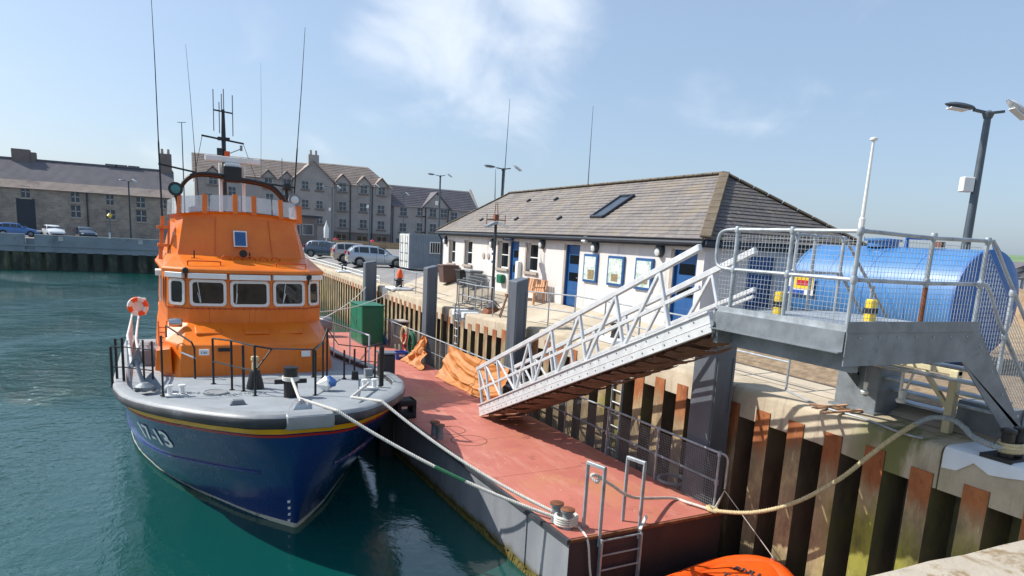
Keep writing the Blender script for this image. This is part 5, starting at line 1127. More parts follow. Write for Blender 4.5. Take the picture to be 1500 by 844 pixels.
for (a, b, z0, z1) in w_op:
    mb = MB(); mb.span((HX+.14, a, z0), (HX+.19, a+.06, z1)); mb.span((HX+.14, b-.06, z0), (HX+.19, b, z1)); mb.span((HX+.14, a, z0), (HX+.19, b, z0+.06)); mb.span((HX+.14, a, z1-.06), (HX+.19, b, z1)); mb.span((HX+.14, a+.06, (z0+z1)/2-.02), (HX+.18, b-.06, (z0+z1)/2+.02)); o = mb.build('window', 'white_paint', hs_)
    mb = MB(); mb.span((HX+.165, a+.06, z0+.06), (HX+.172, b-.06, z1-.06)); mb.build('pane', 'dark_glass', o)
    mb = MB(); mb.span((HX-.09, a-.1, z0-.11), (HX+.14, b+.12, z0)); mb.build('window_sill', 'stone_sill', o, bevel=.01)
    mb = MB(); mb.span((HX-.004, b, z0), (HX+.02, b+.13, z1+.02)); mb.build('jamb_stone', 'stone_sill', hs_)
# end door with grille bars
mb = MB(); mb.span((dx0, HY+.08, -.05), (dx1, HY+.13, 2.1)); o = tag(mb.build('door', 'blue_door', hs_), label='blue barred door in the shaded end wall')
for k in range(9): mb = MB(); mb.span((dx0+.06, HY+.05, .2+k*.2), (dx1-.06, HY+.08, .28+k*.2)); mb.build('door_slat', 'blue_door', o)
# roof: eave, hips, ridge; slate courses as overlapping steps
RX, RZ, RY0, RY1 = 15.1, 4.52, 16.95, 32.55; EX, EX2, EY, EY2 = 11.95, 18.25, 13.87, 34.8
def course(parent, e0, e1, r0, r1, n, mat, name='slate_course'):
    # e0-e1 eave line, r0-r1 ridge line
    e0, e1, r0, r1 = map(Vector, (e0, e1, r0, r1)); nr = (e1-e0).cross(r0-e0 if (r0-e0).length > .1 else r1-e0).normalized()
    if nr.z < 0: nr = -nr
    for k in range(n):
        t0, t1 = (k+(random.uniform(-.07, .07) if 0 < k else 0))/n, min(1, (k+1.25)/n); a0, a1 = e0.lerp(r0, t0), e1.lerp(r1, t0); b0, b1 = e0.lerp(r0, t1), e1.lerp(r1, t1)
        mb = MB(); th = .03+random.uniform(-.006, .006); off = nr*th; l0 = (a1-a0).length; l1 = (b1-b0).length; ex = (a1-a0).normalized()
        u0 = (a0-e0).dot(ex)+(k % 2)*.19+k*.07; u1 = u0+l0; u2 = u0+(b1-a0).dot(ex); u3 = u0+(b0-a0).dot(ex)
        mb.add([a0+off, a1+off, b1+nr*.004, b0+nr*.004, a0, a1, b1-nr*.006, b0-nr*.006], ((0, 1, 2, 3), (4, 7, 6, 5), (0, 4, 5, 1), (1, 5, 6, 2), (2, 6, 7, 3), (3, 7, 4, 0)))
        mb.uv = [[(u0, .05), (u1, .05), (u2, .95), (u3, .95)]]+[[(0, .5)]*4]*5
        mb.build(name, mat, parent, fix=False)
rf_ = MB(); rf_.span((EX+.1, EY+.1, EZ+.0), (EX2-.1, EY2-.1, EZ+.05)); roof = rf_.build('roof', 'dark_fascia', hs_)
course(roof, (EX, EY, EZ+.03), (EX, EY2, EZ+.03), (RX, RY0, RZ), (RX, RY1, RZ), 19, 'slates')
course(roof, (EX2, EY, EZ+.03), (EX, EY, EZ+.03), (RX, RY0, RZ), (RX, RY0, RZ), 19, 'slates_shaded')
course(roof, (EX, EY2, EZ+.03), (EX2, EY2, EZ+.03), (RX, RY1, RZ), (RX, RY1, RZ), 8, 'slates')
course(roof, (EX2, EY2, EZ+.03), (EX2, EY, EZ+.03), (RX, RY1, RZ), (RX, RY0, RZ), 8, 'slates')
def ridge(a, b, mat, w=.26):
    a, b = Vector(a), Vector(b); n = max(2, int((b-a).length/.45))
    for k in range(n):
        p, q_ = a.lerp(b, k/n), a.lerp(b, (k+.97)/n); mb = MB(); mb.bar(p, q_, w, .07); mb.build('ridge_tile', mat, roof, bevel=.02)
ridge((RX, RY0-.05, RZ+.05), (RX, RY1+.05, RZ+.05), 'roof_lead'); ridge((EX, EY, EZ+.10), (RX, RY0, RZ+.06), 'roof_moss', .3); ridge((EX2, EY, EZ+.08), (RX, RY0, RZ+.06), 'roof_moss'); ridge((EX, EY2, EZ+.08), (RX, RY1, RZ+.05), 'roof_lead', .2)
mb = MB(); mb.span((EX+.06, EY+.1, EZ-.17), (EX+.09, EY2-.1, EZ+.02)); mb.span((EX+.09, EY+.06, EZ-.17), (EX2-.1, EY+.09, EZ+.02)); mb.build('fascia', 'dark_fascia', hs_)
mb = MB(); mb.tube([(EX+.0, EY+.05, EZ-.06), (EX+.0, EY2, EZ-.06)], .06, 8); mb.tube([(EX+.02, EY, EZ-.06), (EX2, EY, EZ-.06)], .06, 8); mb.build('gutter', 'dark_fascia', hs_, smooth=True)
mb = MB(); mb.tube([(EX+.05, EY2-.25, EZ-.1), (HX-.08, EY2-.3, EZ-.4), (HX-.08, EY2-.3, -.5)], .045, 8); mb.build('downpipe', 'dark_fascia', hs_, smooth=True)
# rooflight and small vents
nr = Vector((-(RZ-EZ), 0, RX-EX)).normalized(); up_ = Vector((RX-EX, 0, RZ-EZ)).normalized()
def roof_pt(px, py):   # sight line to the front slope
    d = ray(px, py); P0 = Vector((EX, 0, EZ+.03)); k = (P0-E0).dot(nr)/d.dot(nr); return E0+d*k
r1, r2, r3 = roof_pt(866, 320), roof_pt(925, 289), roof_pt(884, 320)
yc0, yc1 = min(r1.y, r3.y), max(r1.y, r3.y)
yA = (r1.y+r2.y)/2; lo = (r1-Vector((EX, r1.y, EZ))).dot(up_); hi = (r2-Vector((EX, r2.y, EZ))).dot(up_)
def rp(y, h, d): return Vector((EX, y, EZ+.03))+up_*h+nr*d
yw0 = r3.y+.02; yw1 = r1.y; wdt = max(.75, yw1-yw0); yw1 = yw0+wdt
mb = MB()
for a, b in (((yw0, lo), (yw1, lo)), ((yw1, lo), (yw1, hi)), ((yw1, hi), (yw0, hi)), ((yw0, hi), (yw0, lo))): mb.bar(rp(a[0], a[1], .05), rp(b[0], b[1], .05), .09, .10, up=nr)
o = mb.build('rooflight', 'dark_fascia', roof); mb = MB(); mb.poly([rp(yw0, lo, .06), rp(yw1, lo, .06), rp(yw1, hi, .06), rp(yw0, hi, .06)]); mb.build('pane', 'far_glass', o)
for px in ((775, 295), (815, 293), (706, 323), (757, 322), (820, 321)):
    q_ = roof_pt(*px); mb = MB(); mb.box(q_+nr*.05, (.2, .13, .07), mat=Matrix((up_, Vector((0, 1, 0)), nr)).transposed()); mb.build('roof_vent', 'dark_fascia', roof)
# noticeboards
for k, (a, b, z0, z1) in enumerate(((19.25, 20.1, .93, 1.86), (17.72, 18.62, .93, 1.86), (16.26, 17.12, .93, 1.86))):
    mb = MB(); mb.span((HX-.07, a, z0), (HX-.001, b, z1)); o = tag(mb.build('noticeboard', 'blue_door', hs_, bevel=.008), label='blue framed noticeboard')
    mb = MB(); mb.span((HX-.078, a+.08, z0+.08), (HX-.069, b-.08, z1-.08)); mb.build('notice', 'notice_paper', o)
    for (u0, u1, v0, v1, mt) in (((.15, .6, .12, .45, 'notice_print'), (.2, .8, .55, .8, 'white_paint')), ((.3, .7, .15, .4, 'notice_print'), (.25, .5, .5, .75, 'white_paint')), ((.2, .7, .5, .8, 'white_paint'), (.2, .5, .2, .4, 'notice_print')))[k]:
        mb = MB(); mb.span((HX-.084, lerp(a, b, u0), lerp(z0, z1, v0)), (HX-.079, lerp(a, b, u1), lerp(z0, z1, v1))); mb.build('printed_sheet', mt, o)
# bulkhead lamps
for y, z in ((33.95, 2.0), (27.9, 2.0), (23.2, 2.12), (19.45, 2.12), (16.0, 2.12)):
    mb = MB(); mt = Matrix(((0, 0, -1), (0, 1, 0), (1, 0, 0))) ; mb.lathe([(.16, 0), (.17, .05), (.15, .12), (.1, .15)], (HX, y, z), 16, mat=Matrix(((0, 0, -1), (0, 1, 0), (1.25, 0, 0)))); o = mb.build('wall_lamp', 'lamp_dark', hs_, smooth=True)
    mb = MB(); mb.lathe([(.115, .1), (.1, .17), (.03, .2)], (HX, y, z-.05), 14, mat=Matrix(((0, 0, -1), (0, 1, 0), (1.1, 0, 0)))); mb.build('lamp_glass', 'lamp_glass', o, smooth=True)
a = atx(858, 350, HX-.25); mb = MB(); mb.box((HX-.25, a.y, a.z), (.12, .22, .26), mat=Matrix.Rotation(R(30), 3, 'Y')); mb.bar((HX-.2, a.y, a.z-.02), (HX, a.y-.1, a.z-.12), .05, .04); mb.build('floodlight', 'lamp_glass', hs_)
mb = MB(); q_ = atx(742, 351, HX-.1); mb.span((HX-.12, q_.y-.55, 2.16), (HX-.02, q_.y+.35, 2.34)); o = mb.build('sign_board', 'blue_door', hs_)
mb = MB(); mb.span((HX-.124, q_.y-.4, 2.22), (HX-.12, q_.y+.2, 2.26)); mb.build('sign_line', 'white_paint', o)
for y in (28.9, 28.35): mb = MB(); mb.lathe([(.14, 0), (.14, .03), (.1, .05)], (HX, y, 1.42), 14, mat=Matrix(((0, 0, -1), (0, 1, 0), (1, 0, 0)))); mb.build('wall_vent', 'stone_sill', hs_)
mb = MB(); mb.span((HX-.18, 24.95, .62), (HX, 25.22, 1.36)); mb.build('meter_box', 'white_paint', hs_, bevel=.03)
mb = MB(); mb.span((HX-.03, 27.75, 1.0), (HX, 28.0, 1.9)); o = mb.build('wall_poster', 'white_paint', hs_)
for z in (1.15, 1.5, 1.7): mb = MB(); mb.span((HX-.036, 27.78, z), (HX-.03, 27.97, z+.1)); mb.build('poster_block', 'blue_door', o)
mb = MB(); mb.span((HX-.22, 26.45, .35), (HX, 26.95, .72)); mb.build('wall_bin', 'green_cabinet', hs_, bevel=.04)
# aerials behind and on the roof
def whip(px0, px1, Y, label, r=.02):
    a, b = aty(*px0, Y), aty(*px1, Y); mb = MB(); mb.tube([a, a.lerp(b, .4), b], [r, r*.7, r*.35], 6); tag(mb.build('aerial', 'lamp_metal'), label, 'aerial')
whip((861, 275), (869, 155), 24., 'thin whip aerial standing up from the slate ridge'); whip((737, 285), (747, 145), 36, 'thin whip aerial rising beside the double lamp post', .03); whip((725, 292), (726, 248), 37, 'short pole with a small antenna behind the slate roof', .03)
# ================================================================== THINGS ON THE QUAY
# handrail along the edge
def edge_rail(label, pts, gap=None, top=1.05, mat='galvanised', mid=.55, r=.022):
    o = thing('handrail', label, 'railing', tuple(pts[0])); P = [Vector(p) for p in pts]
    for p in P: mb = MB(); mb.tube([p-Vector((0, 0, .03)), p+Vector((0, 0, top))], r, 8); mb.build('post', mat, o, smooth=True)
    for h in (mid, top):
        mb = MB(); mb.tube([p+Vector((0, 0, h)) for p in P], r*.9, 8); mb.build('rail', mat, o, smooth=True)
    return o
def qp(x, y): return (x, y, gz(x, y))
def onq(px, py):
    P = atz(px, py, -.4)
    for _ in range(6): P = atz(px, py, gz(P.x, P.y))
    return P
b1 = [onq(561, 416), onq(589, 423), onq(607, 428)]; xr_ = 10.15
edge_rail('grey tube handrail with orange float beside the far white bollard base', [qp(xr_, y) for y in (36.2, 34.4, 32.3, 30.2)])
edge_rail('grey tube handrail on the cope between guide piles, left of the barriers', [qp(xr_, y) for y in (26.4, 24.6, 22.9)])
edge_rail('grey tube handrail running along the cope in front of the blue doors', [qp(xr_+.1, y) for y in (20.4, 18.8, 17.2, 15.6, 14.0, 12.4, 10.8, 9.2)])
edge_rail('low white railing along the far cope beyond the green cabinet', [qp(10.0, y) for y in (38.6, 41, 43.5, 46, 48.5, 51, 54, 57, 60, 64)], top=.42, mid=.2, mat='white_paint', r=.03)
# bollards on white bases
def quay_bollard(label, P, s=1.):
    o = thing('quay_bollard', label, 'bollard', tuple(P), group='bollards on the quay edge'); P = Vector(P)
    mb = MB(); mb.box(P+Vector((0, 0, .06)), (1.1*s, 1.5*s, .12)); mb.build('base', 'white_coating', o, bevel=.04)
    mb = MB(); mb.lathe([(.22*s, .1), (.19*s, .16), (.16*s, .42), (.24*s, .46), (.26*s, .52), (.2*s, .58), (.05, .6)], P, 16); mb.build('head', 'black_paint', o, smooth=True)
p = onq(576, 408); quay_bollard('black cast bollard on a white base below the handrail', (10.05, 34.9, gz(10.05, 34.9))); quay_bollard('black cast bollard on a white base on the far cope', (10.1, 49., gz(10.1, 49)), .9); quay_bollard('black bollard on white slab seen through the gangway truss', tuple(Vector((10.4, 15.2, gz(10.4, 15.2)))), .8)
# orange float bag hung on the far handrail
c = Vector(qp(xr_-.03, 35.0)); mb = MB(); mb.lathe([(.05, .18), (.15, .25), (.17, .5), (.16, .8), (.11, .98), (.04, 1.08)], c, 12); tag(mb.build('orange_float', 'inflatable_orange', smooth=True), 'orange float hung on the far handrail', 'float')
# davit post with lamp box
dp = onq(720, 459); o = thing('quay_light_post', 'rusty tripod based quay light post with white lamp boxes', 'light post', tuple(dp)); zt = over(722, 318, dp)
mb = MB(); mb.tube([dp, dp+Vector((0, 0, zt-dp.z))], .055, 10); mb.build('pole', 'lamp_dark', o, smooth=True)
for d_, nm in (((-.3, 0), 'l'), ((.3, 0), 'r')):
    mb = MB(); mb.box(dp+Vector((d_[0]*.7, -.05, zt-dp.z-.28)), (.46, .3, .10), mat=Matrix.Rotation(R(18 if d_[0] > 0 else -25), 3, 'Y')); mb.build('lamp_box', 'white_paint' if d_[0] > 0 else 'galvanised', o)
mb = MB(); mb.box(dp+Vector((0, 0, zt-dp.z-.02)), (.16, .16, .22)); mb.bar(dp+Vector((-.4, 0, zt-dp.z-.1)), dp+Vector((.4, 0, zt-dp.z-.1)), .04, .04)
for a_ in (-.38, .38): mb.tube([dp+Vector((a_, 0, zt-dp.z-.3)), dp+Vector((a_, 0, zt-dp.z+.1))], .015, 6)
for a_ in (-.07, .07): mb.tube([dp+Vector((a_, 0, zt-dp.z)), dp+Vector((a_*.5, 0, zt-dp.z+.55))], .015, 6)
mb.build('lamp_head', 'rusty_steel', o)
mb = MB(); mb.lathe([(.42, 0), (.36, .12), (.16, .32), (.07, .42)], dp, 8); mb.build('base', 'rusty_steel', o)
mb = MB()
for k in range(9): mb.tube([dp+Vector((.30*math.cos(k*.7+i*.3)*(1-i*.07), .30*math.sin(k*.7+i*.3)*(1-i*.07), .12+.03*i+.02*k)) for i in range(9)], .02, 5)
tag(mb.build('rope_heap', 'grey_barrier'), 'heap of grey rope draped over the rusty light post base', 'rope')
# tripod stand
tp = onq(742, 465); o = thing('tripod_stand', 'small weathered tripod stand beside the rusty light post', 'stand', tuple(tp))
for k in range(4): a_ = k*math.pi/2+.4; mb = MB(); mb.bar(tp+Vector((.35*math.cos(a_), .35*math.sin(a_), 0)), tp+Vector((.03*math.cos(a_), .03*math.sin(a_), .78)), .045, .045); mb.build('leg', 'timber', o)
mb = MB(); mb.box(tp+Vector((0, 0, .8)), (.16, .16, .1)); mb.build('head', 'rusty_steel', o)
# stack of grey crowd barriers
c0 = onq(694, 452); 
for k in range(4):
    o = thing('crowd_barrier', ['grey steel crowd barrier at the front of the leaning stack', 'grey steel crowd barrier second in the leaning stack', 'grey steel crowd barrier third in the leaning stack', 'grey steel crowd barrier at the back of the leaning stack'][k], 'barrier', tuple(c0+Vector((.28*k, 0, 0))), group='stacked crowd barriers')
    bx = 10.45+.22*k; by0, by1 = 25.3-.1*k, 27.4-.1*k; zb = gz(bx, 26); ln = .16
    mb = MB(); mb.tube(smooth_path([(bx, by0, zb), (bx, by0, zb+.95), (bx, by0+.12, zb+1.08), (bx, by1-.12, zb+1.08), (bx, by1, zb+.95), (bx, by1, zb)], 4), .02, 6); mb.tube([(bx, by0, zb+.18), (bx, by1, zb+.18)], .018, 6); mb.build('frame', 'grey_barrier', o, smooth=True)
    mb = MB()
    for i in range(16): y = lerp(by0+.1, by1-.1, i/15); mb.tube([(bx, y, zb+.18), (bx, y, zb+1.08)], .009, 5)
    tag(mb.build('bars', 'grey_barrier', o), kind='stuff')
    for y in (by0+.3, by1-.3): mb = MB(); mb.bar((bx-.3, y, zb+.02), (bx+.3, y, zb+.02), .04, .03); mb.build('foot', 'grey_barrier', o)
# bins at the wall
def bin_(label, x, y, w, mat, h=1.0):
    z = gz(x, y); o = thing('wheeled_bin', label, 'bin', (x, y, z), group='bins by the white wall'); 
    mb = MB(); mb.loft([[(x+sx_*w*.4, y+sy*w*.4, z+.06) for sx_, sy in ((-1, -1), (1, -1), (1, 1), (-1, 1))], [(x+sx_*w*.5, y+sy*w*.5, z+h) for sx_, sy in ((-1, -1), (1, -1), (1, 1), (-1, 1))]]); mb.build('body', mat, o, bevel=.02)
    mb = MB(); mb.box((x, y, z+h+.04), (w+.08, w+.06, .09)); mb.build('lid', mat, o, bevel=.03)
    for sy in (-1, 1): mb = MB(); mb.lathe([(.1, -.03), (.1, .03)], (x+w*.4, y+sy*w*.35, z+.1), 12, mat=Matrix(((1, 0, 0), (0, 0, 1), (0, -1, 0)))); mb.build('wheel', 'tyre', o)
bin_('brown wheeled bin against the white wall', 11.75, 32.2, .8, 'brown_plastic', .85); bin_('grey wheeled bin right of the brown bin', 11.8, 30.2, .6, 'car_trim', .7); bin_('dark grey wheeled bin behind the crowd barriers', 11.8, 28.9, .6, 'grey_barrier', .75)
# wooden bench
bo = thing('bench', 'pale wooden slatted bench against the white wall', 'bench', (11.7, 23.1, 0)); bz = gz(11.7, 23.1)
for k in range(9): mb = MB(); y = 22.35+k*.18; mb.box((12.0, y, bz+.68), (.03, .13, .46), mat=Matrix.Rotation(R(10), 3, 'Y')); mb.build('back_slat', 'pale_timber', bo)
for k in range(4): mb = MB(); mb.box((11.58+k*.11, 23.1, bz+.44), (.09, 1.6, .03)); mb.build('seat_slat', 'pale_timber', bo)
for y in (22.4, 23.8):
    for x in (11.55, 11.98): mb = MB(); mb.box((x, y, bz+.22 if x < 11.8 else bz+.46), (.07, .07, .44 if x < 11.8 else .92)); mb.build('leg', 'pale_timber', bo)
    mb = MB(); mb.box((11.75, y, bz+.64), (.5, .07, .05)); mb.build('arm_rest', 'pale_timber', bo)
# red grit bin by the container
p = onq(622, 391); o = thing('grit_bin', 'red plastic bin with white mark beside the container', 'bin', tuple(p)); mb = MB(); mb.box(p+Vector((0, .3, .5)), (1.5, .7, 1.0)); mb.build('body', 'red_plastic', o, bevel=.06); mb = MB(); mb.box(p+Vector((0, .3, 1.05)), (1.56, .76, .1)); mb.build('lid', 'galvanised', o, bevel=.03); mb = MB(); mb.box(p+Vector((.2, -.055, .5)), (.5, .012, .2)); mb.build('white_mark', 'white_paint', o)
# container store
cz = -.33; C0 = atz(598, 396, cz); cy0 = C0.y; cx0 = C0.x; CW, CLn, CH = 2.44, 4.2, 2.62
cn = thing('container_store', 'grey container store with white doors and barred window behind the house', 'container', (cx0+2, cy0+1, cz))
mb = MB(); mb.span((cx0+.06, cy0+.03, cz+.12), (cx0+CLn, cy0+CW, cz+CH)); mb.build('body', 'container_grey', cn)
for k in range(22): mb = MB(); x = cx0+.2+k*.18; mb.span((x, cy0+.0, cz+.2), (x+.09, cy0+.03, cz+CH-.12)); mb.build('side_rib', 'container_grey', cn)
for k in range(2):
    y0_ = cy0+.05+k*(CW/2-.04); mb = MB(); mb.span((cx0, y0_, cz+.15), (cx0+.06, y0_+CW/2-.07, cz+CH-.08)); o = mb.build('door', 'container_white', cn)
    for d_ in (.3, .8): mb = MB(); mb.tube([(cx0-.03, y0_+d_, cz+.2), (cx0-.03, y0_+d_, cz+CH-.15)], .025, 6); mb.build('lock_rod', 'container_white', o)
    for z in (.6, 1.2, 1.9): mb = MB(); mb.span((cx0-.05, y0_+.2, cz+z), (cx0, y0_+.95, cz+z+.06)); mb.build('hasp', 'container_grey', o)
mb = MB(); mb.span((cx0+1.55, cy0-.06, cz+1.25), (cx0+2.45, cy0-.0, cz+2.1)); o = mb.build('window', 'white_paint', cn); mb = MB(); mb.span((cx0+1.62, cy0-.07, cz+1.32), (cx0+2.38, cy0-.06, cz+2.03)); mb.build('pane', 'dark_glass', o)
for k in range(4): mb = MB(); x = cx0+1.74+k*.18; mb.span((x, cy0-.10, cz+1.25), (x+.03, cy0-.075, cz+2.1)); mb.build('bar', 'white_paint', o)
# ================================================================== THINGS ON THE PONTOON
ga, gs = 1.25, 20.35
gc = thing('green_cabinet', 'tall dark green steel cabinet on the far end of the pontoon', 'cabinet', tuple(pp(ga, gs)), TH)
c1, c2 = atz(527, 507, DECK), atz(509, 499, DECK)
a1, s1 = pl(c1); a2, s2 = pl(c2); gw_ = 1.75; gh = 1.72
mb = MB(); a1 += .1; gh = 1.62; B_ = [pp(a1, s1, .08), pp(a1+.95, s1, .08), pp(a1+.95, s1+1.9, .08), pp(a1, s1+1.9, .08)]; mb.prism(B_, (0, 0, gh)); mb.build('body', 'green_cabinet', gc, bevel=.02)
mb = MB(); mb.prism([pp(a1-.04, s1-.04, gh+.08), pp(a1+.99, s1-.04, gh+.08), pp(a1+.99, s1+1.94, gh+.08), pp(a1-.04, s1+1.94, gh+.08)], (0, 0, .05)); mb.build('lid', 'green_cabinet', gc, bevel=.01)
for k in range(2): mb = MB(); mb.prism([pp(a1-.012, s1+.06+k*.91, .18), pp(a1-.012, s1+.06+k*.91+.87, .18), pp(a1-.012, s1+.06+k*.91+.87, gh-.02), pp(a1-.012, s1+.06+k*.91, gh-.02)], tuple(pW*.012)); o = mb.build('door', 'green_cabinet', gc, bevel=.004)
mb = MB(); mb.box(pp(a1-.03, s1+.85, 1.0), (.03, .05, .16)); mb.build('handle', 'galv_dark', o)
mb = MB(); mb.prism([pp(a1+.03, s1+.03, 0), pp(a1+.92, s1+.03, 0), pp(a1+.92, s1+1.87, 0), pp(a1+.03, s1+1.87, 0)], (0, 0, .08)); mb.build('plinth', 'concrete_dark', gc)
def blob_sheet(c, rx, ry, h, seed, mat, name, label, cat):
    mb = MB(); rows = []; n = 28; m_ = 9
    for j in range(m_+1):
        t_ = j/m_; row = []
        for i in range(n):
            a_ = 2*math.pi*i/n; q_ = mnoise.noise((math.cos(a_)*1.6+seed, math.sin(a_)*1.6, t_*2)); rr = (t_**.75)*(1+.28*q_); z = h*(1-t_**2.2)+.10*mnoise.noise((math.cos(a_)*2.5*t_+seed, math.sin(a_)*2.5*t_, seed))*(1 if t_ < .95 else .3)
            row.append(c+Vector((rx*rr*math.cos(a_), ry*rr*math.sin(a_), max(z, .01))))
        rows.append(row)
    mb.grid(rows, closed=True); return tag(mb.build(name, mat, smooth=True, angle=60), label, cat)
blob_sheet(atz(550, 503, DECK)+Vector((.1, .1, 0)), .55, .5, .5, 3.1, 'blue_tarp', 'tarpaulin', 'crumpled blue tarpaulin at the foot of the green cabinet', 'tarpaulin')
# open grey cabinet with orange gear
q_ = atz(580, 508, DECK); a_, s_ = pl(q_); oc = thing('hose_cabinet', 'grey open fronted cabinet holding orange gear next to the hoses', 'cabinet', tuple(q_), TH)
hh = over(580, 472, q_)-DECK
mb = MB(); mb.bar(pp(a_-.12, s_, hh/2), pp(a_-.12, s_+.7, hh/2), .06, hh); mb.bar(pp(a_-.12, s_+.7, hh/2), pp(a_+.55, s_+.7, hh/2), .05, hh); mb.bar(pp(a_+.55, s_, hh/2), pp(a_+.55, s_+.7, hh/2), .05, hh); mb.bar(pp(a_-.15, s_+.35, hh), pp(a_+.58, s_+.35, hh), .8, .08); mb.build('shell', 'stone_sill', oc, bevel=.02)
for k in range(3): mb = MB(); mb.lathe([(.14, 0), (.15, .2), (.12, .42), (.05, .5)], pp(a_+.08+.16*k, s_+.3, .1+.38*(k % 2)), 10); mb.build('orange_gear', 'orange_tarp' if k != 1 else 'rope_tan', oc, smooth=True)
# blue crate
q_ = atz(588, 527, DECK); a_, s_ = pl(q_); cr = thing('blue_crate', 'small blue plastic crate below the coiled hoses', 'crate', tuple(q_), TH)
for (da, dsn, wa, wsn) in ((0, 0, .5, .03), (0, .36, .5, .03)): mb = MB(); mb.bar(pp(a_-.2+da, s_+dsn, .15), pp(a_+.25+da, s_+dsn, .15), wsn, .3); mb.build('side', 'blue_plastic', cr)
for da in (-.2, .25): mb = MB(); mb.bar(pp(a_+da, s_, .15), pp(a_+da, s_+.36, .15), .03, .3); mb.build('side', 'blue_plastic', cr)
mb = MB(); mb.bar(pp(a_+.02, s_, .03), pp(a_+.02, s_+.36, .03), .45, .02); mb.build('base', 'blue_plastic', cr); mb = MB(); mb.bar(pp(a_-.1, s_-.018, .16), pp(a_+.14, s_-.018, .16), .004, .08); mb.build('white_label', 'white_paint', cr)
# coiled hoses hung on the fence
def coil(px, r1, r2, n, mat, label, turn=0):
    q_ = Vector(px); mb = MB()
    for k in range(n): rr = 1-.07*(k % 4); ph = k*.4; mb.tube([q_+pU*(r1*rr*math.cos(i*.31))+Vector((0, 0, r2*rr*math.sin(i*.31)))-pW*(.04+.03*(k//2)+.012*math.sin(i+ph)) for i in range(20)], .022, 6, closed=True)
    return tag(mb.build('hose_coil', mat, smooth=True), label, 'hose', 'coiled hoses on the fence')
sf = pl(atz(606, 530, DECK))[1]; 
coil(pp(FA, 16.6, .55), .34, .52, 8, 'rope_green', 'coiled green hose hung on the pontoon fence'); coil(pp(FA, 17.5, .8), .34, .36, 6, 'rope_tan', 'coiled cream rope hung on the fence left of green hose'); coil(pp(FA, 17.3, .5), .28, .40, 5, 'red_plastic', 'coiled red hose hung behind the blue crate')
# tarpaulins over the fence
def drape(s0, s1, h0, h1, out, seed, label, narrow=0., swag=False):
    mb = MB(); rows = []; n = 80; m_ = 44
    for j in range(m_+1):
        v = j/m_; row = []
        for i in range(n+1):
            u = i/n; wv = lerp(narrow, 0, v); uu = .5+(u-.5)*(1-wv); s = lerp(s0, s1, uu)
            sag = .14*math.sin(u*math.pi)*(1-v); fold = .13*math.sin(u*9+seed+3.5*v)*(.3+.7*v)+.08*math.sin(u*23+seed*2+5*v+3*mnoise.noise((u*2, v*2, seed)))*(.2+v)+.3*mnoise.noise((u*4+seed, v*3.5, 1))*(.3+v)+.07*abs(math.sin((u+v*.8+.4*mnoise.noise((u*3, v*3, 9)))*14+seed))
            if swag: w_ = v*1.15+.55*(2*u-1)**2*(1-.5*v); fold = (.16*abs(math.sin(w_*8.2+.5*math.sin(u*5+seed)))**1.5*(.35+.65*v)+.05*abs(math.sin(w_*21+3*u))*(.3+v)+.09*abs(math.sin(u*11+seed+2*v))**2*clamp((.35-u)/.3)*v*2+.04*mnoise.noise((u*7, v*7, seed))+.05*math.sin(u*31+v*3)*v*v)
            z = lerp(1.14, .03, v)-sag*.4; a_ = FA-.05-out*v**1.4-.85*abs(fold)*(1-.5*max(0, v-.8)/.2)
            if v > .88: a_ -= .22*(v-.88)/.12*(.6+.4*mnoise.noise((u*5, seed, 0))); z = max(.025, z-.02)
            row.append(pp(a_, s+.06*mnoise.noise((v*3, u*2, seed)), max(z, .02+.03*abs(mnoise.noise((u*9, v*9, seed))))))
        rows.append(row)
    rows.insert(0, [p+pW*.09-Vector((0, 0, .2)) for p in rows[0]])
    mb.grid(rows); return tag(mb.build('tarpaulin', 'orange_tarp', smooth=True, angle=75), label, 'tarpaulin', 'orange tarpaulins hung on the fence')
sa = lambda px, py: pl(atz(px, py, DECK))[1]
drape(14.1, 16.3, 1, 0, .38, 1.3, 'small folded orange tarpaulin hung on fence beside the hoses', .86); drape(8.2, 12.95, 1, 0, .28, 4.2, 'large crumpled orange tarpaulin hung on fence at the gangway foot', .06, True)
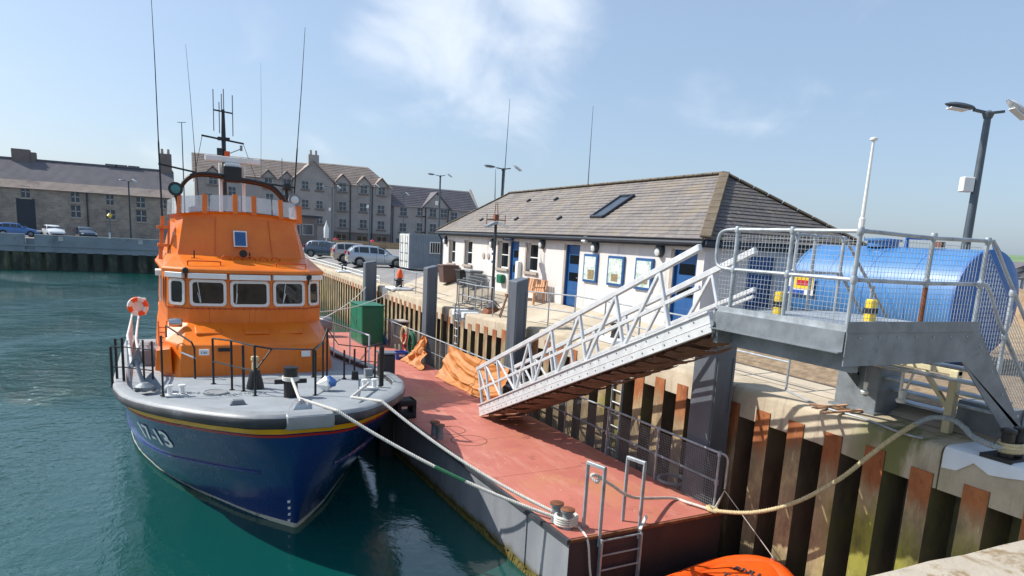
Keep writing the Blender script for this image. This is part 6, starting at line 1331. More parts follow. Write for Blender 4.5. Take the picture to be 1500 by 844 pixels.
# ================================================================== LAMP POSTS
def lamp_post(label, base, h, r=.085, arms=((-1, 0), (1, 0)), box=None, az=0., mat='lamp_metal', reach=.75):
    o = thing('lamp_post', label, 'lamp post', tuple(base), group='double headed harbour lamp posts'); b = Vector(base)
    mb = MB(); mb.tube([b, b+Vector((0, 0, h*.3)), b+Vector((0, 0, h))], [r*1.1, r*1.05, r*.72], 12); mb.build('pole', mat, o, smooth=True)
    t_ = b+Vector((0, 0, h)); dx = Vector((math.cos(az), math.sin(az), 0))
    mb = MB(); mb.lathe([(r*.9, -.12), (r*1.3, 0), (r*.5, .06)], t_, 12)
    for s, up in arms: mb.bar(t_+Vector((0, 0, .0)), t_+dx*s*reach*.5+Vector((0, 0, .06)), .07, .06)
    mb.build('bracket', mat, o)
    for s, up in arms:
        c = t_+dx*s*reach*.95+Vector((0, 0, .12)); tilt = Matrix.Rotation(az, 3, 'Z') @ Matrix.Rotation(R(-6*s if not up else 34), 3, 'Y')
        mb = MB(); rr = []
        for k in range(9):
            u = -1+2*k/8; w = math.sqrt(max(.02, 1-u*u)); rr.append([c+tilt @ Vector((u*.38, .17*w*math.cos(R(a_)), .085*w*math.sin(R(a_))+(.02 if a_ > 180 else 0))) for a_ in range(0, 360, 36)])
        mb.loft(rr); q_ = mb.build('lamp_head', 'lamp_metal' if not up else 'lamp_glass', o, smooth=True)
        mb = MB(); mb.box(c+tilt @ Vector((s*.06, 0, -.075)), (.42, .22, .03), mat=tilt); mb.build('lens', 'lamp_glass', q_)
    if box: mb = MB(); mb.box(b+Vector((-.24*math.cos(az), -.24*math.sin(az), box)), (.28, .2, .36), rz=az); mb.build('control_box', 'white_paint', o, bevel=.02)
    return o
caz = YAW*-1
def post_at(px, Y, pt, label, r=.085, box=None, mat='lamp_metal', reach=.75, ground=None, py=None):
    P = aty(px[0], px[1], Y); g = gz(P.x, P.y) if ground is None else ground; top = aty(pt[0], pt[1], Y)
    x = P.x; return lamp_post(label, (x, Y, g), top.z-g, r, ((-1, 0), (1, 1)), (aty(px[0], box, Y).z-g) if box else None, -R(25), mat, reach)
post_at((1420, 330), 10.9, (1443, 165), 'tall grey double headed lamp post behind the blue tank', .105, 270)
post_at((643, 320), 66, (647, 258), 'double lamp post standing against the end of the flats', .11, 298, reach=.95); post_at((736, 280), 40, (739, 248), 'dark double lamp post rising behind the slate roof', .11, None, 'lamp_dark', .9)
post_at((541, 350), 86, (542, 273), 'slim double lamp post in front of the tall gable', .1, 303, reach=.95); post_at((486, 350), 92, (486, 275), 'slim double lamp post beside the low blue windowed building', .1, 307, reach=.95); post_at((590, 350), 105, (592, 285), 'distant lamp post before the lower roofed wing', .08, None, reach=.6); post_at((191, 330), 97, (189, 266), 'double lamp post in front of the stone warehouse', .1, None, 'lamp_dark', .8, -.45)
# ================================================================== CARS
def car(name, label, W0, W1, ground, mat, kind='hatch', L_=4.2, Wd=1.78, Ht=1.52):
    # W0 rear wheel, W1 front wheel (near side) on the ground; body built round them
    W0, W1 = Vector(W0), Vector(W1); d = (W1-W0); az = math.atan2(d.y, d.x); wb = L_*.615
    M_ = Matrix.Translation((W0.x, W0.y, ground)) @ Matrix.Rotation(az, 4, 'Z')
    o = thing(name, label, 'car', (W0.x, W0.y, ground), az, 'parked cars')
    ro = -L_*.19; fo = ro+L_; hw = Wd/2; cy = hw   # near side at y=0
    belt = .92*Ht/1.52; top = Ht
    if kind == 'hatch': P = [(0, .42, .70, .70), (.015, .32, .98, 1.0), (.05, .28, 1.0, 1.22), (.10, .26, 1.0, top-.10), (.18, .24, .99, top-.01), (.35, .22, .97, top), (.50, .22, .95, top-.03), (.60, .22, .94, top-.16), (.72, .22, .93, 1.0), (.80, .24, .90, .95), (.92, .28, .80, .82), (.985, .34, .68, .70), (1, .42, .58, .60)]
    else: P = [(0, .45, .75, .75), (.012, .34, 1.02, 1.05), (.03, .3, 1.04, 1.3), (.07, .28, 1.04, top-.06), (.2, .25, 1.02, top), (.4, .24, 1.0, top), (.54, .24, .99, top-.05), (.63, .24, .98, top-.25), (.72, .24, .98, 1.06), (.8, .26, .95, 1.0), (.93, .3, .85, .88), (.985, .36, .7, .74), (1, .45, .6, .64)]
    rings = []
    for (u, zb, zbelt, zt) in P:
        x = lerp(ro, fo, u); e = 1-.16*abs(2*u-1)**4; w = hw*e; cab = max(0, zt-zbelt); tw = w*(1-.30*min(1, cab/.55)) if cab > .05 else w*.93
        h = [(w*.90, zb), (w*.98, zb+.16), (w, zbelt-.22), (w*.97, zbelt), (tw, max(zt-.05, zbelt+.005)), (tw*.86, max(zt, zbelt+.01)), (0, max(zt+.015, zbelt+.02))]
        rings.append([Vector((x, cy-a, z)) for a, z in h]+[Vector((x, cy+a, z)) for a, z in reversed(h[:-1])])
    mb = MB(); mb.loft(rings); body = mb.build('body', mat, o, local=True, smooth=True, angle=38)
    # glazing follows the cabin rings
    def pane(i0_, i1_, j, nm, up0=.12, up1=.9, inset=0.06):
        for sd in (0, 1):
            jj = (3, 4) if sd == 0 else (9, 8)
            a, b = rings[i0_][jj[0]], rings[i1_][jj[0]]; c, e_ = rings[i0_][jj[1]], rings[i1_][jj[1]]
            q4 = [a.lerp(c, up0).lerp(b.lerp(e_, up0), inset), a.lerp(c, up0).lerp(b.lerp(e_, up0), 1-inset), a.lerp(c, up1).lerp(b.lerp(e_, up1), 1-inset), a.lerp(c, up1).lerp(b.lerp(e_, up1), inset)]
            off = Vector((0, -.012 if sd == 0 else .012, .006)); mb = MB(); mb.poly([p+off for p in q4]); mb.build(nm, 'car_glass', o, local=True)
    i_front = 8; pane(3, 4, 0, 'rear_quarter_glass'); pane(4, 5, 0, 'side_window'); pane(5, 6, 0, 'side_window', inset=.1); pane(6, 7, 0, 'side_window', .1, .86, .02)
    r0_, r1_ = rings[7], rings[8]; mb = MB()
    ws4 = [r1_[4].lerp(r1_[5], .1), r1_[8].lerp(r1_[7], .1), rings[6][8].lerp(rings[6][7], .3), rings[6][4].lerp(rings[6][5], .3)]
    off = Vector((.05, 0, .07)); mid0 = [r0_[4].lerp(r0_[5], .25)+off*.4, r0_[8].lerp(r0_[7], .25)+off*.4]
    mb.grid([[ws4[0]+Vector((0, 0, .04)), ws4[1]+Vector((0, 0, .04))], [mid0[0]+Vector((0, 0, .03)), mid0[1]+Vector((0, 0, .03))], [ws4[3]+Vector((0, 0, .02)), ws4[2]+Vector((0, 0, .02))]]); mb.build('windscreen', 'car_glass', o, local=True)
    mb = MB(); rr = rings[2]; rt_ = rings[3]; off = Vector((-.02, 0, .0)); mb.poly([rr[4].lerp(rr[8], .08)+off, rr[4].lerp(rr[8], .92)+off, rt_[5].lerp(rt_[7], .98)+off, rt_[5].lerp(rt_[7], .02)+off]); mb.build('rear_window', 'car_glass', o, local=True)
    r = .33*Ht/1.52
    for x in (0, wb):
        for y, sg in ((-.0, -1), (Wd, 1)):
            mt = Matrix(((1, 0, 0), (0, 0, sg), (0, 1, 0))); c = Vector((x, y, r))
            mb = MB(); mb.lathe([(r*.62, -.20), (r*.95, -.20), (r, -.16), (r, -.03), (r*.95, .012), (r*.66, .015), (r*.62, -.02)], c, 24, mat=mt, cap=False); wl = mb.build('wheel', 'tyre', o, local=True, smooth=True)
            mb = MB(); mb.lathe([(r*.64, -.05), (r*.64, .0), (r*.55, .005)], c, 20, mat=mt, cap=False)
            for k in range(5):
                a_ = R(72*k+10); mb.bar(c+mt @ Vector((.03*math.cos(a_), .03*math.sin(a_), .004)), c+mt @ Vector((r*.62*math.cos(a_), r*.62*math.sin(a_), .004)), .07, .02, up=(0, 1, 0))
            mb.build('rim', 'rim', wl, local=True); mb = MB(); mb.lathe([(r*.62, -.12), (.01, -.11)], c, 16, mat=mt); mb.build('brake_disc', 'car_trim', wl, local=True)
            mb = MB(); n = 14; mb.grid([[c+mt @ Vector((rr_*math.cos(R(-8+196*i/n)), rr_*math.sin(R(-8+196*i/n)), .008 if y == 0 or True else 0)) for i in range(n+1)] for rr_ in (r*1.03, r*1.2)]); mb.build('wheel_arch', 'car_trim', o, local=True)
    for yc in (cy-hw*.78, cy+hw*.78):
        mb = MB(); mb.box((fo-.16, yc, .72), (.3, .22, .12)); mb.build('headlight', 'lamp_glass', o, local=True, bevel=.03); mb = MB(); mb.box((ro+.05, yc, .98), (.12, .24, .3)); mb.build('tail_light', 'lamp_red', o, local=True, bevel=.03)
    for yc, sg in ((cy-hw-.08, -1), (cy+hw+.08, 1)): mb = MB(); mb.box((lerp(ro, fo, .63), yc, belt+.12), (.14, .18, .13)); mb.build('mirror', mat, o, local=True, bevel=.03)
    mb = MB(); mb.box((lerp(ro, fo, .5), cy, .28), (L_*.86, Wd*.86, .16)); mb.build('underbody', 'car_trim', o, local=True)
    mb = MB(); mb.box((fo-.02, cy, .48), (.06, 1.0, .18)); mb.build('grille', 'car_trim', o, local=True)
    for s_ in (.46, .60): mb = MB(); x = lerp(ro, fo, s_); mb.box((x, cy-hw-.0, .68), (.012, .012, .62)); mb.build('door_seam', 'car_trim', o, local=True)
    mb = MB(); mb.box((ro-.01, cy, .62), (.03, .52, .11)); mb.build('registration_plate', 'sign_yellow', o, local=True)
    return o
g0 = -.35
a, b = atz(527, 391, g0), atz(582, 393, g0); car('parked_car', 'silver grey hatchback parked nearest to the container', a, a+(b-a).normalized(), g0, 'car_silver', 'hatch', 4.5, 1.82, 1.56)
a = atz(504, 385.5, g0); car('parked_car', 'beige people carrier parked behind the silver hatchback', a, a+Vector((1, -.04, 0)), g0, 'car_beige', 'suv', 4.4, 1.82, 1.62)
a = atz(455, 376.6, g0); b = atz(490.4, 378.9, g0); car('parked_car', 'dark blue hatchback parked on the left of the row', a, a+(b-a).normalized(), g0, 'car_blue', 'hatch', 4.3, 1.8, 1.56)
for i, (px, mat, lab, k) in enumerate((((14, 342), 'car_mid', 'blue car behind the far parapet at the left edge', 'hatch'), ((62, 345), 'car_white', 'white car nose on behind the far parapet', 'suv'), ((109, 345), 'car_blue', 'grey blue car nose on behind the far parapet', 'suv'))):
    P = aty(px[0], px[1], 96.5); W0 = Vector((P.x, P.y+1, 0)); dr = Vector((.35, -1, 0)) if i else Vector((1, 0, 0)); car('parked_car', lab, W0-dr*.8, W0, -.45, mat, k, 4.3)
P = aty(1494, 425, 20); P = atz(1496, 424, -.25); car('parked_car', 'white car parked on the sandy yard at the right edge', P, P+Vector((.8, -.6, 0)), -.25, 'car_white', 'suv')
# ================================================================== FAR QUAY, WAREHOUSE, FLATS
fq = thing('far_quay_wall', 'grey concrete quay wall with dark piling across the harbour basin', 'quay wall', (-20, 91.5, WATER))
def fx(px, py=335, Y=91.5): return aty(px, py, Y).x
mb = MB(); xg0, xg1 = fx(34), fx(49)
top = .02
mb.span((-160, 91.5, -1.9), (xg0, 92.3, top)); mb.span((xg1, 91.5, -1.9), (9.6, 92.3, top)); mb.build('parapet', 'far_wall', fq)
mb = MB(); mb.span((-160, 91.42, -1.25), (9.6, 91.5, -1.1)); mb.build('string_course', 'far_wall', fq)
k = 0; x = -150; pr_ = None
while x < 9.4:
    if pr_ is None:
        mb = MB(); mb.loft([[(-.75, .5, z), (-.4, 0, z), (.4, 0, z), (.75, .5, z)] for z in (-2.2, 2.0)]); pr_ = mb.build('pile', 'far_pile', local=True); pr_.parent = fq; o = pr_
    else: o = share(pr_, fq)
    o.location = (x+20, -.05, 0); x += 1.5
mb = MB(); mb.span((-160, 91.9, -4.4), (9.6, 92.3, -1.9)); mb.build('backing', 'far_pile', fq)
mb = MB()
for s_ in range(6): mb.span((xg0, 91.6+s_*.25, -1.9+s_*.24), (xg1, 92.4, -1.9+(s_+1)*.24))
mb.build('steps', 'far_wall', fq)
for px in (88, 205): x = fx(px); mb = MB(); mb.span((x-.25, 91.44, -.6), (x+.25, 91.5, -.1)); mb.build('sign_plate', 'far_frame', fq)
mb = MB(); mb.tube([(fx(160), 92.6, -.45), (fx(160), 92.6, 2.4)], .06, 8); o = tag(mb.build('navigation_beacon', 'lamp_metal', smooth=True), 'short beacon post with round yellow mark before the warehouse', 'beacon'); mb = MB(); mb.lathe([(.05, -.28), (.28, 0), (.05, .28)], (fx(160), 92.6, 2.5), 12); mb.build('mark', 'sign_yellow', o)
mb = MB(); mb.span((fx(158, 342)+.1, 91.35, -.1), (fx(162, 342), 91.5, .6)); mb.build('white_stripe', 'white_paint', o)
# warehouse
WY = 108.
wa = thing('stone_warehouse', 'long grey stone warehouse with slate roof across the basin', 'building', (-30, WY, -.45))
xe = aty(254, 300, WY).x; ez = aty(253, 291, WY).z; xw = -140.
rz_ = aty(242, 251, WY+6).z
ops = []
for (px, py, w, h) in ((37, 281, 1.0, 1.5), (110, 288.5, 1.0, 1.4), (111, 309.5, 1.15, 1.6), (161, 292.5, .9, 1.4), (162, 314.5, 1.15, 1.3), (206, 296.5, 1.1, 1.4), (207, 316.5, 1.3, 1.6), (239, 299, .8, 1.2)):
    c = aty(px, py, WY); ops.append((c.x-w/2, c.x+w/2, c.z-h/2, c.z+h/2))
def wall_uv(mb, rects, y):
    mb.uv = []
    for (x0, x1, z0, z1) in rects:
        mb.add([(x0, y, z0), (x1, y, z0), (x1, y, z1), (x0, y, z1)], ((0, 1, 2, 3),)); mb.uv.append([(x0, z0), (x1, z0), (x1, z1), (x0, z1)])
mb = MB(); xsx = sorted({xw, xe, *[v for o_ in ops for v in o_[:2]]}); rects = []
for x0, x1 in zip(xsx, xsx[1:]):
    zc = -.5; cut = sorted([(o_[2], o_[3]) for o_ in ops if o_[0] <= x0+1e-6 and o_[1] >= x1-1e-6])
    for z0, z1 in cut: rects.append((x0, x1, zc, z0)); zc = z1
    rects.append((x0, x1, zc, ez+.1))
wall_uv(mb, rects, WY); mb.build('wall', 'rubble_stone', wa, fix=False)
mb = MB(); mb.span((xw, WY+.35, -.5), (xe, WY+11.5, ez)); mb.build('body', 'flat_stone', wa)
for (x0, x1, z0, z1) in ops:
    mb = MB()
    for a_, b_ in (((x0, z0), (x1, z0)), ((x0, z1), (x1, z1)), ((x0, z0), (x0, z1)), ((x1, z0), (x1, z1)), (((x0+x1)/2, z0), ((x0+x1)/2, z1)), ((x0, (z0+z1)/2), (x1, (z0+z1)/2))): mb.bar((a_[0], WY+.18, a_[1]), (b_[0], WY+.18, b_[1]), .09, .09)
    o = mb.build('window', 'far_frame', wa); mb = MB(); mb.poly([(x0, WY+.2, z0), (x1, WY+.2, z0), (x1, WY+.2, z1), (x0, WY+.2, z1)]); mb.build('pane', 'far_glass', o)
    mb = MB(); mb.span((x0-.15, WY-.12, z0-.16), (x1+.15, WY+.1, z0)); mb.build('window_sill', 'stone_sill', o)
c = aty(38, 306, WY); mb = MB(); mb.span((c.x-1, WY-.03, -.4), (c.x+1, WY+.03, c.z+1.3)); mb.build('loading_door', 'dark_fascia', wa)
for k in range(26):
    t0, t1 = k/26, min(1, (k+1.2)/26); y0_, y1_ = lerp(WY-.4, WY+6, t0), lerp(WY-.4, WY+6, t1); z0, z1 = lerp(ez, rz_, t0), lerp(ez, rz_, t1); mb = MB()
    mb.add([(xw, y0_, z0+.07), (xe+.1, y0_, z0+.07), (xe+.1, y1_, z1+.01), (xw, y1_, z1+.01), (xw, y0_, z0-.03), (xe+.1, y0_, z0-.03)], ((0, 1, 2, 3), (0, 4, 5, 1))); mb.build('slate_course', 'far_roof_dark' if k > 6 else 'far_roof', wa, fix=False)
mb = MB(); mb.prism([(xe, WY+.0, ez), (xe, WY+11.5, ez), (xe, WY+5.9, rz_)], (-.3, 0, 0)); mb.poly([(xw, WY+12, ez), (xe+.1, WY+12, ez), (xe+.1, WY+6, rz_), (xw, WY+6, rz_)]); mb.build('gable', 'flat_stone', wa)
mb = MB(); mb.bar((xw, WY+6, rz_+.08), (xe, WY+6, rz_+.08), .4, .2); mb.build('ridge', 'far_roof_dark', wa)
for px in (129,): x = aty(px, 320, WY).x; mb = MB(); mb.tube([(x, WY-.1, -.4), (x, WY-.1, ez)], .09, 6); mb.build('downpipe', 'dark_fascia', wa)
for px, w, h in ((31, 2.0, 1.3), (47, .9, 1.0), (242, 1.6, 2.4)):
    x = aty(px, 225, WY+6).x; mb = MB(); mb.span((x-w/2, WY+(5.4 if px != 47 else 5.55), rz_-.6), (x+w/2, WY+6.6-(.1 if px == 47 else 0), rz_+h)); o = mb.build('chimney', 'flat_stone', wa)
    if px == 242:
        for d_ in (-.4, .4): mb = MB(); mb.lathe([(.2, 0), (.16, .7)], (x+d_, WY+6, rz_+h), 8); mb.build('chimney_pot', 'stone_sill', o)
for px in (163, 178, 196): x = aty(px, 243, WY+6).x; mb = MB(); mb.span((x-.7, WY+5.7, rz_), (x+.7, WY+6.5, rz_+.35)); mb.build('roof_vent', 'far_roof_dark', wa)
# yacht mast behind
for px0, px1, Y, lab in (((269, 250), (266, 180), 99, 'tall yacht mast beyond the warehouse end'), ((413, 300), (413, 232), 118, 'thin pale flagpole in front of the flats')):
    a, b = aty(*px0, Y), aty(*px1, Y); mb = MB(); mb.tube([(a.x, Y, -.4), (b.x, Y, b.z)], [.09, .05], 8); o = tag(mb.build('mast', 'lamp_metal', smooth=True), lab, 'mast')
    if px0[0] == 269: mb = MB(); mb.bar((b.x-.5, Y, b.z), (b.x+.5, Y, b.z+.1), .06, .06); mb.build('masthead_fitting', 'lamp_dark', o)
# flats
FY = 130.
fl = thing('block_of_flats', 'large grey rendered block of flats with gables and dormers beyond the car park', 'building', (30, FY, -.5))
def fP(px, py, Y=FY): p = aty(px, py, Y); return p.x, p.z
def prect(x0, x1, y0, z0, z1, y1, name, mat): mb = MB(); mb.span((x0, y0, z0), (x1, y1, z1)); return mb.build(name, mat, fl)
xa, _ = fP(286, 300); xb, zb_ = fP(487, 268); xc, _ = fP(573, 290); eave = fP(500, 270)[1]; zr = fP(520, 243, FY+5)[1]; xg_l, xg_r = fP(428, 300)[0], fP(487, 300)[0]
prect(xa, xg_l, FY, -.6, eave, FY+11, 'wall', 'flat_render')
prect(xg_l, xg_r, FY-1.2, -.6, eave, FY+11, 'gable_block', 'flat_render')
prect(xg_r, xc, FY-.0, -.6, eave, FY+11, 'wall', 'flat_render')
# tall gable
gx = (xg_l+xg_r)/2; ga_z = fP(458, 237, FY-1.2)[1]
mb = MB(); mb.prism([(xg_l-.0, FY-1.2, eave), (xg_r, FY-1.2, eave), (gx+.7, FY-1.2, ga_z-.3), (gx-.7, FY-1.2, ga_z-.3)], (0, 9, 0)); mb.build('gable', 'flat_render', fl)
mb = MB()
for sg, x_ in ((-1, xg_l-.3), (1, xg_r+.3)):
    mb.add([(x_, FY-1.5, eave-.1), (gx+sg*.0, FY-1.5, ga_z), (gx, FY+6, ga_z), (x_, FY+6, eave-.1), (x_, FY-1.5, eave+.15), (gx, FY-1.5, ga_z+.25), (gx, FY+6, ga_z+.25), (x_, FY+6, eave+.15)], ((0, 1, 2, 3), (4, 7, 6, 5), (0, 4, 5, 1), (1, 5, 6, 2), (2, 6, 7, 3), (3, 7, 4, 0)))
mb.build('gable_roof', 'far_roof', fl)
mb = MB(); mb.span((gx-.9, FY-1.3, ga_z-.6), (gx+.9, FY-.3, ga_z+1.2)); o = mb.build('chimney', 'flat_render', fl)
for d_ in (-.45, .45): mb = MB(); mb.lathe([(.22, 0), (.18, .8)], (gx+d_, FY-.8, ga_z+1.2), 8); mb.build('chimney_pot', 'stone_sill', o)
def hip(x0, x1, ze, zr_, mat, hl=0., hr=0., y0=FY-.4, y1=FY+11.4, name='roof'):
    mb = MB(); ym = (y0+y1)/2; A = [(x0, y0, ze), (x1, y0, ze), (x1, y1, ze), (x0, y1, ze), (x0+hl, ym, zr_), (x1-hr, ym, zr_)]
    mb.add(A, ((0, 1, 5, 4), (1, 2, 5), (2, 3, 4, 5), (3, 0, 4), (0, 3, 2, 1))); o = mb.build(name, mat, fl)
    for k in range(1, 12):
        t_ = k/12; p0 = Vector(A[0]).lerp(Vector(A[4]), t_); p1 = Vector(A[1]).lerp(Vector(A[5]), t_); mb = MB(); mb.bar(p0+Vector((0, -.03, .04)), p1+Vector((0, -.03, .04)), .06, .05); mb.build('slate_line', mat, o)
    return o
hip(xa-.3, gx, eave, fP(420, 236, FY+5)[1], 'far_roof', 0, 0); hip(gx, xc+.2, eave, zr, 'far_roof', 0, 3.4)
# second gable at the left behind the boat
g2l, g2r = fP(330, 300)[0], fP(400, 300)[0]
# windows in rows
def fwin(px, py, w=1.15, h=1.45, y=FY, mat='far_glass', sill=True):
    x, z = fP(px, py, y); mb = MB(); mb.span((x-w/2-.07, y-.05, z-h/2-.07), (x+w/2+.07, y-.0, z+h/2+.07)); o = mb.build('window', 'far_frame', fl)
    mb = MB(); mb.span((x-w/2, y-.07, z-h/2), (x+w/2, y-.05, z+h/2)); mb.build('pane', mat, o)
    mb = MB(); mb.span((x-.03, y-.09, z-h/2), (x+.03, y-.07, z+h/2)); mb.span((x-w/2, y-.09, z-.03), (x-.03, y-.07, z+.03)); mb.span((x+.03, y-.09, z-.03), (x+w/2, y-.07, z+.03)); mb.build('glazing_bar', 'far_frame', o)
    if sill: mb = MB(); mb.span((x-w/2-.25, y-.2, z-h/2-.3), (x+w/2+.25, y-.0, z-h/2-.08)); mb.build('window_sill', 'flat_stone', o)
def dormer(px, py, w=2.2):
    x, z = fP(px, py, FY-.1); hgt = 2.0; yb = FY+4
    mb = MB(); mb.prism([(x-w/2, FY-.12, z-1.1), (x+w/2, FY-.12, z-1.1), (x+w/2, FY-.12, z+.9), (x, FY-.12, z+1.9), (x-w/2, FY-.12, z+.9)], (0, 4, 0)); o = mb.build('dormer', 'flat_render', fl)
    mb = MB()
    for sg in (-1, 1): mb.add([(x+sg*(w/2+.25), FY-.4, z+.7), (x, FY-.4, z+2.05), (x, FY+4, z+2.05), (x+sg*(w/2+.25), FY+4, z+.7), (x+sg*(w/2+.25), FY-.4, z+.86), (x, FY-.4, z+2.25), (x, FY+4, z+2.25), (x+sg*(w/2+.25), FY+4, z+.86)], ((0, 1, 2, 3), (4, 7, 6, 5), (0, 4, 5, 1), (2, 6, 7, 3), (3, 7, 4, 0), (1, 5, 6, 2)))
    mb.build('dormer_roof', 'far_roof', o); fwin(px, py+1, 1.2, 1.5, FY-.12)
for px, py in ((312, 262), (393, 267), (420, 269), (502, 273), (533, 276), (559, 278.5)): dormer(px, py)
for px, py in ((447, 271), (468, 273), (447, 298), (468, 300), (468, 322)): fwin(px, py, 1.1, 1.3, FY-1.2)
for px, y0_, y1_ in ((502, 302, 327), (532, 304, 328), (558, 307, 330)): fwin(px, y0_, 1.3, 1.5); fwin(px, y1_, 1.3, 1.5)
for px, y0_ in ((305, 290), (340, 280), (345, 300), (395, 290), (418, 292), (305, 310), (418, 315), (395, 313)): fwin(px, y0_)
for px, py in ((500, 350), (530, 353), (559, 354)): fwin(px, py, 1.7, 1.6, FY, 'dark_glass', False)
# stone plinth storey and drainpipes
zp = fP(520, 342, FY)[1]; mb = MB(); mb.span((xg_r, FY-.06, -.6), (xc+.02, FY, zp)); mb.build('ground_storey', 'flat_stone', fl)
mb = MB(); mb.span((xg_r, FY-.14, zp), (xc+.05, FY, zp+.18)); mb.build('string_course', 'flat_stone', fl)
for px in (513, 545, 487): x, _ = fP(px, 300); mb = MB(); mb.tube([(x, FY-.15, -.5), (x, FY-.15, eave)], .1, 6); mb.build('downpipe', 'dark_fascia', fl)
# lower wing to the right
w2 = thing('lower_wing', 'lower dark roofed wing adjoining the flats at the right', 'building', (50, FY, -.5)); keep = fl; fl = w2
xd, _ = fP(699, 300); ev2 = fP(600, 303)[1]; zr2 = fP(590, 272, FY+5)[1]
prect(xc+.25, xd, FY+.4, -.6, ev2, FY+10.5, 'wall', 'flat_render'); hip(xc+.1, xd+.3, ev2, zr2, 'far_roof_dark', 0, 0, FY, FY+11)
mb = MB(); mb.prism([(xd+.3, FY, ev2-.2), (xd+.3, FY+11, ev2-.2), (xd+.3, FY+5.5, zr2+.4)], (.5, 0, 0)); mb.build('gable', 'flat_render', fl)
gx2, gz2 = fP(640, 290, FY+.2); mb = MB(); mb.prism([(gx2-2.8, FY+.2, -.6), (gx2+2.8, FY+.2, -.6), (gx2+2.8, FY+.2, ev2), (gx2, FY+.2, ev2+2.9), (gx2-2.8, FY+.2, ev2)], (0, 4, 0)); mb.build('gable_front', 'flat_render', fl)
mb = MB()
for sg in (-1, 1): mb.add([(gx2+sg*3.1, FY-.1, ev2-.2), (gx2, FY-.1, ev2+3.0), (gx2, FY+5, ev2+3.0), (gx2+sg*3.1, FY+5, ev2-.2), (gx2+sg*3.1, FY-.1, ev2+.05), (gx2, FY-.1, ev2+3.25), (gx2, FY+5, ev2+3.25), (gx2+sg*3.1, FY+5, ev2+.05)], ((0, 1, 2, 3), (4, 7, 6, 5), (0, 4, 5, 1), (1, 5, 6, 2), (2, 6, 7, 3), (3, 7, 4, 0)))
mb.build('gable_roof', 'far_roof_dark', fl)
for px, py, y in ((591, 310, FY+.4), (616, 310, FY+.4), (590, 333, FY+.4), (615, 333, FY+.4), (634, 312, FY+.2), (650, 313, FY+.2), (634, 334, FY+.2), (665, 317, FY+.4), (585, 355, FY+.4)): fwin(px, py, 1.3, 1.5, y)
for px in (576, 624, 657): x, _ = fP(px, 310); mb = MB(); mb.tube([(x, FY+.1, -.5), (x, FY+.1, ev2)], .1, 6); mb.build('downpipe', 'dark_fascia', fl)
fl = keep
# low shop in front of the tall gable
sh = thing('low_shop', 'low flat roofed shop with blue windows in front of the gable', 'building', (20, 110, -.5)); SY = 104.
def sx_(px, py): p = aty(px, py, SY); return p.x, p.z
x0, z1 = sx_(425, 302); x1, _ = sx_(465, 302); 
mb = MB(); mb.span((x0-6, SY, -.5), (x1, SY+8, sx_(440, 318)[1])); mb.build('wall', 'flat_stone', sh); mb = MB(); mb.span((x0-6.2, SY-.3, sx_(440, 318)[1]), (x1+.3, SY+8, sx_(440, 316)[1]+.1)); mb.build('roof', 'dark_fascia', sh)
for a_, b_ in ((434, 440), (443, 459)):
    xa_, za_ = sx_(a_, 328); xb_, zb2 = sx_(b_, 345); mb = MB(); mb.span((xa_, SY-.05, zb2), (xb_, SY, za_)); o = mb.build('window', 'far_frame', sh); mb = MB(); mb.span((xa_+.1, SY-.07, zb2+.1), (xb_-.1, SY-.05, za_-.1)); mb.build('pane', 'far_glass', o)
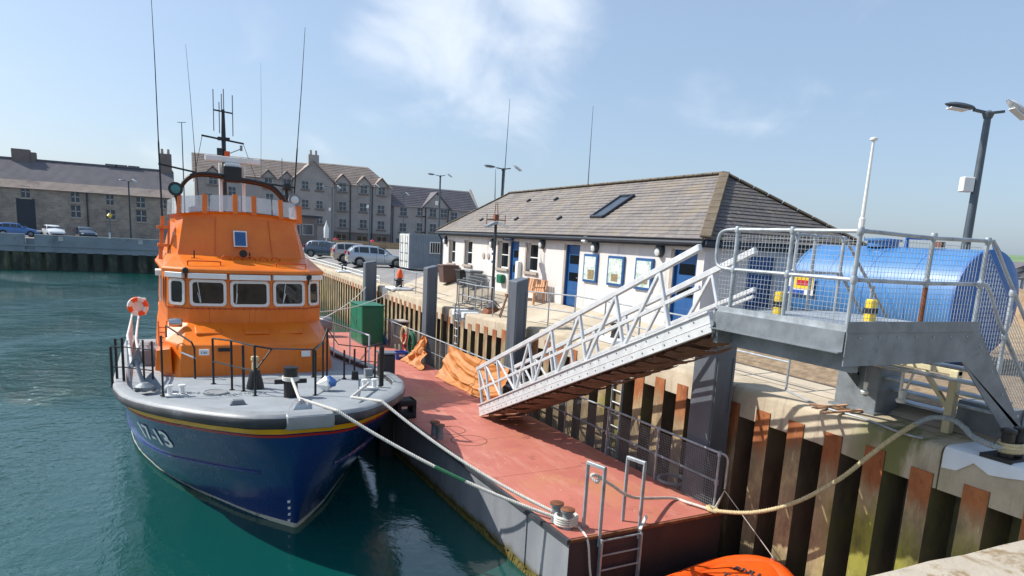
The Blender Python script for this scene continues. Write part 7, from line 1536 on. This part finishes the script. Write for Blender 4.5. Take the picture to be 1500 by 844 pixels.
# street furniture and walls before the flats
mb = MB(); a = aty(462, 362, 100); b = aty(478, 362, 100); mb.span((aty(478, 366, 112).x, 112, -.5), (aty(600, 366, 112).x, 112.4, .75)); tag(mb.build('garden_wall', 'sand'), 'low brown stone wall in front of the flats', 'wall')
P = aty(478, 345, 95); mb = MB(); mb.tube([(P.x, 95, -.4), (P.x, 95, 2.2)], .06, 8); mb.lathe([(.32, 0), (.34, 1.3), (.1, 1.9), (.02, 2.3)], (P.x, 95, 1.2), 10); tag(mb.build('furled_parasol', 'white_paint', smooth=True), 'white furled parasol near the low shop', 'parasol')
for px, lab in ((497, 'red planter before the flats, left one'), (552, 'red planter before the flats, right one')):
    P = aty(px, 360, 110); mb = MB(); mb.lathe([(.3, 0), (.4, .8), (.5, .9), (.5, 1.2), (.1, 1.5)], (P.x, 113, -.4), 10); tag(mb.build('planter', 'red_plastic', smooth=True), lab, 'planter')
# sandy heaps and distant yard at the right edge
for k, (px, py, sc_) in enumerate(((1492, 470, 1.0), (1470, 440, 1.3))):
    P = atz(px, py, -.25); mb = MB(); rows = []
    for j in range(7):
        t_ = j/6; rows.append([(P.x+3.5*sc_*t_*math.cos(i*.314)*(1+.2*mnoise.noise((i, j, k))), P.y+3.0*sc_*t_*math.sin(i*.314), -.3+1.0*sc_*(1-t_)**1.2+.12*mnoise.noise((i*.9, j*.9, k+5))) for i in range(20)])
    mb.grid(rows, closed=True); tag(mb.build('sand_heap', 'sand', smooth=True), ['low sandy heap behind the stair railing', 'broad sandy heap in the yard under the parked car'][k], 'heap', None)
for k in range(5):
    P = atz(1455+k*11, 400, -.25); d_ = 60; Q = E0+(P-E0).normalized()*95; mb = MB(); mb.span((Q.x-2.5, Q.y-2, -.3), (Q.x+2.5, Q.y+2, 1.2+.5*(k % 3))); o = thing('distant_shed', ['far pale shed on the yard, first from the tank', 'far pale shed on the yard, second from the tank', 'far pale shed on the yard, third from the tank', 'far pale shed on the yard, fourth from the tank', 'far pale shed at the right picture edge'][k], 'shed', (Q.x, Q.y, -.3)); mb.build('wall', 'container_grey' if k % 2 else 'far_frame', o)
    mb = MB(); mb.prism([(Q.x-2.7, Q.y-2.2, 1.2+.5*(k % 3)), (Q.x+2.7, Q.y-2.2, 1.2+.5*(k % 3)), (Q.x, Q.y-2.2, 1.9+.5*(k % 3))], (0, 4.4, 0)); mb.build('roof', 'far_roof_dark', o)
